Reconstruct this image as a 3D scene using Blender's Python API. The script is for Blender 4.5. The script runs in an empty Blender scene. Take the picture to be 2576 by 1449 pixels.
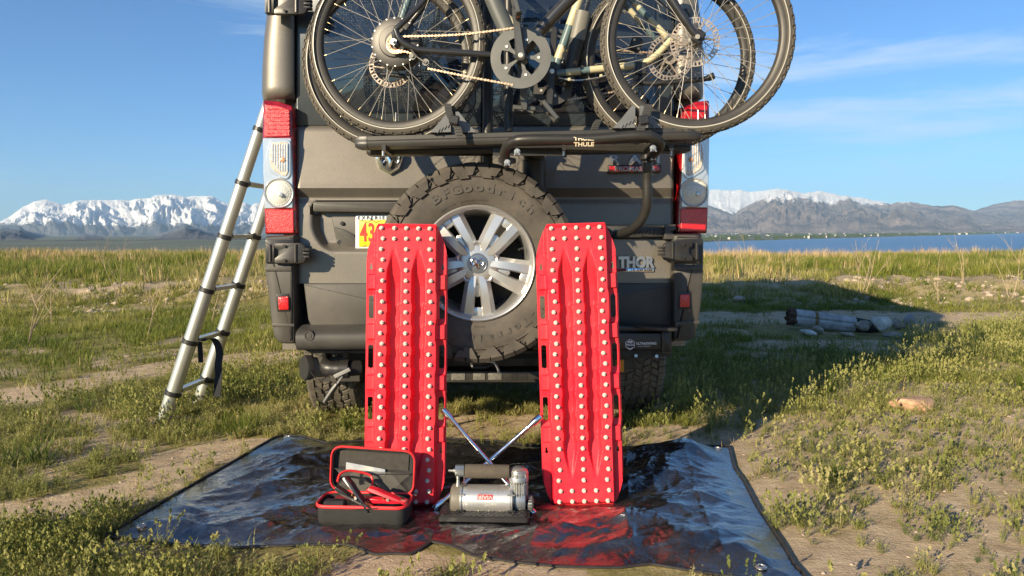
import bpy, bmesh, math, random
import numpy as np
from mathutils import Vector, Matrix
R = math.radians
rnd = random.Random(7)
SC = bpy.context.scene
COL = SC.collection

# ------------------------------------------------------------------ camera, world, sun
EYE = 1.05
F = 1860.0
CW, CH = 2576.0, 1449.0
PITCH, ROLL = R(4.2), R(-0.25)
cam_d = bpy.data.cameras.new('camera')
cam_d.sensor_width = 36.0
cam_d.lens = 36.0 * F / CW
cam_d.clip_start = 0.05
cam_d.clip_end = 60000
cam = bpy.data.objects.new('camera', cam_d)
COL.objects.link(cam)
cam_m = Matrix.Translation((0, 0, EYE)) @ Matrix.Rotation(R(90) - PITCH, 4, 'X') @ Matrix.Rotation(ROLL, 4, 'Z')
cam.matrix_world = cam_m
SC.camera = cam
CR = cam_m.to_3x3()

SUN_AZ, SUN_EL = R(40), R(19)            # the light travels towards +x +y, from behind the photographer's left shoulder
sdir = Vector((math.sin(SUN_AZ) * math.cos(SUN_EL), math.cos(SUN_AZ) * math.cos(SUN_EL), -math.sin(SUN_EL)))
sl = bpy.data.lights.new('sun', 'SUN')
sl.energy = 5.0
sl.angle = R(0.5)
sl.color = (1.0, 0.84, 0.59)
so = bpy.data.objects.new('sun', sl)
COL.objects.link(so)
so.rotation_mode = 'QUATERNION'
so.rotation_quaternion = sdir.to_track_quat('-Z', 'Y')

w = bpy.data.worlds.new('World')
SC.world = w
w.use_nodes = True
nt = w.node_tree
nt.nodes.clear()
wo = nt.nodes.new('ShaderNodeOutputWorld')
bg = nt.nodes.new('ShaderNodeBackground')
bg.inputs['Strength'].default_value = 0.071
sky = nt.nodes.new('ShaderNodeTexSky')
sky.sky_type = 'NISHITA'
sky.sun_disc = False
sky.sun_elevation = SUN_EL
sky.sun_rotation = math.atan2(-sdir.x, -sdir.y)
sky.altitude = 1400
sky.air_density = 1.0
sky.dust_density = 0.25
sky.ozone_density = 2.6
# thin cirrus, all round the sky
tc = nt.nodes.new('ShaderNodeTexCoord')
mp = nt.nodes.new('ShaderNodeMapping')
mp.inputs['Rotation'].default_value = (R(8), R(-26), 0)
mp.inputs['Scale'].default_value = (1.0, 1.6, 9.0)
n1 = nt.nodes.new('ShaderNodeTexNoise')
n1.inputs['Scale'].default_value = 2.1
mp.inputs['Location'].default_value = (6.8, 3.6, 0.6)
n1.inputs['Detail'].default_value = 11
n1.inputs['Roughness'].default_value = 0.66
n1.inputs['Distortion'].default_value = 0.35
n2 = nt.nodes.new('ShaderNodeTexNoise')
n2.inputs['Scale'].default_value = 1.0
n2.inputs['Detail'].default_value = 2
mm = nt.nodes.new('ShaderNodeMath'); mm.operation = 'MULTIPLY'
cr = nt.nodes.new('ShaderNodeValToRGB')
cr.color_ramp.elements[0].position = 0.28
cr.color_ramp.elements[1].position = 0.40
mx = nt.nodes.new('ShaderNodeMix'); mx.data_type = 'RGBA'
mx.inputs['B'].default_value = (5.2, 6.3, 7.2, 1)
m3 = nt.nodes.new('ShaderNodeMath'); m3.operation = 'MULTIPLY'; m3.inputs[1].default_value = 0.60
sx = nt.nodes.new('ShaderNodeSeparateXYZ')
m4 = nt.nodes.new('ShaderNodeMapRange')
m4.inputs['From Min'].default_value = 0.0; m4.inputs['From Max'].default_value = 0.05
L = nt.links.new
L(tc.outputs['Generated'], mp.inputs['Vector']); L(mp.outputs[0], n1.inputs['Vector'])
L(mp.outputs[0], n2.inputs['Vector'])
L(n1.outputs[0], mm.inputs[0]); L(n2.outputs[0], mm.inputs[1])
L(mm.outputs[0], cr.inputs[0]); L(cr.outputs[0], m3.inputs[0])
L(tc.outputs['Generated'], sx.inputs[0]); L(sx.outputs['Z'], m4.inputs['Value'])
m5 = nt.nodes.new('ShaderNodeMath'); m5.operation = 'MULTIPLY'
L(m3.outputs[0], m5.inputs[0]); L(m4.outputs[0], m5.inputs[1])
tint = nt.nodes.new('ShaderNodeMix'); tint.data_type = 'RGBA'; tint.blend_type = 'MULTIPLY'
tint.inputs['Factor'].default_value = 1.0
tint.inputs['B'].default_value = (0.52, 0.86, 1.15, 1)
L(sky.outputs[0], tint.inputs['A'])
L(m5.outputs[0], mx.inputs['Factor']); L(tint.outputs['Result'], mx.inputs['A']); L(mx.outputs['Result'], bg.inputs['Color'])
L(bg.outputs[0], wo.inputs[0])

SC.view_settings.view_transform = 'Standard'
SC.view_settings.look = 'None'
SC.view_settings.gamma = 1
SC.view_settings.use_curve_mapping = False
SC.view_settings.exposure = 1.0
SC.cycles.max_bounces = 6
SC.cycles.diffuse_bounces = 3
SC.cycles.glossy_bounces = 3
SC.cycles.transmission_bounces = 4
SC.cycles.volume_bounces = 0
SC.cycles.transparent_max_bounces = 8
SC.cycles.use_denoising = True

# ------------------------------------------------------------------ photograph geometry -> points in the place
def ray(u, v):
    return CR @ Vector(((u - CW / 2) / F, -(v - CH / 2) / F, -1.0))
def W(u, v, Y):
    d = ray(u, v); t = Y / d.y
    return Vector((d.x * t, Y, EYE + d.z * t))
def G(u, v, z=0.0):
    d = ray(u, v); t = (z - EYE) / d.z
    return Vector((d.x * t, d.y * t, z))
VANM = Matrix.Translation((-0.126, 3.45, 0)) @ Matrix.Rotation(R(1.9), 4, 'Z')
VANI = VANM.inverted()
def VL(u, v, dy=0.0):
    """the point of a plane parallel to the van's rear (dy into the van) seen at u, v, in van coordinates"""
    o = VANI @ Vector((0, 0, EYE)); d = VANI.to_3x3() @ ray(u, v)
    t = (dy - o.y) / d.y
    return o + d * t

# ------------------------------------------------------------------ numpy noise
def _h(ix, iy, s):
    n = (ix * 374761393 + iy * 668265263 + s * 1274126177) & 0x7fffffff
    n = ((n ^ (n >> 13)) * 1274126177) & 0x7fffffff
    return ((n ^ (n >> 16)) & 0xffff) / 65535.0
def vn(x, y, s=0):
    x = np.asarray(x, float); y = np.asarray(y, float)
    ix = np.floor(x).astype(np.int64); iy = np.floor(y).astype(np.int64)
    fx = x - ix; fy = y - iy
    fx = fx * fx * (3 - 2 * fx); fy = fy * fy * (3 - 2 * fy)
    a = _h(ix, iy, s); b = _h(ix + 1, iy, s); c = _h(ix, iy + 1, s); d = _h(ix + 1, iy + 1, s)
    return (a * (1 - fx) + b * fx) * (1 - fy) + (c * (1 - fx) + d * fx) * fy
def fbm(x, y, o=4, s=0, g=0.5):
    t = 0; a = 1; n = 0
    for i in range(o):
        t = t + a * vn(x * 2 ** i, y * 2 ** i, s + i * 17); n += a; a *= g
    return t / n
def ridge(x, y, o=4, s=0, g=0.5):
    t = 0; a = 1; n = 0
    for i in range(o):
        t = t + a * (1 - np.abs(2 * vn(x * 2 ** i, y * 2 ** i, s + i * 17) - 1)); n += a; a *= g
    return t / n
def sstep(a, b, x):
    t = np.clip((np.asarray(x, float) - a) / (b - a), 0, 1)
    return t * t * (3 - 2 * t)

# ------------------------------------------------------------------ materials
MATS = {}
def mat(name, col, rough=0.5, metal=0.0, var=0.0, scale=20.0, bump=0.0, bscale=None, spec=0.5, col2=None, coat=0.0, flake=0.0, trans=0.0, emit=None, rvar=0.0, dirt=0.0):
    if name in MATS: return MATS[name]
    m = bpy.data.materials.new(name); m.use_nodes = True
    t = m.node_tree; b = t.nodes['Principled BSDF']
    b.inputs['Base Color'].default_value = (*col, 1)
    b.inputs['Roughness'].default_value = rough
    b.inputs['Metallic'].default_value = metal
    b.inputs['Specular IOR Level'].default_value = spec
    if coat: b.inputs['Coat Weight'].default_value = coat; b.inputs['Coat Roughness'].default_value = 0.12
    if trans: b.inputs['Transmission Weight'].default_value = trans
    c = t.nodes.new('ShaderNodeTexCoord')
    last = None
    if var or col2 or rvar:
        n = t.nodes.new('ShaderNodeTexNoise'); n.inputs['Scale'].default_value = scale; n.inputs['Detail'].default_value = 6; n.inputs['Roughness'].default_value = 0.6
        t.links.new(c.outputs['Object'], n.inputs['Vector'])
        r = t.nodes.new('ShaderNodeValToRGB'); r.color_ramp.elements[0].position = 0.32; r.color_ramp.elements[1].position = 0.68
        c2 = col2 if col2 else tuple(min(1, x * (1 + var)) for x in col)
        c1 = col if col2 else tuple(x * (1 - var) for x in col)
        r.color_ramp.elements[0].color = (*c1, 1); r.color_ramp.elements[1].color = (*c2, 1)
        t.links.new(n.outputs[0], r.inputs[0]); last = r.outputs[0]
        if rvar:
            mr = t.nodes.new('ShaderNodeMapRange'); mr.inputs['From Min'].default_value = 0.3; mr.inputs['From Max'].default_value = 0.7
            mr.inputs['To Min'].default_value = max(0.02, rough - rvar); mr.inputs['To Max'].default_value = min(1, rough + rvar)
            t.links.new(n.outputs[0], mr.inputs['Value']); t.links.new(mr.outputs[0], b.inputs['Roughness'])
    if flake:
        v = t.nodes.new('ShaderNodeTexVoronoi'); v.inputs['Scale'].default_value = 900
        t.links.new(c.outputs['Object'], v.inputs['Vector'])
        mr = t.nodes.new('ShaderNodeMix'); mr.data_type = 'RGBA'; mr.blend_type = 'MULTIPLY'; mr.inputs['Factor'].default_value = flake
        if last is not None: t.links.new(last, mr.inputs['A'])
        else: mr.inputs['A'].default_value = (*col, 1)
        bc = t.nodes.new('ShaderNodeBrightContrast'); bc.inputs['Bright'].default_value = 0.35
        t.links.new(v.outputs['Color'], bc.inputs['Color']); 
        hs = t.nodes.new('ShaderNodeHueSaturation'); hs.inputs['Saturation'].default_value = 0.12
        t.links.new(bc.outputs[0], hs.inputs['Color']); t.links.new(hs.outputs[0], mr.inputs['B'])
        last = mr.outputs['Result']
    if dirt:
        n = t.nodes.new('ShaderNodeTexNoise'); n.inputs['Scale'].default_value = 3.2; n.inputs['Detail'].default_value = 9; n.inputs['Roughness'].default_value = 0.72
        t.links.new(c.outputs['Object'], n.inputs['Vector'])
        r = t.nodes.new('ShaderNodeValToRGB'); r.color_ramp.elements[0].position = 0.42; r.color_ramp.elements[1].position = 0.75
        t.links.new(n.outputs[0], r.inputs[0])
        mu = t.nodes.new('ShaderNodeMath'); mu.operation = 'MULTIPLY'; mu.inputs[1].default_value = dirt
        t.links.new(r.outputs[0], mu.inputs[0])
        mr = t.nodes.new('ShaderNodeMix'); mr.data_type = 'RGBA'; mr.inputs['B'].default_value = (0.30, 0.24, 0.17, 1)
        t.links.new(mu.outputs[0], mr.inputs['Factor'])
        if last is not None: t.links.new(last, mr.inputs['A'])
        else: mr.inputs['A'].default_value = (*col, 1)
        last = mr.outputs['Result']
    if last is not None: t.links.new(last, b.inputs['Base Color'])
    if bump:
        n = t.nodes.new('ShaderNodeTexNoise'); n.inputs['Scale'].default_value = bscale or scale * 2; n.inputs['Detail'].default_value = 5
        t.links.new(c.outputs['Object'], n.inputs['Vector'])
        bp = t.nodes.new('ShaderNodeBump'); bp.inputs['Strength'].default_value = bump; bp.inputs['Distance'].default_value = 0.01
        t.links.new(n.outputs[0], bp.inputs['Height']); t.links.new(bp.outputs[0], b.inputs['Normal'])
    MATS[name] = m
    return m

# ------------------------------------------------------------------ objects
MW = {}
def prop(o, label=None, cat=None, group=None, kind=None):
    if label: o['label'] = label
    if cat: o['category'] = cat
    if group: o['group'] = group
    if kind: o['kind'] = kind
    return o
def thing(name, label, cat, loc=(0, 0, 0), rotz=0.0, group=None):
    o = bpy.data.objects.new(name, None); COL.objects.link(o)
    o.empty_display_size = 0.1
    o.location = loc; o.rotation_euler = (0, 0, rotz)
    MW[o.name] = Matrix.Translation(loc) @ Matrix.Rotation(rotz, 4, 'Z')
    return prop(o, label, cat, group)
def link_mesh(name, me, parent=None, world=None):
    o = bpy.data.objects.new(name, me); COL.objects.link(o)
    if parent is not None:
        o.parent = parent
        pm = MW[parent.name]
    else: pm = Matrix.Identity(4)
    if world is not None:
        o.matrix_local = pm.inverted() @ world
        MW[o.name] = world
    else: MW[o.name] = pm
    return o
def copy_tree(o, parent=None, world=None):
    c = o.copy(); COL.objects.link(c)
    if parent is not None: c.parent = parent
    if world is not None: c.matrix_local = world; MW[c.name] = world
    for ch in list(o.children): copy_tree(ch, c)
    return c

class MB:
    """collects geometry (world coordinates, or those of the frame M) for ONE mesh object"""
    def __init__(s, M=None):
        s.v = []; s.f = []; s.M = M
    def add(s, vs, fs):
        k = len(s.v); s.v += [Vector(p) for p in vs]; s.f += [tuple(i + k for i in f) for f in fs]
        return s
    def hexa(s, p):     # 8 points: bottom 4 ccw, top 4
        return s.add(p, [(3, 2, 1, 0), (4, 5, 6, 7), (0, 1, 5, 4), (1, 2, 6, 5), (2, 3, 7, 6), (3, 0, 4, 7)])
    def box(s, c, sz, rot=None):
        x, y, z = sz[0] / 2, sz[1] / 2, sz[2] / 2
        p = [Vector(q) for q in ((-x, -y, -z), (x, -y, -z), (x, y, -z), (-x, y, -z), (-x, -y, z), (x, -y, z), (x, y, z), (-x, y, z))]
        if rot is not None: p = [rot @ q for q in p]
        c = Vector(c)
        return s.hexa([c + q for q in p])
    def rbox(s, c, sz, b=0.004, rot=None):      # box with chamfered edges
        hx, hy, hz = sz[0] / 2, sz[1] / 2, sz[2] / 2
        b = min(b, hx * .9, hy * .9, hz * .9)
        vs = []; idx = {}
        for sx in (-1, 1):
            for sy in (-1, 1):
                for sz_ in (-1, 1):
                    for a in range(3):
                        q = [sx * hx, sy * hy, sz_ * hz]
                        for k in range(3):
                            if k != a: q[k] -= (sx, sy, sz_)[k] * b
                        idx[(sx, sy, sz_, a)] = len(vs); vs.append(Vector(q))
        fs = []
        def I(t, a): return idx[(t[0], t[1], t[2], a)]
        for a in range(3):
            o1, o2 = [k for k in range(3) if k != a]
            for sg in (-1, 1):
                loop = []
                for (p, q) in ((-1, -1), (1, -1), (1, 1), (-1, 1)):
                    t = [0, 0, 0]; t[a] = sg; t[o1] = p; t[o2] = q
                    loop.append(I(t, a))
                fs.append(loop)
        for a in range(3):      # edges along a
            o1, o2 = [k for k in range(3) if k != a]
            for p in (-1, 1):
                for q in (-1, 1):
                    t0 = [0, 0, 0]; t1 = [0, 0, 0]
                    t0[a] = -1; t1[a] = 1; t0[o1] = t1[o1] = p; t0[o2] = t1[o2] = q
                    fs.append([I(t0, o1), I(t1, o1), I(t1, o2), I(t0, o2)])
        for sx in (-1, 1):
            for sy in (-1, 1):
                for sz_ in (-1, 1): fs.append([I((sx, sy, sz_), 0), I((sx, sy, sz_), 1), I((sx, sy, sz_), 2)])
        c = Vector(c)
        if rot is not None: vs = [rot @ q for q in vs]
        return s.add([c + q for q in vs], fs)
    def tube(s, path, r, n=10, closed=False, cap=True, flat=None):
        pts = [Vector(p) for p in path]; m = len(pts)
        rr = r if isinstance(r, (list, tuple)) else [r] * m
        k = len(s.v); up = None; rings = []
        for i in range(m):
            a = pts[i - 1] if (i > 0 or closed) else pts[i]
            b = pts[(i + 1) % m] if (i < m - 1 or closed) else pts[i]
            t = (b - a)
            if t.length < 1e-9: t = Vector((0, 0, 1))
            t.normalize()
            if up is None:
                up = Vector((0, 0, 1)) if abs(t.z) < .9 else Vector((0, 1, 0))
            up = (up - t * up.dot(t)).normalized()
            sd = t.cross(up)
            fl = flat if flat else 1.0
            rings.append([pts[i] + (up * math.cos(2 * math.pi * j / n) * fl + sd * math.sin(2 * math.pi * j / n)) * rr[i] for j in range(n)])
        for g in rings: s.v += g
        for i in range(m - (0 if closed else 1)):
            i2 = (i + 1) % m
            for j in range(n):
                j2 = (j + 1) % n
                s.f.append((k + i * n + j, k + i * n + j2, k + i2 * n + j2, k + i2 * n + j))
        if cap and not closed:
            s.f.append(tuple(k + j for j in range(n))[::-1]); s.f.append(tuple(k + (m - 1) * n + j for j in range(n)))
        return s
    def cyl(s, a, b, r0, r1=None, n=16):
        return s.tube([a, b], [r0, r1 if r1 is not None else r0], n)
    def lathe(s, prof, c, axis, n=32, closed=False, a0=0.0):
        """prof: (radius, along) pairs round axis through c"""
        ax = Vector(axis).normalized(); up = Vector((0, 0, 1)) if abs(ax.z) < .9 else Vector((1, 0, 0))
        e1 = (up - ax * up.dot(ax)).normalized(); e2 = ax.cross(e1); c = Vector(c)
        k = len(s.v); m = len(prof)
        for i in range(n):
            a = a0 + 2 * math.pi * i / n; d = e1 * math.cos(a) + e2 * math.sin(a)
            for (r, h) in prof: s.v.append(c + d * r + ax * h)
        for i in range(n):
            i2 = (i + 1) % n
            for j in range(m - (0 if closed else 1)):
                j2 = (j + 1) % m
                s.f.append((k + i * m + j, k + i2 * m + j, k + i2 * m + j2, k + i * m + j2))
        return s
    def prism(s, poly, y0, y1, bev=0.0, f=None):
        """poly of (a, b) -> points f(a, y, b); front (y0) edge chamfered by bev"""
        f = f or (lambda a, y, b: Vector((a, y, b)))
        A = sum(poly[i][0] * poly[(i + 1) % len(poly)][1] - poly[(i + 1) % len(poly)][0] * poly[i][1] for i in range(len(poly)))
        if A < 0: poly = poly[::-1]
        n = len(poly)
        def inset(d):
            out = []
            for i in range(n):
                p0 = Vector(poly[i - 1]); p1 = Vector(poly[i]); p2 = Vector(poly[(i + 1) % n])
                e1 = (p1 - p0); e2 = (p2 - p1)
                if e1.length < 1e-9 or e2.length < 1e-9: out.append(tuple(p1)); continue
                e1.normalize(); e2.normalize()
                n1 = Vector((-e1.y, e1.x)); n2 = Vector((-e2.y, e2.x)); b = n1 + n2
                if b.length < 1e-6: out.append(tuple(p1)); continue
                b = b / max(0.5, b.dot(n1)) 
                out.append((p1.x + b.x * d, p1.y + b.y * d))
            return out
        rings = []
        sg = 1 if y1 > y0 else -1
        if bev > 0:
            rings.append((inset(bev), y0)); rings.append((inset(bev * .3), y0 + sg * bev * .3)); rings.append((poly, y0 + sg * bev))
        else: rings.append((poly, y0))
        rings.append((poly, y1))
        k = len(s.v)
        for (pl, y) in rings:
            for (a, b) in pl: s.v.append(Vector(f(a, y, b)))
        s.f.append(tuple(k + i for i in range(n)))
        for j in range(len(rings) - 1):
            for i in range(n):
                i2 = (i + 1) % n
                s.f.append((k + j * n + i, k + (j + 1) * n + i, k + (j + 1) * n + i2, k + j * n + i2))
        s.f.append(tuple(k + (len(rings) - 1) * n + i for i in range(n))[::-1])
        return s
    def build(s, name, material, parent=None, smooth=30, label=None, kind=None):
        me = bpy.data.meshes.new(name)
        M = s.M if s.M is not None else Matrix.Identity(4)
        if parent is not None: M = MW[parent.name].inverted() @ M
        me.from_pydata([M @ p for p in s.v], [], s.f)
        bm = bmesh.new(); bm.from_mesh(me); bmesh.ops.recalc_face_normals(bm, faces=bm.faces); bm.to_mesh(me); bm.free()
        if isinstance(material, (list, tuple)):
            for q in material: me.materials.append(q)
        elif material: me.materials.append(material)
        if smooth:
            me.polygons.foreach_set('use_smooth', [True] * len(me.polygons))
            me.set_sharp_from_angle(angle=R(smooth))
        o = link_mesh(name, me, parent)
        if label: o['label'] = label
        if kind: o['kind'] = kind
        return o

def roundpoly(pts, r, n=4):
    out = []; m = len(pts)
    for i in range(m):
        p0 = Vector(pts[i - 1]); p1 = Vector(pts[i]); p2 = Vector(pts[(i + 1) % m])
        rr = r[i] if isinstance(r, (list, tuple)) else r
        a = (p0 - p1); b = (p2 - p1)
        d = min(rr, a.length * .45, b.length * .45)
        if d < 1e-6: out.append(tuple(p1)); continue
        a = p1 + a.normalized() * d; b = p1 + b.normalized() * d
        for k in range(n + 1):
            t = k / n
            q = a * (1 - t) ** 2 + p1 * 2 * t * (1 - t) + b * t * t
            out.append((q.x, q.y))
    return out
def px_poly(pts, dy):
    return [(VL(u, v, dy).x, VL(u, v, dy).z) for (u, v) in pts]
def plate(name, pts, dyf, dyb, m, parent, bev=0.004, rad=0.0, label=None, smooth=30):
    """a panel whose front outline is seen at these photo points, on the plane dyf of the van's rear"""
    pl = px_poly(pts, dyf)
    if rad: pl = roundpoly(pl, rad)
    return MB(VANM).prism(pl, dyf, dyb, bev).build(name, m, parent, smooth, label)
def smooth_path(pts, n=6):
    P = [Vector(p) for p in pts]; out = []
    for i in range(len(P) - 1):
        p0 = P[max(i - 1, 0)]; p1 = P[i]; p2 = P[i + 1]; p3 = P[min(i + 2, len(P) - 1)]
        for k in range(n):
            t = k / n
            out.append(0.5 * ((2 * p1) + (p2 - p0) * t + (2 * p0 - 5 * p1 + 4 * p2 - p3) * t * t + (-p0 + 3 * p1 - 3 * p2 + p3) * t ** 3))
    out.append(P[-1]); return out

def np_obj(name, V, Fa, material, parent=None, kind=None, attrs=None, smooth=False):
    """big mesh out of numpy arrays, all faces with the same corner count"""
    me = bpy.data.meshes.new(name)
    V = np.asarray(V, np.float32); Fa = np.asarray(Fa, np.int32)
    me.vertices.add(len(V)); me.vertices.foreach_set('co', V.ravel())
    n, k = Fa.shape
    me.loops.add(n * k); me.loops.foreach_set('vertex_index', Fa.ravel())
    me.polygons.add(n); me.polygons.foreach_set('loop_start', np.arange(0, n * k, k, dtype=np.int32))
    me.polygons.foreach_set('loop_total', np.full(n, k, np.int32))
    if smooth: me.polygons.foreach_set('use_smooth', np.ones(n, bool))
    for nm, arr in (attrs or {}).items():
        a = me.attributes.new(nm, 'FLOAT', 'POINT'); a.data.foreach_set('value', np.asarray(arr, np.float32))
    me.update(calc_edges=True)
    if material: me.materials.append(material)
    o = link_mesh(name, me, parent)
    if kind: o['kind'] = kind
    return o
def grid_faces(nu, nv):
    i = np.arange(nu - 1)[:, None]; j = np.arange(nv - 1)[None, :]
    a = (i * nv + j).ravel()
    return np.stack([a, a + nv, a + nv + 1, a + 1], 1)

_TX = {}
def text_geo(txt, size=1.0, depth=0.05, bold=0.0, align='CENTER', sx=1.0, space=1.0):
    """vertices and faces of a line of lettering, centred, in the xy plane"""
    key = (txt, size, depth, bold, align, sx, space)
    if key in _TX: return _TX[key]
    c = bpy.data.curves.new('t', 'FONT'); c.body = txt; c.size = size; c.extrude = depth; c.offset = bold
    c.align_x = align; c.align_y = 'CENTER'; c.resolution_u = 3; c.space_character = space
    o = bpy.data.objects.new('t', c); COL.objects.link(o)
    bpy.context.view_layer.update()
    me = bpy.data.meshes.new_from_object(o.evaluated_get(bpy.context.evaluated_depsgraph_get()))
    vs = [Vector((p.co.x * sx, p.co.y, p.co.z)) for p in me.vertices]; fs = [tuple(p.vertices) for p in me.polygons]
    bpy.data.objects.remove(o); bpy.data.curves.remove(c); bpy.data.meshes.remove(me)
    _TX[key] = (vs, fs); return vs, fs
def add_text(mb, txt, P, ex, ey, size, depth=0.002, bold=0.0, sx=1.0, space=1.0, align='CENTER'):
    vs, fs = text_geo(txt, size, depth, bold, align, sx, space)
    ex = Vector(ex).normalized(); ey = Vector(ey).normalized(); ez = ex.cross(ey); P = Vector(P)
    mb.add([P + ex * p.x + ey * p.y + ez * p.z for p in vs], fs)
    return mb
# ------------------------------------------------------------------ tarp outline (needed by the ground cover too)
def line_px(pts): return [G(u, v, 0.0) for (u, v) in pts]
TARP_L = line_px([(262, 1352), (330, 1312), (450, 1243), (560, 1180), (640, 1132), (690, 1103), (715, 1097)])
TARP_B = line_px([(715, 1097), (760, 1100), (820, 1117), (920, 1112), (1010, 1108), (1130, 1106), (1250, 1112), (1350, 1124), (1480, 1130), (1600, 1128), (1720, 1124), (1835, 1125)])
TARP_R = line_px([(2046, 1475), (2000, 1424), (1970, 1372), (1935, 1320), (1902, 1270), (1872, 1213), (1848, 1180), (1835, 1125)])
TARP_F = line_px([(262, 1352), (330, 1360), (420, 1372), (600, 1384), (755, 1378), (870, 1376), (905, 1385), (943, 1401), (985, 1399), (1034, 1401), (1060, 1385), (1083, 1368), (1115, 1374), (1149, 1383), (1191, 1404), (1300, 1420), (1418, 1432), (1558, 1434), (1636, 1424), (1730, 1440), (1880, 1462), (2046, 1475)])
TARP_POLY = [(p.x, p.y) for p in TARP_L + TARP_B[1:] + TARP_R[::-1][1:] + TARP_F[::-1][1:-1]]
def in_poly(x, y, poly):
    x = np.asarray(x); y = np.asarray(y); ins = np.zeros(x.shape, bool); n = len(poly)
    for i in range(n):
        x1, y1 = poly[i]; x2, y2 = poly[(i + 1) % n]
        c = ((y1 > y) != (y2 > y)) & (x < (x2 - x1) * (y - y1) / (y2 - y1 + 1e-12) + x1)
        ins ^= c
    return ins

# ------------------------------------------------------------------ ground
LAKE = -12.0
def gh(x, y):
    x = np.asarray(x, float); y = np.asarray(y, float)
    near = (fbm(x * 1.3, y * 1.3, 4, 3) - 0.5) * 0.05 + (fbm(x * 7, y * 7, 3, 5) - 0.5) * 0.012
    flat = 1 - sstep(0.0, 1.0, np.maximum(np.abs(x) - 1.6, np.abs(y - 3.4) - 1.9))
    near = near * (1 - 0.75 * flat)
    far = sstep(6, 10, y) * (fbm(x * .5, y * .5, 4, 9) - 0.5) * 0.13 * (1 - np.exp(-((x - 3.8) / 1.6) ** 2 - ((y - 7.9) / 1.1) ** 2)) - .02 * np.exp(-((x - 3.8) / 1.4) ** 2 - ((y - 7.9) / .9) ** 2)
    yb = 10.3 + (vn(x * .25, x * 0 + 3, 4) - .5) * 1.6
    bank = 0.27 * sstep(yb, yb + 2.4, y) * (0.85 + .3 * vn(x * .4, y * .2, 12))
    rough = sstep(10, 11, y) * (1 - sstep(13.5, 15, y)) * (fbm(x * 3, y * 3, 4, 31) - .5) * 0.12
    crest2 = (.13 * (1 - sstep(-3, 3, x)) - .03) * sstep(16, 25, y)
    drop = crest2 + sstep(26, 80, y) * (LAKE - 3.0) - sstep(80, 400, y) * 10
    crest = -0.05 * sstep(-2, 4, x) * sstep(15, 25, y)
    return near + far + bank + rough + drop + crest
# bare-earth mask: 1 = bare, 0 = green.  Patches given by the place where the photograph shows them
def gd(u, v): p = G(u, v, 0.0); return (p.x, p.y)
_el = []   # (polyline of world points, half width, weight)
for pts, wd, wt in [
    ([(-150, 1335), (120, 1285), (300, 1235), (470, 1165), (600, 1130)], 0.17, 1.0),
    ([(-100, 1010), (120, 985), (330, 945), (600, 905), (760, 900)], 0.30, 1.0),
    ([(150, 1045), (330, 1060), (470, 1070)], 0.10, 0.8),
    ([(1740, 800), (2000, 800), (2300, 800), (2700, 800)], 0.55, 1.0),
    ([(1990, 865), (2150, 868), (2300, 872)], 0.40, 0.9),
    ([(1850, 893), (2000, 900)], 0.25, .6),
    ([(1560, 1105), (1700, 1080), (1830, 1110)], 0.20, 1.0),
    ([(1880, 1150), (1960, 1290), (2060, 1420)], 0.13, 1.0),
    ([(2050, 1160), (2250, 1120), (2500, 1090)], 0.18, .75),
    ([(2120, 985), (2350, 980), (2600, 990)], 0.22, .9),
    ([(2250, 1060), (2420, 1050), (2600, 1060)], 0.2, .8),
    ([(2150, 1400), (2350, 1390), (2700, 1370)], 0.22, 1.0),
    ([(2150, 1260), (2330, 1240), (2500, 1200)], 0.12, .8),
    ([(640, 1500), (900, 1440), (1200, 1440), (1500, 1470)], 0.10, .8),
    ([(1130, 1060), (1250, 1080), (1350, 1080)], 0.25, .9),
]:
    _el.append(([gd(*p) for p in pts], wd, wt))
def bare(x, y):
    x = np.asarray(x, float); y = np.asarray(y, float)
    m = np.zeros(x.shape)
    wx = x + (fbm(x * 2.2, y * 2.2, 3, 41) - .5) * .5; wy = y + (fbm(x * 2.2, y * 2.2, 3, 47) - .5) * .5
    for pts, wd, wt in _el:
        d = np.full(x.shape, 1e9)
        for i in range(len(pts) - 1):
            ax, ay = pts[i]; bx, by = pts[i + 1]
            t = np.clip(((wx - ax) * (bx - ax) + (wy - ay) * (by - ay)) / ((bx - ax) ** 2 + (by - ay) ** 2), 0, 1)
            d = np.minimum(d, np.hypot(wx - ax - t * (bx - ax), wy - ay - t * (by - ay)))
        m = np.maximum(m, wt * (1 - sstep(wd * .6, wd * 1.5, d)))
    # right foreground is mostly bare earth with weeds, the left mostly green
    side = sstep(-0.2, 1.3, x - 0.25 * (y - 2.6)) * (1 - sstep(4.6, 6.0, y + .2 * x))
    n = fbm(x * 1.8, y * 1.8, 4, 60)
    m = np.maximum(m, side * (0.55 + 0.9 * (n - .45)))
    m = np.maximum(m, sstep(.55, .70, n) * .6 * (1 - sstep(8, 10, y)))
    yb = 10.3 + (vn(x * .25, x * 0 + 3, 4) - .5) * 1.6
    bank = sstep(yb - .1, yb + .35, y) * (1 - sstep(yb + 2.0, yb + 3.2, y + (fbm(x * .8, y * .8, 3, 71) - .5) * 2.5))
    m = np.maximum(m, bank * (0.38 + .7 * (fbm(x * 1.1, y * 1.1, 3, 77) - .4)))
    return np.clip(m, 0, 1)

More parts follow.
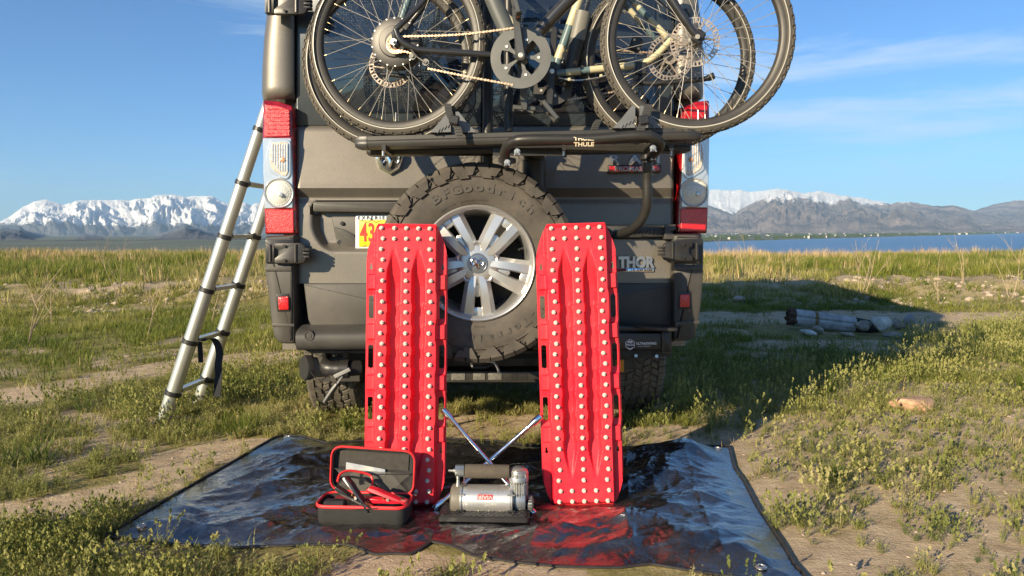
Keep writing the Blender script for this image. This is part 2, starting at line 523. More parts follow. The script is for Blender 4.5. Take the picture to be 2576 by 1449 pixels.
def ground_mat():
    m = bpy.data.materials.new('earth'); m.use_nodes = True; t = m.node_tree; b = t.nodes['Principled BSDF']; N = t.nodes.new; K = t.links.new
    b.inputs['Roughness'].default_value = 0.95; b.inputs['Specular IOR Level'].default_value = 0.15
    c = N('ShaderNodeTexCoord')
    at = N('ShaderNodeAttribute'); at.attribute_name = 'bare'
    def noise(s, d=6, r=.6):
        n = N('ShaderNodeTexNoise'); n.inputs['Scale'].default_value = s; n.inputs['Detail'].default_value = d; n.inputs['Roughness'].default_value = r
        K(c.outputs['Object'], n.inputs['Vector']); return n
    def ramp(f, c0, c1, p0=.35, p1=.65):
        r = N('ShaderNodeValToRGB'); r.color_ramp.elements[0].position = p0; r.color_ramp.elements[1].position = p1
        r.color_ramp.elements[0].color = (*c0, 1); r.color_ramp.elements[1].color = (*c1, 1); K(f, r.inputs[0]); return r
    d = ramp(noise(9, 10, .7).outputs[0], (.40, .295, .185), (.64, .50, .335))
    g = ramp(noise(14, 8, .7).outputs[0], (.19, .165, .055), (.36, .30, .125))
    peb = N('ShaderNodeTexVoronoi'); peb.inputs['Scale'].default_value = 42; K(c.outputs['Object'], peb.inputs['Vector'])
    pr = ramp(peb.outputs['Distance'], (1.25, 1.2, 1.15), (.92, .92, .92), .08, .3)
    mu = N('ShaderNodeMix'); mu.data_type = 'RGBA'; mu.blend_type = 'MULTIPLY'; mu.inputs['Factor'].default_value = .6
    K(d.outputs[0], mu.inputs['A']); K(pr.outputs[0], mu.inputs['B'])
    ns = noise(30, 5, .7); ad = N('ShaderNodeMath'); ad.operation = 'ADD'; K(at.outputs['Fac'], ad.inputs[0]); 
    sb = N('ShaderNodeMath'); sb.operation = 'MULTIPLY_ADD'; sb.inputs[1].default_value = .9; sb.inputs[2].default_value = -.45; K(ns.outputs[0], sb.inputs[0]); K(sb.outputs[0], ad.inputs[1])
    mr = ramp(ad.outputs[0], (0, 0, 0), (1, 1, 1), .25, .6)
    mx = N('ShaderNodeMix'); mx.data_type = 'RGBA'; K(mr.outputs[0], mx.inputs['Factor']); K(g.outputs[0], mx.inputs['A']); K(mu.outputs['Result'], mx.inputs['B'])
    K(mx.outputs['Result'], b.inputs['Base Color'])
    # ripples in the trampled, dried mud and small clods
    mp = N('ShaderNodeMapping'); mp.inputs['Rotation'].default_value = (0, 0, R(20)); mp.inputs['Scale'].default_value = (13, 27, 20); K(c.outputs['Object'], mp.inputs['Vector'])
    nr = N('ShaderNodeTexNoise'); nr.inputs['Scale'].default_value = 1; nr.inputs['Detail'].default_value = 7; nr.inputs['Roughness'].default_value = .65; K(mp.outputs[0], nr.inputs['Vector'])
    nf = noise(90, 6, .7)
    a2 = N('ShaderNodeMath'); a2.operation = 'MULTIPLY_ADD'; a2.inputs[1].default_value = .7; K(nf.outputs[0], a2.inputs[0]); K(nr.outputs[0], a2.inputs[2])
    bp = N('ShaderNodeBump'); bp.inputs['Strength'].default_value = 0.75; bp.inputs['Distance'].default_value = 0.022; K(a2.outputs[0], bp.inputs['Height'])
    K(bp.outputs[0], b.inputs['Normal'])
    return m
def axis(pairs):
    out = []
    for (a, b, st) in pairs: out.append(np.arange(a, b, st))
    return np.unique(np.concatenate(out + [[pairs[-1][1]]]))
gx = axis([(-3000, -100, 200), (-100, -30, 7), (-30, -9, .7), (-9, -3, .09), (-3, 4.4, .035), (4.4, 12, .09), (12, 34, .7), (34, 100, 7), (100, 3000, 200)])
gy = axis([(-3000, -60, 200), (-60, -6, 6), (-6, 1.4, .3), (1.4, 5.2, .03), (5.2, 12, .07), (12, 30, .25), (30, 90, 2.5), (90, 500, 40)])
GX, GY = np.meshgrid(gx, gy, indexing='ij')
GZ = gh(GX, GY)
np_obj('ground', np.stack([GX.ravel(), GY.ravel(), GZ.ravel()], 1), grid_faces(len(gx), len(gy)), ground_mat(), kind='structure', attrs={'bare': bare(GX, GY).ravel()}, smooth=True)

# ------------------------------------------------------------------ lake
def water_mat():
    m = bpy.data.materials.new('lake_water'); m.use_nodes = True; t = m.node_tree; b = t.nodes['Principled BSDF']; N = t.nodes.new; K = t.links.new
    b.inputs['Base Color'].default_value = (.025, .075, .15, 1); b.inputs['Roughness'].default_value = .28; b.inputs['Specular IOR Level'].default_value = .5
    c = N('ShaderNodeTexCoord'); mp = N('ShaderNodeMapping'); mp.inputs['Scale'].default_value = (.05, .016, 1); K(c.outputs['Object'], mp.inputs['Vector'])
    n = N('ShaderNodeTexNoise'); n.inputs['Scale'].default_value = 1; n.inputs['Detail'].default_value = 8; n.inputs['Roughness'].default_value = .7; K(mp.outputs[0], n.inputs['Vector'])
    n2 = N('ShaderNodeTexNoise'); n2.inputs['Scale'].default_value = .9; n2.inputs['Detail'].default_value = 6; K(c.outputs['Object'], n2.inputs['Vector'])
    r = N('ShaderNodeValToRGB'); r.color_ramp.elements[0].position = .35; r.color_ramp.elements[1].position = .65
    r.color_ramp.elements[0].color = (.02, .07, .16, 1); r.color_ramp.elements[1].color = (.04, .11, .21, 1); K(n.outputs[0], r.inputs[0]); K(r.outputs[0], b.inputs['Base Color'])
    bp = N('ShaderNodeBump'); bp.inputs['Strength'].default_value = 1; bp.inputs['Distance'].default_value = .6; K(n2.outputs[0], bp.inputs['Height']); K(bp.outputs[0], b.inputs['Normal'])
    return m
MB().add([(-14000, 60, LAKE), (16000, 60, LAKE), (16000, 9000, LAKE), (-14000, 9000, LAKE)], [(0, 1, 2, 3)]).build('lake', water_mat(), smooth=0, kind='structure')

# ------------------------------------------------------------------ far shore and mountains
def far_mat(name, snow, low, lowb, sn_h, sn_w, nsc):
    m = bpy.data.materials.new(name); m.use_nodes = True; t = m.node_tree; b = t.nodes['Principled BSDF']; N = t.nodes.new; K = t.links.new
    b.inputs['Roughness'].default_value = .9; b.inputs['Specular IOR Level'].default_value = .1
    c = N('ShaderNodeTexCoord'); g = N('ShaderNodeNewGeometry')
    a = N('ShaderNodeAttribute'); a.attribute_name = 'snow'
    n = N('ShaderNodeTexNoise'); n.inputs['Scale'].default_value = nsc; n.inputs['Detail'].default_value = 10; n.inputs['Roughness'].default_value = .72; K(c.outputs['Object'], n.inputs['Vector'])
    n2 = N('ShaderNodeTexNoise'); n2.inputs['Scale'].default_value = nsc * .35; n2.inputs['Detail'].default_value = 8; n2.inputs['Roughness'].default_value = .65; K(c.outputs['Object'], n2.inputs['Vector'])
    r = N('ShaderNodeValToRGB'); r.color_ramp.elements[0].position = .38; r.color_ramp.elements[1].position = .64
    r.color_ramp.elements[0].color = (*low, 1); r.color_ramp.elements[1].color = (*lowb, 1); K(n2.outputs[0], r.inputs[0])
    ma = N('ShaderNodeMath'); ma.operation = 'MULTIPLY_ADD'; ma.inputs[1].default_value = 2.2; ma.inputs[2].default_value = -1.1; K(n.outputs[0], ma.inputs[0])
    ad = N('ShaderNodeMath'); ad.operation = 'ADD'; K(a.outputs['Fac'], ad.inputs[0]); K(ma.outputs[0], ad.inputs[1])
    rr = N('ShaderNodeValToRGB'); rr.color_ramp.elements[0].position = .38; rr.color_ramp.elements[1].position = .56; K(ad.outputs[0], rr.inputs[0])
    mx = N('ShaderNodeMix'); mx.data_type = 'RGBA'; mx.inputs['B'].default_value = (*snow, 1); K(rr.outputs[0], mx.inputs['Factor']); K(r.outputs[0], mx.inputs['A'])
    K(mx.outputs['Result'], b.inputs['Base Color'])
    bp = N('ShaderNodeBump'); bp.inputs['Strength'].default_value = .7; bp.inputs['Distance'].default_value = 90; K(n.outputs[0], bp.inputs['Height']); K(bp.outputs[0], b.inputs['Normal'])
    return m
def mountain(name, crest, u0, u1, Yf, Yc, foot_v, m, nu=520, nt=110, spur=.35, sn=(560, 30), seed=0, sfreq=1 / 60., crag=3.0):
    us = np.linspace(u0, u1, nu); ts = np.linspace(0, 1.5, nt)
    cu = np.array([p[0] for p in crest], float); cv = np.array([p[1] for p in crest], float)
    vc = np.interp(us, cu, cv) + (ridge(us / 17., us * 0, 3, seed + 3) - .5) * -crag
    U, T = np.meshgrid(us, ts, indexing='ij')
    VC = vc[:, None] + 0 * T
    tt = np.clip(T, 0, 1)
    warp = (fbm(U / 90., T * 2.2, 3, seed) - .5) * 90
    sp = ridge((U + warp) * sfreq, T * 1.3, 5, seed + 11, .52)          # spurs running down the slope
    sp2 = ridge((U + warp * .5) * sfreq * 3.1, T * 4, 4, seed + 23, .55)
    env = np.sin(math.pi * np.clip(tt, 0, 1)) ** .7
    h = tt ** 1.15 * (1 - env * .30) + env * spur * (sp - .45) + env * spur * .45 * (sp2 - .5)
    h = np.clip(h, 0, 1.0 + 0 * h)
    beyond = np.clip(T - 1, 0, 1)
    h = np.where(T > 1, 1 - beyond * 1.6 - 0.0, h)
    Y = Yf + (Yc - Yf) * T + (fbm(U / 130., T * 2, 3, seed + 31) - .5) * (Yc - Yf) * .25 * env
    sc = 1860.0
    hor = 587.6 - (U - 1288) * math.tan(R(.25))
    zc = EYE + (hor - VC) / sc * Yc
    zf = LAKE + 4.0
    Z = zf + (zc - zf) * h
    X = (U - 1288) / sc * Y
    vis = hor - (Z - EYE) / Y * sc                                     # the height seen from the shore, for the snow line
    snow = (sn[0] - vis) / sn[1] + .5
    snow = np.clip(snow, -1.2, 1.35) + (sp - .5) * -.9 + (sp2 - .5) * -.9
    o = np_obj(name, np.stack([X.ravel(), Y.ravel(), Z.ravel()], 1), grid_faces(nu, nt), m, kind='structure', attrs={'snow': snow.ravel()}, smooth=True)
    return o
SNOW = (.86, .86, .85)
m_left = far_mat('snowy_rock', SNOW, (.08, .09, .10), (.17, .165, .155), 0, 0, .011)
m_right = far_mat('brown_slope', SNOW, (.080, .070, .070), (.36, .285, .225), 0, 0, .009)
m_foot = far_mat('foothill_slope', SNOW, (.075, .095, .12), (.20, .20, .20), 0, 0, .012)  # blue of distance haze mixed into the slope colours, the air being thin here
mountain('snowy_mountain', [(-700, 540), (-420, 520), (-200, 565), (0, 560), (32, 543), (70, 518), (101, 504), (124, 502), (140, 507), (164, 515), (202, 505), (242, 503), (320, 503), (334, 505), (358, 499), (382, 498), (404, 490), (447, 491), (476, 497), (492, 492), (541, 494), (560, 506), (584, 512), (622, 510), (635, 517), (649, 510), (700, 520), (900, 515), (1200, 535), (1500, 560)],
         -700, 1500, 6500, 9500, 600, m_left, 900, 150, .60, (568, 24), 5, 1 / 52.)
mountain('snow_ridge', [(1100, 530), (1400, 500), (1650, 488), (1773, 478), (1802, 476), (1837, 478), (1861, 476), (1882, 482), (1924, 478), (1952, 474), (1990, 480), (2100, 500), (2300, 540)],
         1100, 2300, 9500, 12500, 600, m_left, 420, 90, .25, (548, 40), 55, 1 / 45.)
mountain('brown_mountain', [(1500, 560), (1600, 545), (1700, 520), (1773, 513), (1800, 522), (1848, 541), (1853, 531), (1893, 510), (1934, 485), (1962, 477), (1986, 480), (2011, 489), (2028, 485), (2049, 481), (2070, 482), (2115, 492), (2167, 498), (2202, 505), (2236, 511), (2261, 507), (2289, 508), (2341, 518), (2393, 517), (2427, 525), (2445, 531), (2480, 540), (2560, 560), (2700, 580)],
         1500, 2700, 5600, 8600, 600, m_right, 760, 150, .62, (513, 24), 91, 1 / 95.)
mountain('far_brown_mountain', [(2250, 560), (2445, 531), (2462, 524), (2497, 513), (2549, 503), (2576, 502), (2700, 505), (2900, 495), (3200, 520), (3500, 540)],
         2250, 3500, 7600, 10500, 600, m_right, 420, 90, .40, (505, 12), 133, 1 / 80.)
mountain('foothill', [(-700, 590), (-200, 560), (0, 566), (55, 567), (75, 585), (110, 622), (150, 624), (175, 600), (215, 588), (260, 592), (300, 622), (330, 618), (380, 600), (440, 575), (470, 562), (500, 572), (560, 590), (680, 600), (900, 590), (1200, 580), (1500, 590)],
         -700, 1500, 1500, 6000, 600, m_foot, 620, 110, .45, (400, 10), 177, 1 / 70.)
# flat land beyond the water
def shore_y(u):
    v = np.interp(u, [-800, 1250, 1780, 2100, 2576, 3400], [660, 655, 608, 599, 586, 582.5])
    hor = 587.6 - (u - 1288) * math.tan(R(.25))
    return (EYE - LAKE) / (np.maximum(v - hor, 3.2) / 1860.0)
us = np.linspace(-900, 3500, 300); tt = np.linspace(0, 1, 26)
U, T = np.meshgrid(us, tt, indexing='ij')
Y0 = shore_y(us)[:, None] + (fbm(U / 30., U * 0, 3, 5) - .5) * 80
Y = Y0 + (np.maximum(Y0 * 1.3, 7600) - Y0) * T ** 1.6
X = (U - 1288) / 1860.0 * Y
Z = LAKE - 1 + sstep(0, .02, T) * 1.8 + T * 8 + (fbm(X / 300, Y / 300, 4, 8) - .4) * 7 * sstep(0, .1, T)
np_obj('far_shore', np.stack([X.ravel(), Y.ravel(), Z.ravel()], 1), grid_faces(len(us), len(tt)),
       mat('shore_land', (.08, .10, .075), .95, var=.4, scale=.005, col2=(.19, .20, .15), spec=.1), kind='structure', smooth=True)
# towns and woods on the far shore: too many and too small to count
tv = []; tf = []; tcv = []
rs = np.random.RandomState(4)
for i in range(700):
    u = rs.uniform(1700, 2700)
    y0 = float(shore_y(np.array([u]))[0]); k = rs.rand() ** 1.6
    y = y0 * 1.01 + k * (max(y0 * 1.2, 5200) - y0) + 10; x = (u - 1288) / 1860 * y
    tcv.append((x, y, rs.rand() < .22))
for kind, nm, cm in ((True, 'far_town', mat('far_walls', (.62, .58, .52), .8)), (False, 'far_woods', mat('far_leaves', (.05, .075, .04), .9, spec=.1))):
    b = MB()
    for (x, y, k) in tcv:
        if bool(k) != kind: continue
        s = y / 1860.0
        wx = s * rs.uniform(1.5, 5) * (1.0 if kind else 3); hz = s * rs.uniform(.8, 1.8)
        b.box((x, y, LAKE + 2 + hz / 2), (wx, wx * .8, hz + 6))
    b.build(nm, cm, smooth=0, kind='stuff')

# ------------------------------------------------------------------ haze
hz = MB().box((1000, 5800, 420), (26000, 16400, 880)).build('haze', None, smooth=0, kind='stuff')
hm = bpy.data.materials.new('haze_air'); hm.use_nodes = True; hm.node_tree.nodes.clear()
ho = hm.node_tree.nodes.new('ShaderNodeOutputMaterial'); hv = hm.node_tree.nodes.new('ShaderNodeVolumePrincipled')
hv.inputs['Color'].default_value = (.48, .72, 1.0, 1); hv.inputs['Density'].default_value = 6.8e-5; hv.inputs['Anisotropy'].default_value = 0.0
hm.node_tree.links.new(hv.outputs[0], ho.inputs['Volume'])
hz.data.materials.append(hm)
# ------------------------------------------------------------------ ground cover
def leaf_mat(name, c0, c1, c2, tr=.35):
    m = bpy.data.materials.new(name); m.use_nodes = True; t = m.node_tree; N = t.nodes.new; K = t.links.new
    t.nodes.clear(); out = N('ShaderNodeOutputMaterial')
    a = N('ShaderNodeAttribute'); a.attribute_name = 'tint'
    r = N('ShaderNodeValToRGB'); e = r.color_ramp.elements; e[0].position = 0; e[1].position = 1
    e[0].color = (*c0, 1); e[1].color = (*c2, 1); q = e.new(.55); q.color = (*c1, 1)
    K(a.outputs['Fac'], r.inputs[0])
    d = N('ShaderNodeBsdfPrincipled'); d.inputs['Roughness'].default_value = .55; d.inputs['Specular IOR Level'].default_value = .25
    tl = N('ShaderNodeBsdfTranslucent'); ms = N('ShaderNodeMixShader'); ms.inputs[0].default_value = tr
    K(r.outputs[0], d.inputs['Base Color']); K(r.outputs[0], tl.inputs['Color']); K(d.outputs[0], ms.inputs[1]); K(tl.outputs[0], ms.inputs[2]); K(ms.outputs[0], out.inputs[0])
    return m
M_GRASS = leaf_mat('grass_blades', (.065, .115, .018), (.235, .25, .042), (.50, .42, .18))
M_WEED = leaf_mat('weed_leaves', (.110, .155, .042), (.31, .31, .090), (.48, .42, .19))
M_STRAW = leaf_mat('dry_stalks', (.36, .24, .11), (.52, .37, .19), (.60, .45, .25), .15)
rs = np.random.RandomState(11)
def blade(base, d, L_, wd, bend, seg=3):
    """one tapering blade as triangles"""
    d = np.asarray(d, float); side = np.array([-d[1], d[0], 0.0]); side /= (np.linalg.norm(side) + 1e-9)
    pts = []; p = np.array(base, float); el = math.atan2(d[2], math.hypot(d[0], d[1])); az = math.atan2(d[1], d[0])
    for i in range(seg + 1):
        pts.append(p.copy())
        p = p + np.array([math.cos(az) * math.cos(el), math.sin(az) * math.cos(el), math.sin(el)]) * L_ / seg
        el -= bend / seg
    V = []; Fc = []
    for i in range(seg):
        wv = wd * (1 - i / seg) ** .7 + wd * .15
        V += [pts[i] - side * wv / 2, pts[i] + side * wv / 2]
    V.append(pts[seg])
    for i in range(seg - 1):
        a = 2 * i; Fc += [(a, a + 1, a + 3), (a, a + 3, a + 2)]
    a = 2 * (seg - 1); Fc.append((a, a + 1, a + 2))
    return V, Fc
def tuft(n, h, spread, lean, wd, bend, seg, seed):
    q = np.random.RandomState(seed); V = []; Fc = []
    for i in range(n):
        az = q.uniform(0, 2 * math.pi); rr = spread * q.rand() ** .7; el = R(q.uniform(90 - lean, 88))
        a2 = az + q.uniform(-.7, .7)
        v, f = blade((rr * math.cos(az), rr * math.sin(az), -.01), (math.cos(a2) * math.cos(el), math.sin(a2) * math.cos(el), math.sin(el)), h * q.uniform(.55, 1.1), wd * q.uniform(.7, 1.3), R(bend) * q.uniform(.4, 1.3), seg)
        k = len(V); V += v; Fc += [tuple(x + k for x in g) for g in f]
    return np.array(V), np.array(Fc)
def weed(nst, h, leaves, ll, lean, seed, head=False):
    """a low leafy weed: short stems set with small paired leaves"""
    q = np.random.RandomState(seed); V = []; Fc = []
    for s in range(nst):
        az = q.uniform(0, 2 * math.pi); el = R(q.uniform(90 - lean, 86)); L_ = h * q.uniform(.6, 1.1)
        d = np.array([math.cos(az) * math.cos(el), math.sin(az) * math.cos(el), math.sin(el)])
        base = np.array([math.cos(az), math.sin(az), 0]) * h * .08
        v, f = blade(base + [0, 0, -.005], d, L_, .0022, R(-18), 2); k = len(V); V += v; Fc += [tuple(x + k for x in g) for g in f]
        for i in range(leaves):
            t = .18 + .82 * (i + q.rand() * .6) / leaves
            p = base + d * L_ * t + np.array([0, 0, .15 * L_ * t * t])
            a2 = q.uniform(0, 2 * math.pi); e2 = R(q.uniform(5, 60)); l2 = ll * q.uniform(.6, 1.2) * (1.15 - .55 * t)
            dd = np.array([math.cos(a2) * math.cos(e2), math.sin(a2) * math.cos(e2), math.sin(e2)])
            sd = np.array([-math.sin(a2), math.cos(a2), q.uniform(-.4, .4)]); wv = l2 * .16
            k = len(V); V += [p, p + dd * l2 * .5 + sd * wv, p + dd * l2, p + dd * l2 * .5 - sd * wv]; Fc += [(k, k + 1, k + 2), (k, k + 2, k + 3)]
        if head:
            for i in range(5):
                p = base + d * L_ * (1.0 + i * .035) + np.array([0, 0, .15 * L_]); a2 = q.uniform(0, 6.28)
                dd = np.array([math.cos(a2), math.sin(a2), .6]) * .006
                k = len(V); V += [p, p + dd + [0, 0, .004], p + [0, 0, .012], p - dd + [0, 0, .004]]; Fc += [(k, k + 1, k + 2), (k, k + 2, k + 3)]
    return np.array(V), np.array(Fc)
def scatter(name, temps, xy, sc, tint, material, label=None, zoff=0.0, tilt=.12, kind='stuff', parent=None):
    Vs = []; Fs = []; Ts = []; k = 0
    n = len(xy); which = rs.randint(0, len(temps), n)
    z = gh(xy[:, 0], xy[:, 1]) + zoff
    for j, (TV, TF) in enumerate(temps):
        ix = np.where(which == j)[0]
        if not len(ix): continue
        a = rs.uniform(0, 2 * math.pi, len(ix)); ca, sa = np.cos(a), np.sin(a); s = sc[ix]
        x = TV[None, :, 0] * ca[:, None] - TV[None, :, 1] * sa[:, None]; y = TV[None, :, 0] * sa[:, None] + TV[None, :, 1] * ca[:, None]
        zz = TV[None, :, 2] + 0 * x
        tx = rs.uniform(-tilt, tilt, len(ix))[:, None]; ty = rs.uniform(-tilt, tilt, len(ix))[:, None]
        x = x + zz * tx; y = y + zz * ty
        P = np.stack([x * s[:, None] + xy[ix, 0][:, None], y * s[:, None] + xy[ix, 1][:, None], zz * s[:, None] + z[ix][:, None]], 2)
        Vs.append(P.reshape(-1, 3)); m = len(TV)
        Fs.append((TF[None] + (np.arange(len(ix)) * m)[:, None, None] + k).reshape(-1, 3)); k += len(ix) * m
        hgt = np.clip(TV[:, 2] / (TV[:, 2].max() + 1e-6), 0, 1)
        Ts.append((np.clip(tint[ix][:, None] + (hgt[None] - .5) * .14 + rs.uniform(-.05, .05, (len(ix), m)), 0, 1)).ravel())
    o = np_obj(name, np.concatenate(Vs), np.concatenate(Fs), material, parent=parent, kind=kind, attrs={'tint': np.concatenate(Ts)})
    if label: o['label'] = label
    return o
def visible(x, y, mg=120):
    """keep plants where the photograph's field of view (and a step to the side of it) can see them"""
    d = y * math.cos(PITCH) + EYE * math.sin(PITCH)
    u = 1288 + x / np.maximum(d, .1) * F; v = 587 + EYE / np.maximum(y, .1) * F
    return (u > -mg - 200) & (u < 2576 + mg + 200) & (v < 1449 + 200)
KEEP = []      # places to leave clear: (x, y, r)
def spots(n, x0, x1, y0, y1, dens, clear=True):
    x = rs.uniform(x0, x1, n); y = rs.uniform(y0, y1, n)
    ok = visible(x, y) & (rs.rand(n) < dens(x, y)) 
    ok &= ~in_poly(x, y, TARP_POLY)
    ok &= ~((in_poly(x, y + .11, TARP_POLY) | in_poly(x, y + .05, TARP_POLY) | in_poly(x, y + .18, TARP_POLY)) & (rs.rand(n) < .85))
    for (cx, cy, r) in KEEP: ok &= np.hypot(x - cx, y - cy) > r
    return np.stack([x[ok], y[ok]], 1)
pw = VANM @ Vector((0, 0, 0))
for xx in (-.87, .86):
    q = VANM @ Vector((xx, .96, 0)); KEEP.append((q.x, q.y, .20))
for q in ((3.0, 7.9, .5), (3.6, 7.8, .6), (4.2, 7.9, .5), (4.55, 8.0, .35)): KEEP.append(q)
green = lambda x, y: 1 - bare(x, y)
patch = lambda x, y, f=1.2, s=90: fbm(x * f, y * f, 4, s)
W1 = [weed(9, .050, 12, .0115, 62, 100 + i) for i in range(5)]
W2 = [weed(8, .085, 15, .0125, 50, 200 + i, True) for i in range(4)]
W3 = [weed(7, .14, 22, .016, 32, 300 + i, True) for i in range(4)]
G1 = [tuft(16, .075, .05, 55, .0035, 60, 2, 400 + i) for i in range(5)]
G2 = [tuft(34, .20, .05, 60, .0048, 75, 3, 500 + i) for i in range(4)]
G3 = [tuft(26, .17, .14, 40, .010, 50, 2, 600 + i) for i in range(4)]
G4 = [tuft(16, .36, .12, 24, .013, 40, 2, 700 + i) for i in range(4)]
D1 = [tuft(8, .40, .12, 18, .010, 12, 2, 800 + i) for i in range(4)]

# low weeds near the camera
p = spots(26000, -3.4, 4.2, 1.4, 5.4, lambda x, y: (.04 + .96 * green(x, y) ** 1.3) * sstep(.30, .62, patch(x, y, 2.5, 92)) * .75)
scatter('low_weeds', W1, p, rs.uniform(.7, 1.5, len(p)), np.clip(.38 + 1.1 * (patch(p[:, 0], p[:, 1], .9, 95) - .3) + rs.normal(0, .12, len(p)), 0, 1), M_WEED)
p = spots(9000, -3.4, 5.5, 1.4, 6.5, lambda x, y: (.10 + .9 * green(x, y)) * sstep(.45, .62, patch(x, y, 2.0, 98)) * .7)
scatter('seeding_weeds', W2, p, rs.uniform(.6, 1.3, len(p)), np.clip(.45 + 1.0 * (patch(p[:, 0], p[:, 1], .9, 99) - .4) + rs.normal(0, .12, len(p)), 0, 1), M_WEED)
# a sprinkling of separate weeds over the bare earth on the right
p = spots(3200, .6, 6.0, 1.7, 5.2, lambda x, y: sstep(.42, .60, patch(x, y, 3.2, 101)) * .75)
scatter('sparse_weeds', W1 + W2 + W3[:1], p, rs.uniform(.28, 1.0, len(p)), np.clip(.45 + rs.normal(0, .15, len(p)), 0, 1), M_WEED)
p = spots(15000, -3.4, 4.6, 1.4, 5.2, lambda x, y: (.03 + .97 * green(x, y)) * sstep(.42, .60, patch(x, y, 1.7, 141)) * .8)
scatter('near_grass', G1, p, rs.uniform(.45, 1.25, len(p)), np.clip(.50 + 1.1 * (patch(p[:, 0], p[:, 1], 1.2, 143) - .45) + rs.normal(0, .16, len(p)), 0, 1), M_GRASS)
# dense bottom-left corner and round the tarp
def near_px(pts, r): 
    P = [gd(*q) for q in pts]
    return lambda x, y: np.max([1 - sstep(r * .5, r, np.hypot(x - a, y - b)) for (a, b) in P], 0)
f_ = near_px([(60, 1380), (150, 1410), (280, 1420), (420, 1430), (560, 1440), (180, 1340), (240, 1330), (700, 1440)], .22)
p = spots(30000, -2.6, 0, 1.6, 3.2, lambda x, y: f_(x, y) * sstep(.38, .64, patch(x, y, 4, 131)) * .38)
scatter('corner_weeds', W2 + W1, p, rs.uniform(.4, .95, len(p)), np.clip(.40 + rs.normal(0, .16, len(p)), 0, 1), M_WEED)
# short grass in the middle distance
p = spots(42000, -7.5, 10.5, 4.2, 11.6, lambda x, y: (.06 + .94 * green(x, y)) * (.35 + .65 * sstep(.35, .55, patch(x, y, .9, 104))) * .62)
scatter('short_grass', G1, p, rs.uniform(.7, 1.6, len(p)) * (1 + .06 * (p[:, 1] - 4)), np.clip(.54 + 1.5 * (patch(p[:, 0], p[:, 1], .5, 106) - .45) + rs.normal(0, .12, len(p)), 0, 1), M_GRASS)
p = spots(1400, -7.5, 10.5, 3.0, 11.0, lambda x, y: green(x, y) * sstep(.5, .62, patch(x, y, 1.1, 108)) * (1 - .6 * sstep(0, 2, x)) * .5)
scatter('tufty_grass', G2, p, rs.uniform(.45, .95, len(p)), np.clip(.28 + rs.normal(0, .13, len(p)), 0, 1), M_GRASS)
# shrubby greenery in front of the right shadow edge
f_ = near_px([(1780, 1010), (1850, 1000), (1900, 985), (1960, 975), (2040, 965), (2100, 975), (1740, 1045), (2000, 1010), (2150, 985), (2250, 930), (2350, 905), (2450, 880), (2550, 860), (2350, 870), (2500, 905), (2480, 835), (2560, 820)], .42)
p = spots(9000, .9, 7.5, 3.6, 8.6, lambda x, y: f_(x, y) * (1 - .0 * x) * .35)
scatter('upright_weeds', W3, p, rs.uniform(.6, 1.15, len(p)), np.clip(.55 + rs.normal(0, .12, len(p)), 0, 1), M_WEED)
# the bank and the rise behind it
p = spots(26000, -18, 27, 10.8, 27, lambda x, y: (.03 + .97 * green(x, y)) * (.25 + .75 * sstep(.38, .58, patch(x, y, .45, 110))) * .55)
scatter('field_grass', G3, p, rs.uniform(.6, 1.3, len(p)), np.clip(.70 + 1.5 * (patch(p[:, 0], p[:, 1], .3, 112) - .45) + rs.normal(0, .14, len(p)), 0, 1), M_GRASS)
p = spots(11000, -18, 27, 12.9, 27, lambda x, y: green(x, y) * sstep(.46, .56, patch(x, y, .6, 114)) * .9)
scatter('tall_field_grass', G4, p, rs.uniform(.45, .85, len(p)) * (.35 + 1.5 * patch(p[:, 0], p[:, 1], .35, 151)), np.clip(.42 + rs.normal(0, .16, len(p)), 0, 1), M_GRASS)
p = spots(20000, -22, 30, 12.4, 28.5, lambda x, y: .10 + .9 * sstep(18, 25, y) * (.35 + .65 * sstep(.4, .6, patch(x, y, .5, 117))))
scatter('dry_field_grass', D1, p, rs.uniform(.4, .95, len(p)) * (.3 + 1.4 * patch(p[:, 0], p[:, 1], .5, 153) ** 1.3), rs.uniform(0, 1, len(p)), M_STRAW)
p = spots(7000, -9, 12, 3.0, 13.0, lambda x, y: .25 + 0 * x)
scatter('dry_litter', [tuft(5, .11, .05, 88, .0035, 5, 1, 900 + i) for i in range(3)], p, rs.uniform(.4, 1.2, len(p)), rs.uniform(0, 1, len(p)), M_STRAW)

# rubble of small stones on the bank
def stone_geo(seed, n=1, fl=.7):
    bm = bmesh.new(); bmesh.ops.create_icosphere(bm, subdivisions=n, radius=.5)
    q = np.random.RandomState(seed); o = q.rand(3) * 10
    V = np.array([v.co for v in bm.verts]); Fc = np.array([[v.index for v in f.verts] for f in bm.faces]); bm.free()
    r = 1 + .5 * (fbm(V[:, 0] * 2 + o[0], V[:, 1] * 2 + V[:, 2] * 1.7 + o[1], 3, seed) - .5) * 2
    V = V * r[:, None] * [1, q.uniform(.6, .9), fl * q.uniform(.7, 1.1)]
    for k in range(4):      # broken faces
        nrm = q.normal(size=3); nrm /= np.linalg.norm(nrm); d = V @ nrm; lim = .34 + .1 * q.rand(); V -= np.outer(np.maximum(0, d - lim), nrm)
    return V, Fc
ST = [stone_geo(40 + i) for i in range(6)]
def bankm(x, y):
    yb = 10.3 + (vn(x * .25, x * 0 + 3, 4) - .5) * 1.6
    return sstep(yb - .4, yb + .4, y) * (1 - sstep(yb + 1.6, yb + 3, y))
p = spots(9000, -10, 14, 9.5, 14.2, lambda x, y: bankm(x, y) * sstep(.40, .6, patch(x, y, .9, 120)) * .8)
scatter('bank_rubble', ST, p, .03 + .15 * rs.rand(len(p)) ** 3, rs.rand(len(p)), mat('pale_rubble', (.34, .27, .20), .9, var=.3, scale=3, col2=(.46, .38, .30), spec=.2), tilt=0)
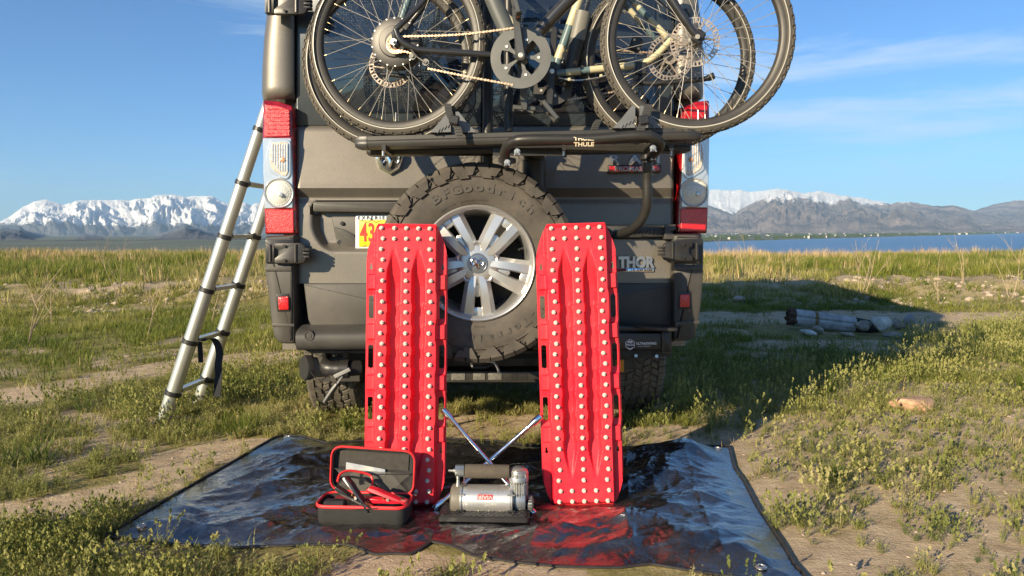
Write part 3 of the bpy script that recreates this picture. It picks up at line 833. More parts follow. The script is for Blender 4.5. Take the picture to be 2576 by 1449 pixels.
p = spots(14000, -4, 6, 1.6, 9, lambda x, y: bare(x, y) * .7)
scatter('gravel', ST, p, .004 + .020 * rs.rand(len(p)) ** 4, rs.rand(len(p)), MATS['pale_rubble'], tilt=0)

# ------------------------------------------------------------------ plants one can point at
def plant(name, label, cat, u, v, temps, s, tint, material, n=1, r=.0, group=None):
    c = G(u, v, 0.0); root = thing(name, label, cat, (c.x, c.y, float(gh(c.x, c.y))), 0, group)
    a = rs.uniform(0, 6.28, n); q = r * rs.rand(n) ** .6
    xy = np.stack([c.x + q * np.cos(a), c.y + q * np.sin(a)], 1)
    o = scatter('blades' if temps is not W3 and temps is not W2 else 'stems', temps, xy, s * rs.uniform(.75, 1.15, n), np.clip(tint + rs.normal(0, .06, n), 0, 1), material, kind=None, parent=None)
    M = MW[root.name].inverted(); o.data.transform(M); o.parent = root; MW[o.name] = MW[root.name]
    return root
GT = 'grass tufts standing apart from the rest'
for (u, v, s, n, r, tn, lb) in [
    (60, 1058, .75, 3, .06, .18, 'dark green grass tuft at the left edge, farther of the two there'),
    (80, 1165, .9, 5, .12, .22, 'wide sprawling grass tuft at the left edge, the nearer and larger of the two there'),
    (312, 1012, .65, 3, .05, .20, 'green grass tuft on the dirt track left of the ladder foot'),
    (350, 868, .9, 3, .08, .30, 'bushy sunlit grass tuft left of the ladder in the middle of the field'),
    (625, 1082, .85, 6, .13, .30, 'spiky grass tuft between the ladder and the rear wheel of the van'),
    (880, 1085, .8, 4, .1, .32, 'pale grass tuft in front of the left rear tyre of the van'),
    (270, 1290, .6, 3, .05, .38, 'tall thin grass tuft beside the front left corner of the tarp'),
    (1870, 985, .75, 3, .05, .30, 'bright green upright tuft right of the right rear tyre'),
    (2085, 985, .9, 5, .06, .25, 'tall bright green tuft at the edge of the van shadow, left of the orange stone'),
    (2590, 985, 1.25, 4, .08, .15, 'dark green tuft cut off by the right edge of the picture'),
    (2110, 1220, .6, 4, .06, .25, 'green grass tuft on the bare earth right of the tarp'),
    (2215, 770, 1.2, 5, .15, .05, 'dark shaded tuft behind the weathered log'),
    (1130, 1448, .42, 3, .05, .40, 'pale grass blades poking up in front of the fold in the tarp edge'),
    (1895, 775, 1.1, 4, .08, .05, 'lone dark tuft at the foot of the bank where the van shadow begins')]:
    plant('grass_tuft', lb, 'grass tuft', u, v, G2, s, tn, M_GRASS, n, r, GT)
for (u, v, s, n, r, tn, lb) in [
    (1995, 1318, .9, 14, .10, .40, 'round low weed touching the right edge of the tarp'),
    (2335, 1335, .75, 12, .12, .30, 'flat dark weed alone on the rippled earth at lower right'),
    (1950, 1040, .85, 7, .10, .45, 'leafy weed halfway between the right rear tyre and the orange stone'),
    (2040, 1030, .8, 8, .12, .50, 'leafy weed growing left of the orange stone'),
    (2420, 1190, .8, 14, .20, .30, 'spreading dark weed patch near the right edge below the orange stone'),
    (1930, 1200, .8, 6, .08, .55, 'pale dusty weed beside the back right corner of the tarp')]:
    plant('leafy_weed', lb, 'weed', u, v, W2, s, tn, M_WEED, n, r, 'leafy weeds on the bare earth')
def dry_stalk(u, v, h, lb, seed):
    q = random.Random(seed); Y = G(u, v, .0).y
    c = Vector((0, 0, 0)); D = W(u, v, 10.0)
    # foot on the sloping bank: march along the line of sight
    Y = 4.0
    while Y < 40:
        P = W(u, v, Y)
        if P.z <= float(gh(P.x, P.y)): break
        Y += .05
    root = thing('dry_stalk', lb, 'dry plant', (P.x, P.y, P.z - .02), 0, 'bare dry stalks on the bank')
    b = MB()
    def br(p, d, l, r, dep):
        pts = [p]; 
        for i in range(4):
            d = (d + Vector((q.uniform(-.12, .12), q.uniform(-.12, .12), q.uniform(0, .1)))).normalized(); pts.append(pts[-1] + d * l / 4)
        b.tube(pts, [r, r * .85, r * .7, r * .55, r * .35], 4)
        if dep:
            for i in range(q.randint(2, 3)):
                k = q.randint(1, 3); a = q.uniform(0, 6.28)
                br(pts[k], (d * 1.0 + Vector((math.cos(a), math.sin(a), .1)) * .7).normalized(), l * q.uniform(.35, .6), r * .6, dep - 1)
    P = Vector(root.location)
    for i in range(q.randint(1, 3)):
        br(P + Vector((q.uniform(-.03, .03), q.uniform(-.03, .03), 0)), Vector((q.uniform(-.35, .35), q.uniform(-.3, .3), 1)).normalized(), h * q.uniform(.7, 1), .006, 2)
    b.build('stem', mat('dry_stem', (.40, .30, .19), .9, var=.2), root)
for i, (u, v, h, lb) in enumerate([
    (67, 865, .75, 'bare dry stalk at the far left of the bank'), (125, 815, .6, 'short bare dry stalk second from the left on the bank'),
    (302, 745, .95, 'tall forked dry stalk on the green rise left of the ladder'), (375, 790, .65, 'thin dry stalk on the bank below the forked one'),
    (534, 812, 1.0, 'tallest dry stalk on the bank, just left of the ladder'), (365, 858, .55, 'low spreading dead shrub at the foot of the bank left of the ladder'),
    (1840, 745, .85, 'forked dry stalk just right of the van on the bank'), (1985, 755, .7, 'dry stalk behind the lone dark tuft'),
    (2168, 748, .95, 'tall dry stalk on the bank behind the log'), (2365, 762, .95, 'dry forked stalk on the bank, upper right, right of the log'),
    (2420, 715, .7, 'thin dry stalk high on the rise at upper right'), (2545, 755, .8, 'dry stalk on the bank nearest the right edge')]):
    dry_stalk(u, v, h, lb, 50 + i)

# ------------------------------------------------------------------ stones and log on the right
def rock(u, v, Y, wpx, hpx, label, m, seed, rz=0.0, dep=.8, name='stone', group=None):
    """a stone whose middle is seen at u, v at distance Y"""
    P = W(u, v, Y); s = Y / F; P.z += hpx * s * (.28 if group else .08)
    V, Fc = stone_geo(seed, 3, 1.0)
    q = V / (V.max(0) - V.min(0)); 
    q = q * [wpx * s, wpx * s * dep, hpx * s]
    root_m = Matrix.Translation((P.x, P.y, P.z)) @ Matrix.Rotation(rz, 4, 'Y')
    me = bpy.data.meshes.new(name); me.from_pydata([root_m @ Vector(a) for a in q], [], [tuple(f) for f in Fc]); me.materials.append(m)
    me.polygons.foreach_set('use_smooth', [True] * len(me.polygons)); me.set_sharp_from_angle(angle=R(24))
    c = Vector((P.x, P.y, 0)); me.transform(Matrix.Translation(-c))
    o = bpy.data.objects.new(name, me); COL.objects.link(o); o.location = c
    prop(o, label, 'stone', group); return o
mp_ = mat('pale_stone', (.62, .60, .55), .85, var=.25, scale=14, bump=.6, bscale=30, spec=.3)
mg_ = mat('grey_brown_stone', (.36, .31, .26), .9, var=.3, scale=12, bump=.6, bscale=26, spec=.2)
mo_ = mat('orange_stone', (.46, .29, .185), .85, var=.3, scale=22, bump=.9, bscale=60, spec=.2)
RG = 'stones lying round the log'
rock(2220, 824, 7.62, 56, 42, 'large pale pointed stone leaning against the charred end of the log', mp_, 3, R(12), group=RG)
rock(2172, 827, 7.68, 44, 28, 'square tan stone in front of the log, left of the large pale one', mg_, 5, R(6), group=RG)
rock(2287, 822, 8.1, 32, 42, 'upright blocky grey stone standing apart at the right of the log', mat('grey_stone', (.27, .26, .26), .9, var=.3, scale=16, bump=.5), 8, group=RG)
rock(2256, 824, 8.1, 32, 30, 'dark grey stone half hidden behind the large pale one', mg_, 10, group=RG)
rock(2058, 836, 7.75, 32, 20, 'brown wedge-shaped stone under the middle of the log', mg_, 12, R(20), group=RG)
rock(2032, 842, 7.6, 46, 16, 'flat pale stone lying at the left under the log', mp_, 15, R(12), group=RG)
rock(2132, 845, 7.55, 38, 14, 'flat tan stone on the ground below the log', mat('tan_stone', (.36, .29, .22), .9, var=.25, scale=14, bump=.5), 18, R(8), group=RG)
rock(2245, 848, 7.5, 46, 18, 'low rounded mud-brown stone in front of the large pale one', mg_, 21, group=RG)
rock(2175, 862 + 12, 7.0, 20, 8, 'small white stone lying in the shade in front of the log', mp_, 24, group=RG)
rock(2300, 1022, 4.35, 122, 46, 'smooth orange stone half sunk in the earth at the right', mo_, 27, R(6), .7)
rock(1858, 752, 10.6, 34, 14, 'pinkish boulder at the foot of the bank just right of the van', mat('pink_stone', (.44, .33, .27), .9, var=.2, scale=8, bump=.5), 29)

lg = thing('weathered_log', 'weathered grey log with a rusty band and a rotten end, propped on stones', 'log', (W(2080, 845, 7.9).x, 7.9, 0.0))
a = W(1985, 797, 8.05); c = W(2212, 826, 7.95)
ax = (c - a).normalized(); e1 = Vector((0, 0, 1)); e1 = (e1 - ax * e1.dot(ax)).normalized(); e2 = ax.cross(e1); Ll = (c - a).length
def logpart(t0, t1, name, m, r0, r1, nr=14, amp=.12, n=28, burnt=0):
    b = MB(); q = random.Random(5)
    vs = []; fs = []
    for i in range(nr):
        t = t0 + (t1 - t0) * i / (nr - 1)
        for j in range(n):
            an = 2 * math.pi * j / n
            rr = (r0 + (r1 - r0) * i / (nr - 1)) * (1 + amp * (float(vn(j * .9, 3 + t * 1.5, 5)) - .5) + (-.20 if j in (6, 17, 22) else 0))
            tt_ = t
            if t0 <= 0 and i == 0: tt_ -= .035 * float(vn(j * 1.7, 0, 8))
            vs.append(a + ax * (tt_ * Ll) + (e1 * math.cos(an) + e2 * math.sin(an)) * rr)
    for i in range(nr - 1):
        for j in range(n): fs.append((i * n + j, i * n + (j + 1) % n, (i + 1) * n + (j + 1) % n, (i + 1) * n + j))
    k = len(vs); vs.append(a + ax * ((t0 + (.05 if t0 <= 0 else 0)) * Ll)); vs.append(a + ax * (t1 * Ll))
    for j in range(n): fs.append((k, (j + 1) % n, j)); fs.append((k + 1, (nr - 1) * n + j, (nr - 1) * n + (j + 1) % n))
    b.add(vs, fs); return b.build(name, m, lg, 25)
s_ = 8.0 / F
logpart(0.06, .72, 'trunk', mat('silvered_wood', (.42, .41, .40), .85, var=.35, scale=9, bump=.8, bscale=30), 22 * s_, 21 * s_)
logpart(-.0, .075, 'rotten_end', mat('rotten_wood', (.085, .045, .028), .95, var=.5, scale=20, bump=1), 21 * s_, 21.5 * s_, 6, .35)
logpart(.27, .305, 'band', mat('rusty_band', (.24, .15, .06), .7, var=.4, scale=30), 23.2 * s_, 23.2 * s_, 3)
logpart(.71, 1.0, 'charred_end', mat('charred_wood', (.014, .012, .011), .8, var=.4, scale=20, bump=.8), 20.6 * s_, 16 * s_, 8, .2)
# ------------------------------------------------------------------ shared materials
M_PAINT = mat('taupe_metallic_paint', (.165, .150, .128), .45, .45, var=.06, scale=6, flake=.8, coat=.2, dirt=.20)
M_DKPAINT = mat('dark_door_paint', (.030, .042, .052), .34, .2, var=.12, scale=5, coat=.3, dirt=.08)
M_CLAD = mat('grey_plastic_cladding', (.045, .043, .039), .52, 0, var=.14, scale=9, bump=.05, bscale=400, dirt=.14)
M_BLACK = mat('black_plastic', (.018, .018, .019), .42, 0, var=.2, scale=12, dirt=.05)
M_SEAM = mat('gap_and_shade_black', (.008, .008, .008), .8)  # near-black for seams, also for the shade painted behind the spare's spokes
M_BLKMET = mat('black_powder_coat', (.022, .021, .020), .36, .1, var=.2, scale=18, bump=.05, bscale=300, dirt=.10)
M_RUB = mat('tyre_rubber', (.058, .052, .045), .72, 0, var=.3, scale=10, dirt=.30, spec=.35)
M_RUB2 = mat('dusty_tyre_rubber', (.10, .088, .070), .8, 0, var=.3, scale=14, dirt=.5, spec=.3)
M_CHROME = mat('chrome', (.75, .76, .78), .10, 1.0, rvar=.05, scale=30)
M_ALU = mat('silver_painted_alloy', (.56, .56, .55), .34, .75, var=.06, scale=12, dirt=.12)
M_STEEL = mat('zinc_steel', (.50, .49, .46), .38, .85, var=.15, scale=60)
M_GLASS = mat('dark_privacy_glass', (.012, .017, .026), .05, 0, spec=.9, rvar=.02, scale=4)

def lens_mat(name, c, c2, sc=60, bands=False, rough=.12, emis=0):
    m = bpy.data.materials.new(name); m.use_nodes = True; t = m.node_tree; b = t.nodes['Principled BSDF']; N = t.nodes.new; K = t.links.new
    co = N('ShaderNodeTexCoord')
    v = N('ShaderNodeTexVoronoi'); v.inputs['Scale'].default_value = sc; 
    mp = N('ShaderNodeMapping'); mp.inputs['Scale'].default_value = (1, 1, 3.0 if bands else 1); K(co.outputs['Object'], mp.inputs[0]); K(mp.outputs[0], v.inputs['Vector'])
    r = N('ShaderNodeValToRGB'); r.color_ramp.elements[0].color = (*c, 1); r.color_ramp.elements[1].color = (*c2, 1); r.color_ramp.elements[0].position = .15; r.color_ramp.elements[1].position = .6
    K(v.outputs['Distance'], r.inputs[0]); K(r.outputs[0], b.inputs['Base Color'])
    b.inputs['Roughness'].default_value = rough; b.inputs['Coat Weight'].default_value = .5; b.inputs['Coat Roughness'].default_value = .10; b.inputs['Specular IOR Level'].default_value = .7
    bp = N('ShaderNodeBump'); bp.inputs['Strength'].default_value = .3; bp.inputs['Distance'].default_value = .004; K(v.outputs['Distance'], bp.inputs['Height']); K(bp.outputs[0], b.inputs['Normal'])
    return m
M_RED = lens_mat('red_lens', (.75, .012, .016), (.50, .006, .010), 210, False, .32)
M_REDB = lens_mat('banded_red_lens', (.72, .010, .014), (.42, .004, .008), 150, True, .30)
M_CLR = lens_mat('clear_lens', (.80, .76, .68), (.50, .42, .34), 170, False, .15)
M_CLRR = lens_mat('clear_round_lens', (.82, .82, .76), (.60, .60, .55), 190, False, .15)
M_BEZ = mat('lamp_bezel', (.58, .60, .62), .22, .6)

pv = VANM @ Vector((0, 1.0, 0))
VAN = thing('camper_van', 'grey-brown camper van seen from behind, with red and clear tail lights and black plastic bumpers', 'camper van', (pv.x, pv.y, 0), R(1.9))
Z = lambda v, dy=0.0: VL(1213, v, dy).z
X = lambda u, dy=0.0, v=450: VL(u, v, dy).x

# ---- hull: side outline swept across, so that its shadow falls as the van's does
side = [(.10, .50), (.10, 2.30), (.16, 2.50), (.5, 2.58), (3.2, 2.58), (3.6, 2.50), (4.25, 1.62), (4.95, 1.30), (5.25, 1.0), (5.3, .42), (4.7, .40), (4.6, .68), (4.25, .82), (3.9, .68), (3.75, .42), (1.5, .42), (1.38, .70), (.98, .86), (.6, .70), (.5, .50)]
def swp(a, y, b):   # a along the van, y across, b up
    k = 1 - .05 * max(0, b - 1.0) ** 1.3
    return Vector((y * k, a, b))
b = MB(VANM); b.prism(side, -.975, .975, .0, swp); b.build('body_shell', M_PAINT, VAN, 25)
b = MB(VANM); b.box((0, 2.6, .46), (1.5, 4.6, .10)); b.build('floor_pan', M_SEAM, VAN, 0)

# ---- corner pillars
def pillar(pts, name='corner_pillar'):
    return plate(name, pts, -.03, .35, M_PAINT, VAN, .03, .02)
#pillar([(690, -70), (742, -70), (741, 262), (700, 252), (658, 247), (660, 170), (664, 100), (673, 20)])
#pillar([(1697, -70), (1752, -70), (1768, 60), (1771, 247), (1735, 247), (1698, 255)])
def loft_pillar(outer, inner):
    b = MB(VANM); V = []; vs = np.linspace(-80, 249, 22)
    uo = np.interp(vs, [p[1] for p in outer], [p[0] for p in outer]); n = 9
    for v, u1 in zip(vs, uo):
        e = max(0, (v - 236) / 13.) ** 2 * .02
        for (t, d) in ((0, .06), (0, -.012), (.04, -.022), (.35, -.034), (.65, -.033), (.85, -.026), (.96, -.006), (1.0, .05), (1.0, .40)):
            V.append(VL(inner + (u1 - inner) * t, v + 3 * t * (1 if inner < 1200 else 0) - 3, min(d, .07)) + Vector((0, e + (.33 if d > .3 else 0), 0)))
    Fq = [(i * n + j, i * n + j + 1, (i + 1) * n + j + 1, (i + 1) * n + j) for i in range(21) for j in range(n - 1)] + [tuple(21 * n + j for j in range(n))]
    return b.add(V, Fq).build('corner_pillar', M_PAINT, VAN, 60)
loft_pillar([(690, -80), (682, -20), (673, 20), (664, 100), (660, 170), (658, 250)], 741)
loft_pillar([(1744, -80), (1752, -20), (1759, 20), (1768, 100), (1770, 170), (1771, 250)], 1698)
# ---- hinges at the top left, in a moulded recess
def hinge(cu, cv, s=1, flip=1, sc=1.0):
    """two-knuckle door hinge; flip = side the long arm points to"""
    f = lambda du, dv: (cu + du * flip * sc, cv + dv * sc)
    root = plate('hinge', [f(-44, -24), f(44, -24), f(44, 24), f(-44, 24)], -.118, -.085, M_BLACK, VAN, .003, .006)
    def sub(nm, pts, a, c, m, bv=.003, rad=.004):
        pl = roundpoly(px_poly(pts, a), rad) if rad else px_poly(pts, a)
        return MB(VANM).prism(pl, a, c, bv).build(nm, m, root)
    sub('hinge_arm', [f(-22, -26), f(40, -26), f(52, -20), f(58, -8), f(52, -2), f(52, 5), f(58, 14), f(52, 24), f(40, 26), f(-22, 26), f(-22, 14), f(-12, 6), f(-12, -8), f(-22, -14)], -.140, -.118, M_BLKMET)
    for du in (-32, 32):
        p0 = VL(*f(du, -22), -.140); p1 = VL(*f(du, 22), -.140)
        MB(VANM).cyl(p0, p1, .0075, n=10).build('pin', M_STEEL if False else M_BLKMET, root)
    for dv in (-18, 18):
        p = VL(*f(4, dv), -.142); MB(VANM).cyl(p, p + Vector((0, -.007, 0)), .007, n=6).build('bolt', M_BLACK, root)
    for dv in (-9, 0, 9):
        sub('knuckle', [f(48, dv - 3), f(66, dv - 3), f(66, dv + 3), f(48, dv + 3)], -.140, -.10, M_BLACK, .002, 0)
    return root

# ---- doors: height field surfaces with crease and handle recess
def door(name, u0, u1, rec, mat_, vtop=316, vbot=713, n=110):
    us = np.linspace(u0, u1, n); vs = np.linspace(vtop, vbot, 130)
    def prof(v):
        return np.interp(v, [316, 322, 330, 400, 460, 473, 497, 503, 512, 560, 640, 713], [.012, -.004, -.010, -.022, -.040, -.046, -.012, -.014, -.022, -.030, -.036, -.040])
    V = []; 
    for i, u in enumerate(us):
        for v in vs:
            d = float(prof(v)) + (rec(u, v) if rec else 0)
            e = min((u - u0), (u1 - u)) / 6.0
            if e < 1: d += .012 * (1 - max(e, 0)) ** 2
            V.append(VL(u, v, d))
    n2 = len(vs)
    Fq = [tuple(int(k) for k in r) for r in grid_faces(n, n2)]
    b = MB(VANM); b.add(V, Fq)
    return b.build(name, mat_, VAN, 45)
def sd(u, v, x0, x1, y0, y1, r):
    cx, cy, hx, hy = (x0 + x1) / 2, (y0 + y1) / 2, (x1 - x0) / 2 - r, (y1 - y0) / 2 - r
    dx, dy = abs(u - cx) - hx, abs(v - cy) - hy
    return math.hypot(max(dx, 0), max(dy, 0)) + min(max(dx, dy), 0) - r
def rec_left(u, v):
    x0 = 783 + 40 * max(0, (v - 560) / 75.0) ** 2
    d = sd(u, v, x0, 1260, 505, 634, 22)
    return .052 * float(sstep(2, -26 if v > 540 else -6, d))
def rec_right(u, v):
    d = sd(u, v, 1500, 1690, 568, 600, 4)
    return .014 * float(sstep(2, -3, d))
dl = door('left_rear_door', 745, 1211, rec_left, M_PAINT)
dr = door('right_rear_door', 1215, 1694, rec_right, M_PAINT)
# dark upper halves with the rear windows
plate('upper_door_panel', [(745, -75), (1211, -75), (1211, 316), (745, 316)], .004, .06, M_DKPAINT, VAN, .006, .01)
plate('upper_door_panel', [(1215, -75), (1696, -75), (1696, 316), (1215, 316)], .004, .06, M_DKPAINT, VAN, .006, .01)
wg = plate('window', [(800, -60), (1195, -60), (1195, 262), (1180, 284), (815, 284), (800, 268)], -.004, .012, M_GLASS, VAN, .004, .03)
wg2 = plate('window', [(1232, -60), (1650, -60), (1650, 268), (1636, 284), (1246, 284), (1232, 262)], -.004, .012, M_GLASS, VAN, .004, .03)
# printed dots that fade across the glass
dm = mat('glass_print', (.20, .25, .25), .35)
for (a0, a1, nm) in ((808, 1185, wg), (1240, 1640, wg2)):
    b = MB(VANM); q = random.Random(3)
    for i in range(95):
        for j in range(72):
            u = a0 + i * 4.0; v = -12 + j * 4.0
            k = float(fbm(u / 60., v / 45., 3, 6))
            if u > a1 or k < .52 or q.random() < .3: continue
            p = VL(u, v, -.0052); r = .0009 + .0016 * (k - .50) * q.uniform(.5, 1.8)
            b.add([p + Vector((-r, 0, 0)), p + Vector((0, 0, -r)), p + Vector((r, 0, 0)), p + Vector((0, 0, r))], [(0, 1, 2, 3)])
    o = b.build('print', dm, nm, 0, kind='stuff')
# gaps
plate('door_seam', [(741, -75), (746, -75), (746, 868), (741, 868)], .02, .08, M_SEAM, VAN)
plate('door_seam', [(1210, -75), (1216, -75), (1216, 825), (1210, 825)], .03, .08, M_SEAM, VAN)
plate('door_seam', [(1692, -75), (1698, -75), (1698, 825), (1692, 825)], .02, .08, M_SEAM, VAN)
plate('backing', [(745, 300), (1694, 300), (1694, 860), (745, 860)], .062, .095, M_SEAM, VAN)
# ---- handle strip, number plate bracket, number plate
plate('handle_strip', [(787, 507), (1120, 507), (1120, 535), (787, 533)], -.034, .03, M_CLAD, VAN, .006, .012)
br_ = plate('plate_bracket', [(833, 544), (1180, 544), (1180, 634), (866, 634), (850, 622), (842, 590)], .004, .04, M_CLAD, VAN, .004, .012)
MB(VANM).prism(roundpoly(px_poly([(838, 570), (868, 578), (890, 590), (898, 610), (902, 632), (872, 632), (856, 618), (846, 592)], -.006), .01), -.006, .004, .003).build('moulded_step', M_CLAD, br_)
for (u, v, r) in ((860, 562, .0095), (853, 608, .0125)):
    p = VL(u, v, -.007); MB(VANM).lathe([(0, 0), (r * .75, 0), (r * .8, .003), (r, .004), (r, .016)], p + Vector((0, 0, 0)), (0, 1, 0), 18).build('plug', M_BLACK, br_)
npl = plate('number_plate', [(894, 543), (1120, 543), (1120, 630), (894, 630)], -.016, -.006, mat('plate_frame', (.60, .66, .72), .35, var=.04), VAN, .003, .010)
MB(VANM).prism(px_poly([(903, 553), (1112, 553), (1112, 621), (903, 621)], -.019), -.019, -.015, .001).build('plate_face', mat('yellow_plate', (.80, .56, .015), .35, var=.08, scale=30), npl)
tb = MB(VANM); add_text(tb, 'EXPERIENCE', VL(897 + 3, 548.5, -.0172), (1, 0, 0), (0, 0, 1), .021, .0006, .0005, 1.0, 1.75, 'LEFT'); tb.build('lettering', mat('plate_text', (.02, .02, .03), .5), npl, 0)
tb = MB(VANM); add_text(tb, '43', VL(905, 587, -.0205), (1, 0, 0), (0, 0, 1), .118, .001, .002, .58, 1.05, 'LEFT'); tb.build('digits', mat('plate_digits', (.72, .05, .03), .45), npl, 0)
tb = MB(VANM); q = random.Random(4)
for i in range(16):     # printed hills and grass
    u = 905 + i * 3.4; p = VL(u, 556.5 - 2.5 * math.sin(i * .9), -.0200); r = .004
    tb.add([p + Vector((-r, 0, -r * .6)), p + Vector((r, 0, -r * .6)), p + Vector((0, 0, r * .7))], [(0, 1, 2)])
for i in range(9):
    p = VL(912 + i * 1.3, 620, -.0200); d = Vector((q.uniform(-.4, .4), 0, 1)) * .012 * q.uniform(.5, 1.6)
    tb.add([p, p + Vector((.0012, 0, 0)), p + d], [(0, 1, 2)])
tb.build('printed_grass', mat('plate_green', (.06, .16, .05), .5), npl, 0, kind='stuff')
p = VL(931, 550, -.020); MB(VANM).cyl(p, p + Vector((0, -.004, 0)), .0045, n=6).build('screw', M_STEEL, npl)
# right handle under the trim bar
hs = plate('handle_strip', [(1440, 566), (1690, 566), (1690, 600), (1440, 600)], -.055, -.01, M_BLACK, VAN, .006, .004)
hp = plate('step_pad', [(1585, 568), (1672, 571), (1672, 596), (1540, 598), (1556, 586)], -.072, -.05, M_CLAD, VAN, .004, .002)
for i in range(9):
    u = 1592 + i * 9
    MB(VANM).prism(px_poly([(u, 590), (u + 3, 577), (u + 6, 577), (u + 3, 590)], -.076), -.076, -.07, .001).build('tread_bar', M_CLAD, hp)
plate('latch_catch', [(1672, 566), (1700, 564), (1700, 578), (1686, 583), (1700, 592), (1700, 602), (1672, 602)], -.09, -.04, M_CLAD, VAN, .003)
# ---- lower cladding and bumper
plate('lower_door_cladding', [(763, 713), (1211, 713), (1211, 822), (783, 822), (775, 806)], -.062, .03, M_CLAD, VAN, .008, .008)
plate('lower_door_cladding', [(1215, 713), (1690, 713), (1690, 826), (1215, 826)], -.062, .03, M_CLAD, VAN, .008, .008)
b = MB(VANM)        # step bumper: rounded section swept across
sec = [(-.075, 822), (-.15, 827), (-.185, 833), (-.195, 842), (-.195, 862), (-.185, 874), (-.15, 880), (.05, 880), (.05, 822)]
x0, x1 = VL(744, 850, -.19).x, VL(1560, 850, -.19).x
k0 = [Vector((x0, d, VL(1213, v, -.19).z)) for d, v in sec]; k1 = [Vector((x1, p.y, p.z)) for p in k0]
ns = len(sec); b.add(k0 + k1, [(i, (i + 1) % ns, (i + 1) % ns + ns, i + ns) for i in range(ns)] + [tuple(range(ns)), tuple(range(2 * ns - 1, ns - 1, -1))])
bp_ = b.build('step_bumper', M_CLAD, VAN, 50)
p = VL(778, 845, -.196); MB(VANM).lathe([(0, -.002), (.010, -.002), (.012, 0), (.017, 0), (.018, -.003), (.0205, -.003), (.022, 0), (.022, .02)], p, (0, 1, 0), 24).build('parking_sensor', M_CLAD, bp_)
def corner(pts, name='bumper_corner'):
    return plate(name, pts, -.105, .32, M_CLAD, VAN, .022, .012)
cl = corner([(664, 594), (742, 590), (742, 866), (712, 866), (697, 862), (686, 846), (680, 812), (672, 740), (664, 680)])
crn = corner([(1694, 588), (1766, 586), (1773, 604), (1772, 690), (1767, 760), (1760, 815), (1748, 852), (1735, 858), (1694, 860)])
for (root, pts) in ((cl, [(666, 602), (739, 600), (739, 664), (668, 664)]), (crn, [(1697, 602), (1768, 600), (1768, 664), (1697, 664)])):
    MB(VANM).prism(roundpoly(px_poly(pts, -.108), .012), -.108, -.09, .003).build('hinge_pocket', M_BLACK, root)
for (root, pts) in ((cl, [(664, 672), (733, 672), (733, 682), (668, 682)]), (crn, [(1698, 670), (1767, 670), (1766, 680), (1698, 680)])):
    MB(VANM).prism(px_poly(pts, -.113), -.113, -.10, .002).build('moulding', M_CLAD, root)
for (root, pts) in ((cl, [(683, 812), (740, 815), (740, 822), (684, 822)]), (crn, [(1698, 810), (1760, 806), (1759, 815), (1698, 820)])):
    MB(VANM).prism(px_poly(pts, -.110), -.110, -.10, .002).build('moulding', M_CLAD, root)
hinge(712, 637, 1, 1); hinge(1722, 632, 1, -1, .95)
hinge(712, 8, 1, 1, 1.05)
for (pts, inner) in (([(694, 740), (727, 738), (729, 784), (697, 785)], [(699, 747), (725, 746), (726, 779), (701, 780)]), ([(1706, 735), (1740, 733), (1739, 778), (1706, 778)], [(1711, 741), (1735, 740), (1735, 772), (1711, 773)])):
    r_ = plate('reflector_recess', pts, -.108, -.10, M_BLACK, VAN, .002, .006)
    MB(VANM).prism(roundpoly(px_poly(inner, -.117), .005), -.117, -.105, .003).build('reflector', M_RED, r_)

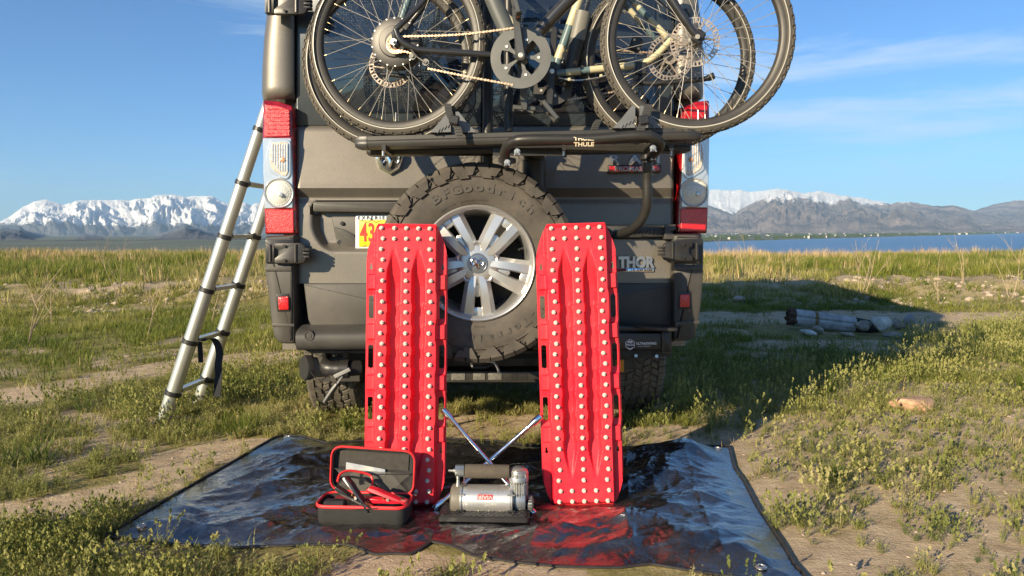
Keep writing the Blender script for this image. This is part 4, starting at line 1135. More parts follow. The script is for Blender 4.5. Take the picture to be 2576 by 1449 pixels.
# ---- tail lights
def lamp(side):
    m = (lambda u: u) if side < 0 else (lambda u: 1709 + (736 - u) * .93 + 6)
    dv = 0 if side < 0 else -3
    def pp(pts): return [(m(u), v + dv + (0 if side < 0 else (590 - v) * .012)) for (u, v) in pts]
    root = plate('tail_light', pp([(660, 250), (700, 254), (736, 266), (739, 400), (743, 500), (748, 590), (666, 590), (662, 500), (659, 345)]), -.060, .10, lens_mat('lamp_housing', (.42, .008, .012), (.20, .004, .006), 30), VAN, .012, .01, 'red tail light housing')
    def sub(nm, pts, a, c, mt, bv=.004, rad=.008):
        return MB(VANM).prism(roundpoly(px_poly(pp(pts), a), rad), a, c, bv).build(nm, mt, root, 12)
    sub('brake_lens', [(666, 262), (700, 265), (729, 276), (730, 343), (664, 345)], -.068, -.055, M_REDB)
    sub('clear_window', [(661, 347), (732, 347), (736, 440), (736, 523), (665, 525)], -.066, -.055, M_BEZ, .003, .004)
    sub('turn_bezel', [(680, 352), (722, 350), (731, 356), (731, 440), (722, 452), (706, 448), (676, 430), (669, 400), (672, 372)], -.074, -.060, M_BEZ, .003, .012)
    sub('turn_lens', [(683, 358), (719, 356), (726, 361), (725, 436), (719, 444), (707, 441), (682, 425), (676, 400), (678, 375)], -.078, -.070, M_CLR, .004, .01)
    cp = pp([(702, 486)])[0]; p = VL(cp[0], cp[1], -.070)
    MB(VANM).lathe([(0, -.020), (.022, -.018), (.040, -.012), (.054, -.003), (.060, .002), (.063, .004), (.063, .02)], p, (0, 1, 0), 30).build('reversing_lens', M_CLRR, root)
    MB(VANM).lathe([(.059, -.004), (.064, -.006), (.067, -.002), (.067, .01), (.059, .01)], p, (0, 1, 0), 30, True).build('lens_ring', M_BEZ, root)
    MB(VANM).lathe([(0, -.030), (.009, -.029), (.012, -.018)], p + Vector((.012, 0, -.008)), (0, 1, 0), 14).build('bulb', M_BEZ, root)
    b = MB(VANM)
    for k, rr in enumerate((.020, .028, .036, .044, .052)):
        nn = 12 + k * 5
        for i in range(nn):
            a = 2 * math.pi * (i + .5 * (k % 2)) / nn; c = p + Vector((math.cos(a) * rr, -.0175 + (rr - .02) * .42, math.sin(a) * rr)); t = Vector((-math.sin(a), 0, math.cos(a))); o = Vector((math.cos(a), 0, math.sin(a)))
            b.add([c - t * rr * .13, c - o * .003, c + t * rr * .13, c + o * .003, c + Vector((0, -.0035, 0))], [(0, 1, 4), (1, 2, 4), (2, 3, 4), (3, 0, 4)])
    b.build('lens_prisms', mat('lens_prism', (.85, .84, .76), .08, .2, coat=1), root, 0, kind='stuff')
    for i in range(7):
        uu = 684 + i * 6.2; sub('flute', [(uu, 364), (uu + 3, 362), (uu + 3, 432 - max(0, 3 - i) * 8), (uu, 430 - max(0, 3 - i) * 8)], -.0805, -.077, M_BEZ, .001, 0)
    for i in range(7):
        vv = 272 + i * 10; sub('rib', [(672, vv), (727, vv + (3 if i == 0 else 0)), (727, vv + 4), (672, vv + 4)], -.0705, -.067, M_RED, .0015, 0)
    cp = pp([(712, 402)])[0]; p = VL(cp[0], cp[1], -.076)
    MB(VANM).lathe([(0, -.010), (.010, -.008), (.014, .004)], p, (0, 1, 0), 14).build('bulb', mat('amber_bulb', (.55, .30, .16), .2, coat=1), root)
    sub('lower_red_lens', [(667, 527), (738, 527), (739, 586), (671, 586)], -.069, -.055, M_RED, .004, .004)
    return root
lamp(-1); lamp(1)

# ---- badges
M_SAT = mat('satin_chrome', (.42, .43, .45), .28, .85)
def chrome_text(name, txt, u, v, size, sx=1.0, m=M_SAT, dy=-.05, bold=.004, space=1.0, depth=.004, par=VAN, align='CENTER'):
    b = MB(VANM); add_text(b, txt, VL(u, v, dy), (1, 0, 0), (0, 0, 1), size, depth, bold, sx, space, align)
    return b.build(name, m, par, 20)
chrome_text('chrome_lettering', 'R', 1545, 402, .052, 1.6, bold=.001)
chrome_text('chrome_lettering', 'A', 1597, 402, .052, 1.6, bold=.001)
chrome_text('chrome_lettering', 'M', 1645, 401, .052, 1.4, bold=.001)
pb = plate('red_badge', [(1529, 415), (1664, 415), (1664, 433), (1529, 436)], -.052, -.03, M_BLACK, VAN, .003, .004)
MB(VANM).prism(px_poly([(1533, 418), (1660, 418), (1660, 430), (1533, 433)], -.055), -.055, -.05, .001).build('badge_face', mat('badge_red', (.35, .01, .015), .25, coat=1), pb)
chrome_text('badge_letters', 'PROMASTER', 1597, 425.5, .030, 1.12, dy=-.058, bold=.0006, par=pb, depth=.002)
chrome_text('chrome_lettering', 'THOR', 1600, 661, .068, .86, bold=.0035, dy=-.048)
mp2 = plate('name_plate', [(1554, 675), (1645, 675), (1645, 684), (1554, 684)], -.048, -.03, M_CHROME, VAN, .001, .001)
chrome_text('plate_letters', 'MOTOR COACH', 1600, 679.7, .0165, 1.05, M_BLACK, -.0500, .0002, 1.25, .001, mp2)
# slanted emblem left of the lettering, mostly behind the board
plate('chrome_emblem', [(1530, 645), (1548, 643), (1544, 682), (1538, 682), (1540, 662), (1532, 662)], -.05, -.03, M_CHROME, VAN, .002)
# shield badge with a horned head
sh = plate('shield_badge', [(944, 372), (1014, 372), (1014, 400), (1006, 424), (981, 440), (953, 424), (944, 398)], -.052, -.02, M_CHROME, VAN, .005, .004)
MB(VANM).prism(roundpoly(px_poly([(950, 376), (1008, 376), (1008, 400), (1001, 419), (981, 432), (958, 419), (950, 398)], -.055), .004), -.055, -.05, .001).build('shield_field', mat('badge_grey', (.09, .09, .09), .35, .5), sh)
for sg in (-1, 1):
    pts = [VL(981 + sg * du, v, -.062) for du, v in ((4, 376), (16, 376), (24, 386), (24, 402), (18, 412), (13, 404))]
    MB(VANM).tube(smooth_path(pts, 4), [.010] * 4 + [.011] * 8 + [.008] * 5 + [.004] * 4, 8).build('horn', M_CHROME, sh)
MB(VANM).prism(px_poly([(970, 376), (992, 376), (990, 396), (986, 418), (981, 424), (976, 418), (972, 396)], -.072), -.072, -.05, .007).build('head', M_CHROME, sh)

# ---- wheels with tread blocks
def tyre_mb(c, ax, Rr, wd, rim, nlug=30, M=VANM, seed=1, side_lug=True):
    """all-terrain tyre: carcass and raised blocks; ax points away from the outer side"""
    b = MB(M); c = Vector(c); ax = Vector(ax).normalized(); up = Vector((0, 0, 1)) if abs(ax.z) < .9 else Vector((1, 0, 0))
    e1 = (up - ax * up.dot(ax)).normalized(); e2 = ax.cross(e1); h = wd / 2
    prof = [(rim, -h * .74), (rim + .008, -h * .86), (rim + .035, -h * .97), (rim + (Rr - rim) * .50, -h * 1.02), (Rr * .895, -h * .97), (Rr * .955, -h * .86), (Rr * .968, -h * .5), (Rr * .972, 0),
            (Rr * .968, h * .5), (Rr * .955, h * .86), (Rr * .895, h * .97), (rim + (Rr - rim) * .50, h * 1.02), (rim + .035, h * .97), (rim, h * .74)]
    b.lathe(prof, c, ax, 72)
    b.lathe([(Rr * .845, -h * 1.00), (Rr * .852, -h * 1.035), (Rr * .860, -h * 1.00)], c, ax, 72)      # bead line
    def P(r, a, y): return c + (e1 * math.cos(a) + e2 * math.sin(a)) * r + ax * y
    q = random.Random(seed)
    def block(a0, a1, y0, y1, r0, r1, sk=0.0, ch=.0):
        da = (a1 - a0) * .12; dy = (y1 - y0) * .08
        p = [P(r0, a0, y0), P(r0, a1, y0), P(r0, a1 + sk, y1), P(r0, a0 + sk, y1), P(r1, a0 + da, y0 + dy), P(r1, a1 - da, y0 + dy), P(r1, a1 - da + sk, y1 - dy), P(r1, a0 + da + sk, y1 - dy)]
        b.hexa(p)
    st = 2 * math.pi / nlug
    for i in range(nlug):
        a = i * st
        # centre: interlocking zigzag blocks
        for j, y in enumerate((-.56, -.19, .19, .56)):
            of = (.5 if j % 2 else 0) * st; sk = (.22 if j % 2 else -.22) * st
            for (f0, f1, dy) in ((.04, .50, .03), (.55, .98, -.03)):
                block(a + of + f0 * st, a + of + f1 * st, h * (y - .155 + dy), h * (y + .155 + dy), Rr * .962, Rr * (.999 + q.uniform(-.002, .0)), sk)
        # shoulders, wrapping over on to the side wall
        for sg in (-1, 1):
            for (f0, f1, ln) in ((.03, .47, 1.0), (.53, .96, .62)):
                a0, a1 = a + f0 * st, a + f1 * st; da = (a1 - a0) * .10; q1 = q.uniform(.85, 1.08); skw = (.20 if ln > .8 else -.14) * st
                def sec(aa, ab, ins):
                    k = ins
                    return [P(Rr * .955, aa, sg * h * .74), P(Rr * (1.0 - k), aa, sg * h * .74), P(Rr * (.992 - k), aa, sg * h * .95), P(Rr * .945, aa, sg * h * 1.09), P(Rr * (.915 - .075 * ln * q1), ab + skw, sg * h * 1.085), P(Rr * (.905 - .078 * ln * q1), ab + skw, sg * h * .96)]
                s0 = sec(a0, a0 + .012, 0); s1 = sec(a1, a1 - .0, 0); n_ = 6
                b.add(s0 + s1, [(k_, (k_ + 1) % n_, (k_ + 1) % n_ + n_, k_ + n_) for k_ in range(n_)] + [tuple(range(n_)), tuple(range(11, 5, -1))])
            if side_lug:    # notch bars lower on the side wall
                for (f0, dr) in ((.12, 0), (.62, .012)):
                    a0 = a + f0 * st
                    p = [P(Rr * (.872 + dr), a0, sg * h * .98), P(Rr * (.872 + dr), a0 + .30 * st, sg * h * .98), P(Rr * (.90 + dr), a0 + .42 * st, sg * h * .97), P(Rr * (.90 + dr), a0 + .05 * st, sg * h * .97)]
                    o = ax * sg * h * .055
                    b.hexa(p + [x + o for x in p])
    return b
for (xc, nm) in ((-.855, 0), (.865, 1)):
    c = Vector((xc, .96, .395))
    wh = tyre_mb(c, (-1, 0, 0) if xc < 0 else (1, 0, 0), .40, .25, .22, 30, VANM, 5 + nm).build('wheel', M_RUB2, VAN, 30)
    MB(VANM).lathe([(0, -.05), (.10, -.05), (.20, -.09), (.222, -.10), (.222, .10), (.20, .06), (0, .02)], c, (1, 0, 0), 28).build('rim', M_BLACK, wh)
    c2 = Vector((xc, 4.25, .395))
    MB(VANM).lathe([(0, -.10), (.22, -.11), (.36, -.12), (.395, -.09), (.395, .09), (.36, .12), (.22, .11), (0, .1)], c2, (1, 0, 0), 36).build('wheel', M_RUB2, VAN)
# side wall lettering turned to the camera on the right wheel
# ---- underside: beams, springs, pipes, boxes
M_UND = mat('dusty_underbody', (.045, .042, .037), .8, .2, var=.4, scale=14, dirt=.35)
def rail(name, u0, v0, u1, v1, dy0, dy1, m=M_UND, bev=.004):
    return plate(name, [(u0, v0), (u1, v0), (u1, v1), (u0, v1)], dy0, dy1, m, VAN, bev)
rail('cross_member', 765, 881, 1560, 889, -.10, .20, M_UND)
rail('cross_member', 1120, 934, 1365, 962, .25, .40, M_BLKMET)
for k, (u0, u1) in enumerate(((1135, 1170), (1190, 1220), (1228, 1262))):
    rail('warning_label', u0, 938, u1, 956, .246, .25, mat('faded_label', (.12, .115, .10), .7, var=.3, scale=60), .001)
for i in range(2):
    for j in range(3): rail('slot', 1285 + i * 24, 940 + j * 6, 1302 + i * 24, 943 + j * 6, .245, .25, M_SEAM, 0)
for (u0, v0, u1, v1, d0, d1) in ((800, 888, 905, 960, .45, .9), (905, 886, 1140, 950, .55, 1.2), (1140, 888, 1600, 930, .5, 1.3), (1040, 950, 1130, 958, .4, .6)):
    rail('chassis_rail', u0, v0, u1, v1, d0, d1, M_UND)
for (u, v, r, du) in ((905, 945, .05, 260),):
    p0 = VL(u, v, .95); p1 = VL(u + 690, v - 4, .95); MB(VANM).cyl(p0, p1, .045, n=14).build('rear_axle', M_UND, VAN)
# grey waste pipe with cap and T-handle valve at lower left
p0 = VL(770, 925, -.02); p1 = VL(832, 922, .05)
wp = MB(VANM).lathe([(0, -.002), (.052, -.002), (.054, .0), (.054, .03), (.048, .034), (.048, .20), (0, .2)], p0, p1 - p0, 24).build('waste_pipe', mat('grey_pipe', (.16, .15, .13), .6, var=.2, scale=14, dirt=.3), VAN)
MB(VANM).lathe([(0, -.012), (.056, -.012), (.058, -.008), (.058, .018), (.050, .018)], p0, p1 - p0, 24).build('cap', M_BLACK, wp)
MB(VANM).tube(smooth_path([VL(782, 935, -.08), VL(795, 953, -.09), VL(812, 955, -.08), VL(826, 940, -.05)], 5), .002, 6).build('cord', M_BLACK, wp)
el = MB(VANM).tube(smooth_path([VL(822, 905, .1), VL(818, 915, .03), VL(824, 925, -.02), VL(845, 928, -.03), VL(868, 928, -.03), VL(905, 925, 0)], 5), .036, 16).build('drain_elbow', M_BLACK, VAN)
MB(VANM).lathe([(.037, -.01), (.044, -.01), (.044, .03), (.037, .03)], VL(862, 928, -.03), (1, 0, 0), 18, True).build('collar', M_BLACK, el)
vv = plate('valve_bracket', [(806, 915), (822, 918), (850, 962), (838, 965)], -.05, -.03, M_UND, VAN, .002)
MB(VANM).prism(px_poly([(838, 944), (878, 925), (882, 933), (843, 952)], -.075), -.075, -.068, .001).build('valve_tag', mat('tag_grey', (.25, .25, .24), .5), vv)
MB(VANM).tube([VL(862, 945, -.06), VL(846, 968, -.06)], .005, 6).build('valve_rod', M_STEEL, vv)
MB(VANM).tube([VL(848, 966, -.06), VL(834, 985, -.06), VL(816, 1012, -.06)], [.012, .014, .011], 8).build('valve_handle', M_BLACK, vv)
for (u0, v0, u1, v1, d) in ((862, 888, 875, 905, 0), (880, 888, 900, 898, .05), (1545, 890, 1600, 905, .1)):
    rail('hanger', u0, v0, u1, v1, d, d + .05)
rail('orange_cap', 1556, 905, 1570, 936, .2, .28, mat('orange_plastic', (.65, .26, .02), .5))
# shock absorber
MB(VANM).tube([VL(1590, 900, .7), VL(1575, 1000, .75)], .03, 10).build('shock_absorber', M_UND, VAN)
# tow hook loop and bent pipe below the spare
MB(VANM).tube(smooth_path([VL(1190, 906, -.1), VL(1190, 922, -.12), VL(1225, 922, -.12), VL(1230, 906, -.1)], 5), .009, 8).build('hitch_loop', M_BLACK, VAN)
MB(VANM).tube(smooth_path([VL(1225, 910, -.14), VL(1240, 910, -.15), VL(1250, 922, -.15), VL(1256, 940, -.15)], 5), .006, 8).build('bent_rod', M_STEEL, VAN)

# ---- swing arm carrier bolted at the right, below the door
pc = VANM @ Vector((VL(1630, 900, -.25).x, -.25, 0))
ARM = thing('swing_arm_carrier', 'black steel swing-arm carrier below the right rear door, holding the spare wheel and the rack', 'swing arm', (pc.x, pc.y, 0), R(1.9))
def apl(name, pts, a, c, m=M_BLKMET, bv=.004, rad=0, par=None):
    pl = px_poly(pts, a); pl = roundpoly(pl, rad) if rad else pl
    return MB(VANM).prism(pl, a, c, bv).build(name, m, par or ARM)
apl('arm_beam', [(1340, 838), (1680, 838), (1680, 880), (1340, 880)], -.25, -.16, M_BLKMET, .006)
apl('arm_top', [(1440, 818), (1690, 822), (1700, 832), (1560, 836), (1440, 834)], -.22, -.12, M_BLKMET, .004)
apl('pivot_tab', [(1605, 822), (1702, 826), (1706, 831), (1690, 834), (1640, 833)], -.30, -.22, M_BLKMET, .003)
apl('pivot_post', [(1664, 833), (1690, 833), (1690, 888), (1664, 888)], -.26, -.12, M_BLKMET, .008, .01)
apl('lower_arm', [(1400, 880), (1690, 880), (1690, 896), (1600, 902), (1540, 892), (1400, 892)], -.20, -.06, M_UND, .004)
MB(VANM).cyl(VL(1600, 895, -.22), VL(1600, 895, -.16), .008, n=6).build('bolt', M_STEEL, ARM)
MB(VANM).cyl(VL(1652, 896, -.22), VL(1652, 896, -.16), .008, n=6).build('bolt', M_STEEL, ARM)
M_WHT = mat('white_print', (.75, .75, .75), .5)
hx = [(1574 + 13 * math.sin(k * math.pi / 3) + 12 * 0, 867 - 14 * math.cos(k * math.pi / 3)) for k in range(6)]
hx = [(1585 + 13 * math.sin(k * math.pi / 3), 866.5 - 13.5 * math.cos(k * math.pi / 3)) for k in range(6)]
b = MB(VANM)
for k in range(6):
    p0 = VL(*hx[k], -.2515); p1 = VL(*hx[(k + 1) % 6], -.2515); b.tube([p0, p1], .0012, 4)
b.build('logo_hexagon', M_WHT, ARM, 0)
def wtxt(nm, t, u, v, s, sx=1, align='LEFT', dy=-.2515, sp=1.0, bold=0):
    b = MB(VANM); add_text(b, t, VL(u, v, dy), (1, 0, 0), (0, 0, 1), s, .0004, bold, sx, sp, align); return b.build(nm, M_WHT, ARM, 0)
wtxt('logo_lettering', 'RIGd', 1585, 867.5, .015, 1.15, 'CENTER', bold=.0003)
wtxt('logo_lettering', 'ULTRASWING', 1600, 864.5, .0155, .92, bold=.0004)
wtxt('logo_lettering', 'PATENT PENDING', 1604, 871.5, .0062, 1.1)
b = MB(VANM)
for (pts) in ([(1577, 862), (1583, 856), (1586, 859), (1589, 857), (1594, 862)], [(1577, 873), (1585, 877), (1593, 873), (1590, 877), (1585, 880), (1580, 877)]):
    b.prism(px_poly(pts, -.2515), -.2515, -.250, 0)
b.build('logo_mark', M_WHT, ARM, 0)
# mast and drum behind the spare
apl('mast', [(1175, 430), (1240, 430), (1240, 880), (1175, 880)], -.20, -.12, M_BLKMET, .008)
MB(VANM).lathe([(0, -.03), (.045, -.03), (.052, -.024), (.052, .02), (.05, .13), (0, .13)], VL(1343, 420, -.22) , (0, 0, -1), 26).build('drum', M_BLACK, ARM)
MB(VANM).cyl(VL(1343, 380, -.22), VL(1343, 425, -.22), .048, n=24).build('drum_upper', M_BLACK, ARM)
apl('hub_plate', [(1130, 600), (1280, 600), (1280, 710), (1130, 710)], -.22, -.18, M_BLKMET, .006)
apl('cross_arm', [(1200, 690), (1420, 800), (1430, 850), (1180, 850)], -.20, -.13, M_BLKMET, .006)
# ------------------------------------------------------------------ spare wheel
YT = -.35
SC_ = VL(1202, 660, YT)
ws = VANM @ SC_
SPARE = thing('spare_wheel', 'muddy all-terrain spare wheel with a silver split-spoke alloy rim, hung behind the van', 'spare wheel', (ws.x, ws.y, 0), R(1.9))
RT = .408
ty = tyre_mb(SC_, (0, 1, 0), RT, .255, .222, 24, VANM, 9).build('tyre', M_RUB, SPARE, 30)
# raised lettering on the side wall
def arc_text(b, txt, r, a_mid, size, y, inward=False, sx=1.0, adv=None, depth=.0015, bold=.0):
    adv = adv or size * .78 * sx
    ch = list(txt); tot = (len(ch) - 1) * adv / r
    for i, cch in enumerate(ch):
        if cch == ' ': continue
        s = -1 if not inward else 1
        a = a_mid + s * (i * adv / r - tot / 2)
        P = SC_ + Vector((math.cos(a) * r, y, math.sin(a) * r))
        er = Vector((math.cos(a), 0, math.sin(a))) * (-1 if inward else 1); et = Vector((math.sin(a), 0, -math.cos(a))) * (-1 if inward else 1)
        add_text(b, cch, P, et, er, size, depth, bold, sx)
b = MB(VANM); arc_text(b, 'BFGoodrich', .304, R(84), .050, -.1305, sx=1.35, adv=.0455, depth=.0016, bold=.0012); b.build('raised_lettering', mat('raised_rubber', (.066, .060, .052), .7), ty, 0)
b = MB(VANM); arc_text(b, 'All-Terrain', .304, R(-58), .046, -.1305, sx=1.25, adv=.040, depth=.0016, bold=.001, inward=False); b.build('raised_lettering', MATS['raised_rubber'], ty, 0)
b = MB(VANM); arc_text(b, '120/116  LT245/75R16', .257, R(103), .014, -.124, adv=.0105, depth=.001); arc_text(b, 'TREAD PLIES', .257, R(-95), .012, -.124, adv=.010, depth=.001); b.build('small_print', MATS['raised_rubber'], ty, 0)
# rim: barrel with lip
rim = MB(VANM).lathe([(.232, -.112), (.236, -.120), (.230, -.126), (.222, -.122), (.212, -.100), (.205, -.06), (.190, .06), (.215, .10), (.228, .115)], SC_, (0, 1, 0), 72).build('rim', M_ALU, SPARE, 40)
MB(VANM).lathe([(0, .015), (.20, .02)], SC_, (0, 1, 0), 40).build('rim_shade_disc', M_SEAM, rim)  # near-black disc stands in for the shade behind the spokes
def rp(r, a, y): return SC_ + Vector((math.cos(a) * r, y, math.sin(a) * r))
for i in range(5):
    th = R(-90 + 72 * i)
    for sg in (-1, 1):
        # one prong of a split spoke: ridge-backed bar from hub to rim
        sect = [(.045, 1, 36, -.094), (.082, 2, 35.8, -.098), (.105, 3.5, 31, -.100), (.14, 4.6, 25.5, -.099), (.18, 4.6, 22, -.096), (.214, 4.6, 20, -.092)]
        b = MB(VANM); V = []; 
        for (r, a0, a1, y) in sect:
            A0, A1 = th + sg * R(a0), th + sg * R(a1); am = (A0 * .9 + A1 * .1); am2 = (A0 * .32 + A1 * .68)
            V += [rp(r, A0, y + .035), rp(r, A0, y + .004), rp(r, am, y - .006), rp(r, am2, y - .004), rp(r, A1, y + .014), rp(r, A1, y + .035)]
        n_ = 6; Fq = []
        for k in range(len(sect) - 1):
            for j in range(n_): Fq.append((k * n_ + j, k * n_ + (j + 1) % n_, (k + 1) * n_ + (j + 1) % n_, (k + 1) * n_ + j))
        Fq += [tuple(range(n_)), tuple(range((len(sect) - 1) * n_ + n_ - 1, (len(sect) - 1) * n_ - 1, -1))]
        b.add(V, Fq); b.build('spoke', M_ALU, rim, 22)
    # web joining the prongs near the hub
    b = MB(VANM); pl = []; 
    for (r, a) in ((.05, -10), (.132, -8), (.140, 0), (.132, 8), (.05, 10)): pl.append((SC_.x + math.cos(th + R(a)) * r, SC_.z + math.sin(th + R(a)) * r))
    b.prism(pl, SC_.y - .088, SC_.y - .06, .003); b.build('web', M_ALU, rim, 30)
    b = MB(VANM); pl = [(SC_.x + math.cos(th + R(a)) * r, SC_.z + math.sin(th + R(a)) * r) for (r, a) in ((.184, -7), (.216, -7), (.218, 0), (.216, 7), (.184, 7), (.180, 0))]
    b.prism(pl, SC_.y - .090, SC_.y - .06, .003); b.build('web', M_ALU, rim, 30)
    tn = th + R(36); P = rp(.066, tn, -.085)
    MB(VANM).lathe([(.0, .005), (.013, .005), (.0135, -.013), (.019, -.016), (.020, -.008), (.020, .02)], P, (0, 1, 0), 20).build('nut_seat', M_ALU, rim)
    MB(VANM).cyl(P + Vector((0, -.012, 0)), P + Vector((0, .006, 0)), .011, n=6).build('lug_nut', mat('rusty_nut', (.16, .11, .08), .5, .6, var=.3, scale=60), rim)
MB(VANM).lathe([(0, -.101), (.05, -.101), (.078, -.096), (.092, -.086), (.095, -.05), (0, -.05)], SC_, (0, 1, 0), 40).build('hub', M_ALU, rim)
cap_ = MB(VANM).lathe([(0, -.1045), (.030, -.1045), (.036, -.104), (.037, -.106), (.040, -.106), (.042, -.10)], SC_, (0, 1, 0), 36).build('centre_cap', mat('satin_cap', (.30, .31, .33), .3, .9), rim)
b = MB(VANM)     # ram's head in relief: muzzle and two curled horns
cc = SC_ + Vector((0, -.106, 0))
b.tube([cc + Vector((-.004, 0, .012)), cc + Vector((-.001, -.003, 0)), cc + Vector((.004, 0, -.022))], [.009, .010, .005], 8)
for sg in (-1, 1):
    b.tube(smooth_path([cc + Vector((sg * x, 0, z)) for x, z in ((.004, .014), (.018, .018), (.026, .006), (.020, -.008), (.012, -.002))], 4), .0048, 8)
b.build('emblem', M_CHROME, cap_)
MB(VANM).tube([rp(.196, R(18), -.09), rp(.176, R(18), -.105)], .0045, 8).build('valve', M_BLACK, rim)

# ------------------------------------------------------------------ recovery boards
def board_mesh():
    L_, Wd = 1.088, .315; ns, ns2 = 127, 453
    s = np.linspace(-Wd / 2, Wd / 2, ns); t = np.linspace(0, L_, ns2)
    S, T = np.meshgrid(s, t, indexing='ij')
    # outline: corners cut off
    hw = np.full_like(T, Wd / 2)
    top = T - (L_ - .15); hw = np.where(top > 0, Wd / 2 - .046 * (np.clip(top / .15, 0, 1) ** 1.8), hw)
    bot = .13 - T; hw = np.where(bot > 0, Wd / 2 - .036 * (np.clip(bot / .13, 0, 1) ** 1.8), hw)
    Xs = S / (Wd / 2) * hw
    aS = np.abs(Xs)
    # middle body raised, flanges lower
    zig = .0035 * np.sign(np.sin(T * math.pi / .0412))
    edge = .1125 + 0 * T
    # notches and swellings of the body's flank by the handles
    hand = np.zeros_like(T)
    for hc in (.372, .573, .765): hand = np.maximum(hand, 1 - sstep(.045, .070, np.abs(T - hc)))
    pocket = np.zeros_like(T)
    for hc in (.272, .4725, .669, .862): pocket = np.maximum(pocket, 1 - sstep(.026, .032, np.abs(T - hc)))
    edge = edge + .004 * hand - .0 * pocket
    body = 1 - sstep(0, .012, aS - edge)
    H = .048 * body + .014 * (1 - body)
    H = H + pocket * (1 - body) * .012 * (1 - sstep(.149, .152, aS))
    H = H - hand * sstep(.115, .125, aS) * .004
    H = np.where(aS > Wd / 2 - .004, H * .45, H)
    # two grooves, tapering out before the end rows, with scalloped edges
    for gc in (-.0475, .0475):
        fade = sstep(.09, .30, T) * (1 - sstep(L_ - .26, L_ - .085, T))
        scal = .0045 * np.maximum(0, np.cos((T - .02) * 2 * math.pi / .0824)) ** .5 * (T > .2) * (T < L_ - .28)
        half = .0285 * (.35 + .65 * np.minimum(1, fade * 1.6)) - scal
        d = np.abs(Xs - gc) 
        H = H - .037 * fade * (1 - sstep(half - .011, half, d))
    # end lips
    H = H * (1 - .55 * sstep(L_ - .022, L_, T)) * (1 - .45 * sstep(.018, 0, T))
    H = H + .0004 * (fbm(S * 60, T * 60, 2, 5) - .5)
    keep = np.ones((ns - 1, ns2 - 1), bool)
    Sc = (Xs[:-1, :-1] + Xs[1:, 1:]) / 2; Tc = (T[:-1, :-1] + T[1:, 1:]) / 2
    for hc in (.372, .573, .765):
        dx = np.abs(np.abs(Sc) - .1375); dy = np.abs(Tc - hc)
        wv = .0110 - .0020 * (np.cos(Tc * 2 * math.pi / .025) > 0) * (np.abs(Sc) > .1375)
        q = np.maximum(dx - wv + .008, 0) ** 2 + np.maximum(dy - .045 + .008, 0) ** 2
        keep &= ~(q < .008 ** 2)
    for hc in (.205, L_ - .172): keep &= ~(np.hypot(np.abs(Sc) - .138, Tc - hc) < .0065); keep &= ~((np.abs(np.abs(Sc) - .138) < .0035) & (np.abs(Tc - hc - .009) < .008))
    n = ns * ns2
    V1 = np.stack([Xs.ravel(), -H.ravel(), T.ravel()], 1); V2 = V1 + [0, .005, 0]
    gf = grid_faces(ns, ns2); kp = keep.ravel(); f1 = gf[kp]; f2 = (gf[kp] + n)[:, ::-1]
    # side walls round the outline and the holes
    kpad = np.zeros((ns + 1, ns2 + 1), bool); kpad[1:-1, 1:-1] = keep
    idx = lambda i, j: i * ns2 + j
    walls = []
    I, J = np.where(kpad[1:, 1:-1] != kpad[:-1, 1:-1])      # edges along t between column i-1 and i
    a = I * ns2 + J; bb = a + 1; walls.append(np.stack([a, bb, bb + n, a + n], 1))
    I, J = np.where(kpad[1:-1, 1:] != kpad[1:-1, :-1])
    a = I * ns2 + J; bb = a + ns2; walls.append(np.stack([a, bb, bb + n, a + n], 1))
    return np.concatenate([V1, V2]), np.concatenate([f1, f2] + walls), L_, H, Xs, T
BV, BF, BL, BH, BX, BT = board_mesh()
def board_h(x, t):
    i = int(np.argmin(np.abs(BX[:, int(t / BL * 452)] - x))); return float(BH[i, int(t / BL * 452)])
M_BRD = mat('red_nylon', (.70, .012, .032), .48, 0, var=.10, scale=5, spec=.4, bump=.08, bscale=90, dirt=.18)
M_STUD = mat('pale_nylon_stud', (.62, .57, .50), .5, 0, var=.12, scale=90, spec=.4)
# one stud: hexagonal skirt and stepped, marked head
sb_ = MB(); sb_.cyl((0, .002, 0), (0, -.006, 0), .0092, .0088, 6); sb_.cyl((0, -.006, 0), (0, -.011, 0), .0075, .0062, 6)
sb_.box((0, -.012, 0), (.0075, .003, .003)); sb_.box((.002, -.012, .0025), (.003, .003, .005))
stud_proto = sb_.build('stud', M_STUD, None, 25); stud_me = stud_proto.data; bpy.data.objects.remove(stud_proto)
def board(bot, top, roll, label, first=None):
    bot = Vector(bot); top = Vector(top); ez = (top - bot).normalized(); ex = Vector((math.cos(roll), math.sin(roll), 0)); ex = (ex - ez * ex.dot(ez)).normalized(); ey = ez.cross(ex)
    M = Matrix(((ex.x, ey.x, ez.x, bot.x), (ex.y, ey.y, ez.y, bot.y), (ex.z, ey.z, ez.z, bot.z), (0, 0, 0, 1)))
    root = thing('recovery_board', label, 'recovery board', tuple(bot), 0, 'recovery boards leaning on the spare wheel')
    if first is None:
        o = np_obj('deck', BV, BF, M_BRD, smooth=True); o.data.set_sharp_from_angle(angle=R(40)); me = o.data; bpy.data.objects.remove(o)
    else: me = first
    link_mesh('deck', me, root, M)
    q = random.Random(int(bot.x * 1000))
    rows = 27
    for i in range(rows):
        t = .020 + (BL - .040) * i / (rows - 1)
        xs = (-.0925, 0, .0925) if 2 <= i <= rows - 3 else (-.0925, -.046, 0, .046, .0925)
        for x in xs:
            xz = x + (.0032 if i % 2 else -.0032) * (1 if abs(x) > .06 else 0)
            h = board_h(xz, t)
            link_mesh('stud', stud_me, root, M @ Matrix.Translation((xz, -h + .001, t)) @ Matrix.Rotation(R(90 * q.randint(0, 3) + q.uniform(-12, 12)), 4, 'Y'))
    return root, me
BY0, BY1 = 2.81, 2.90
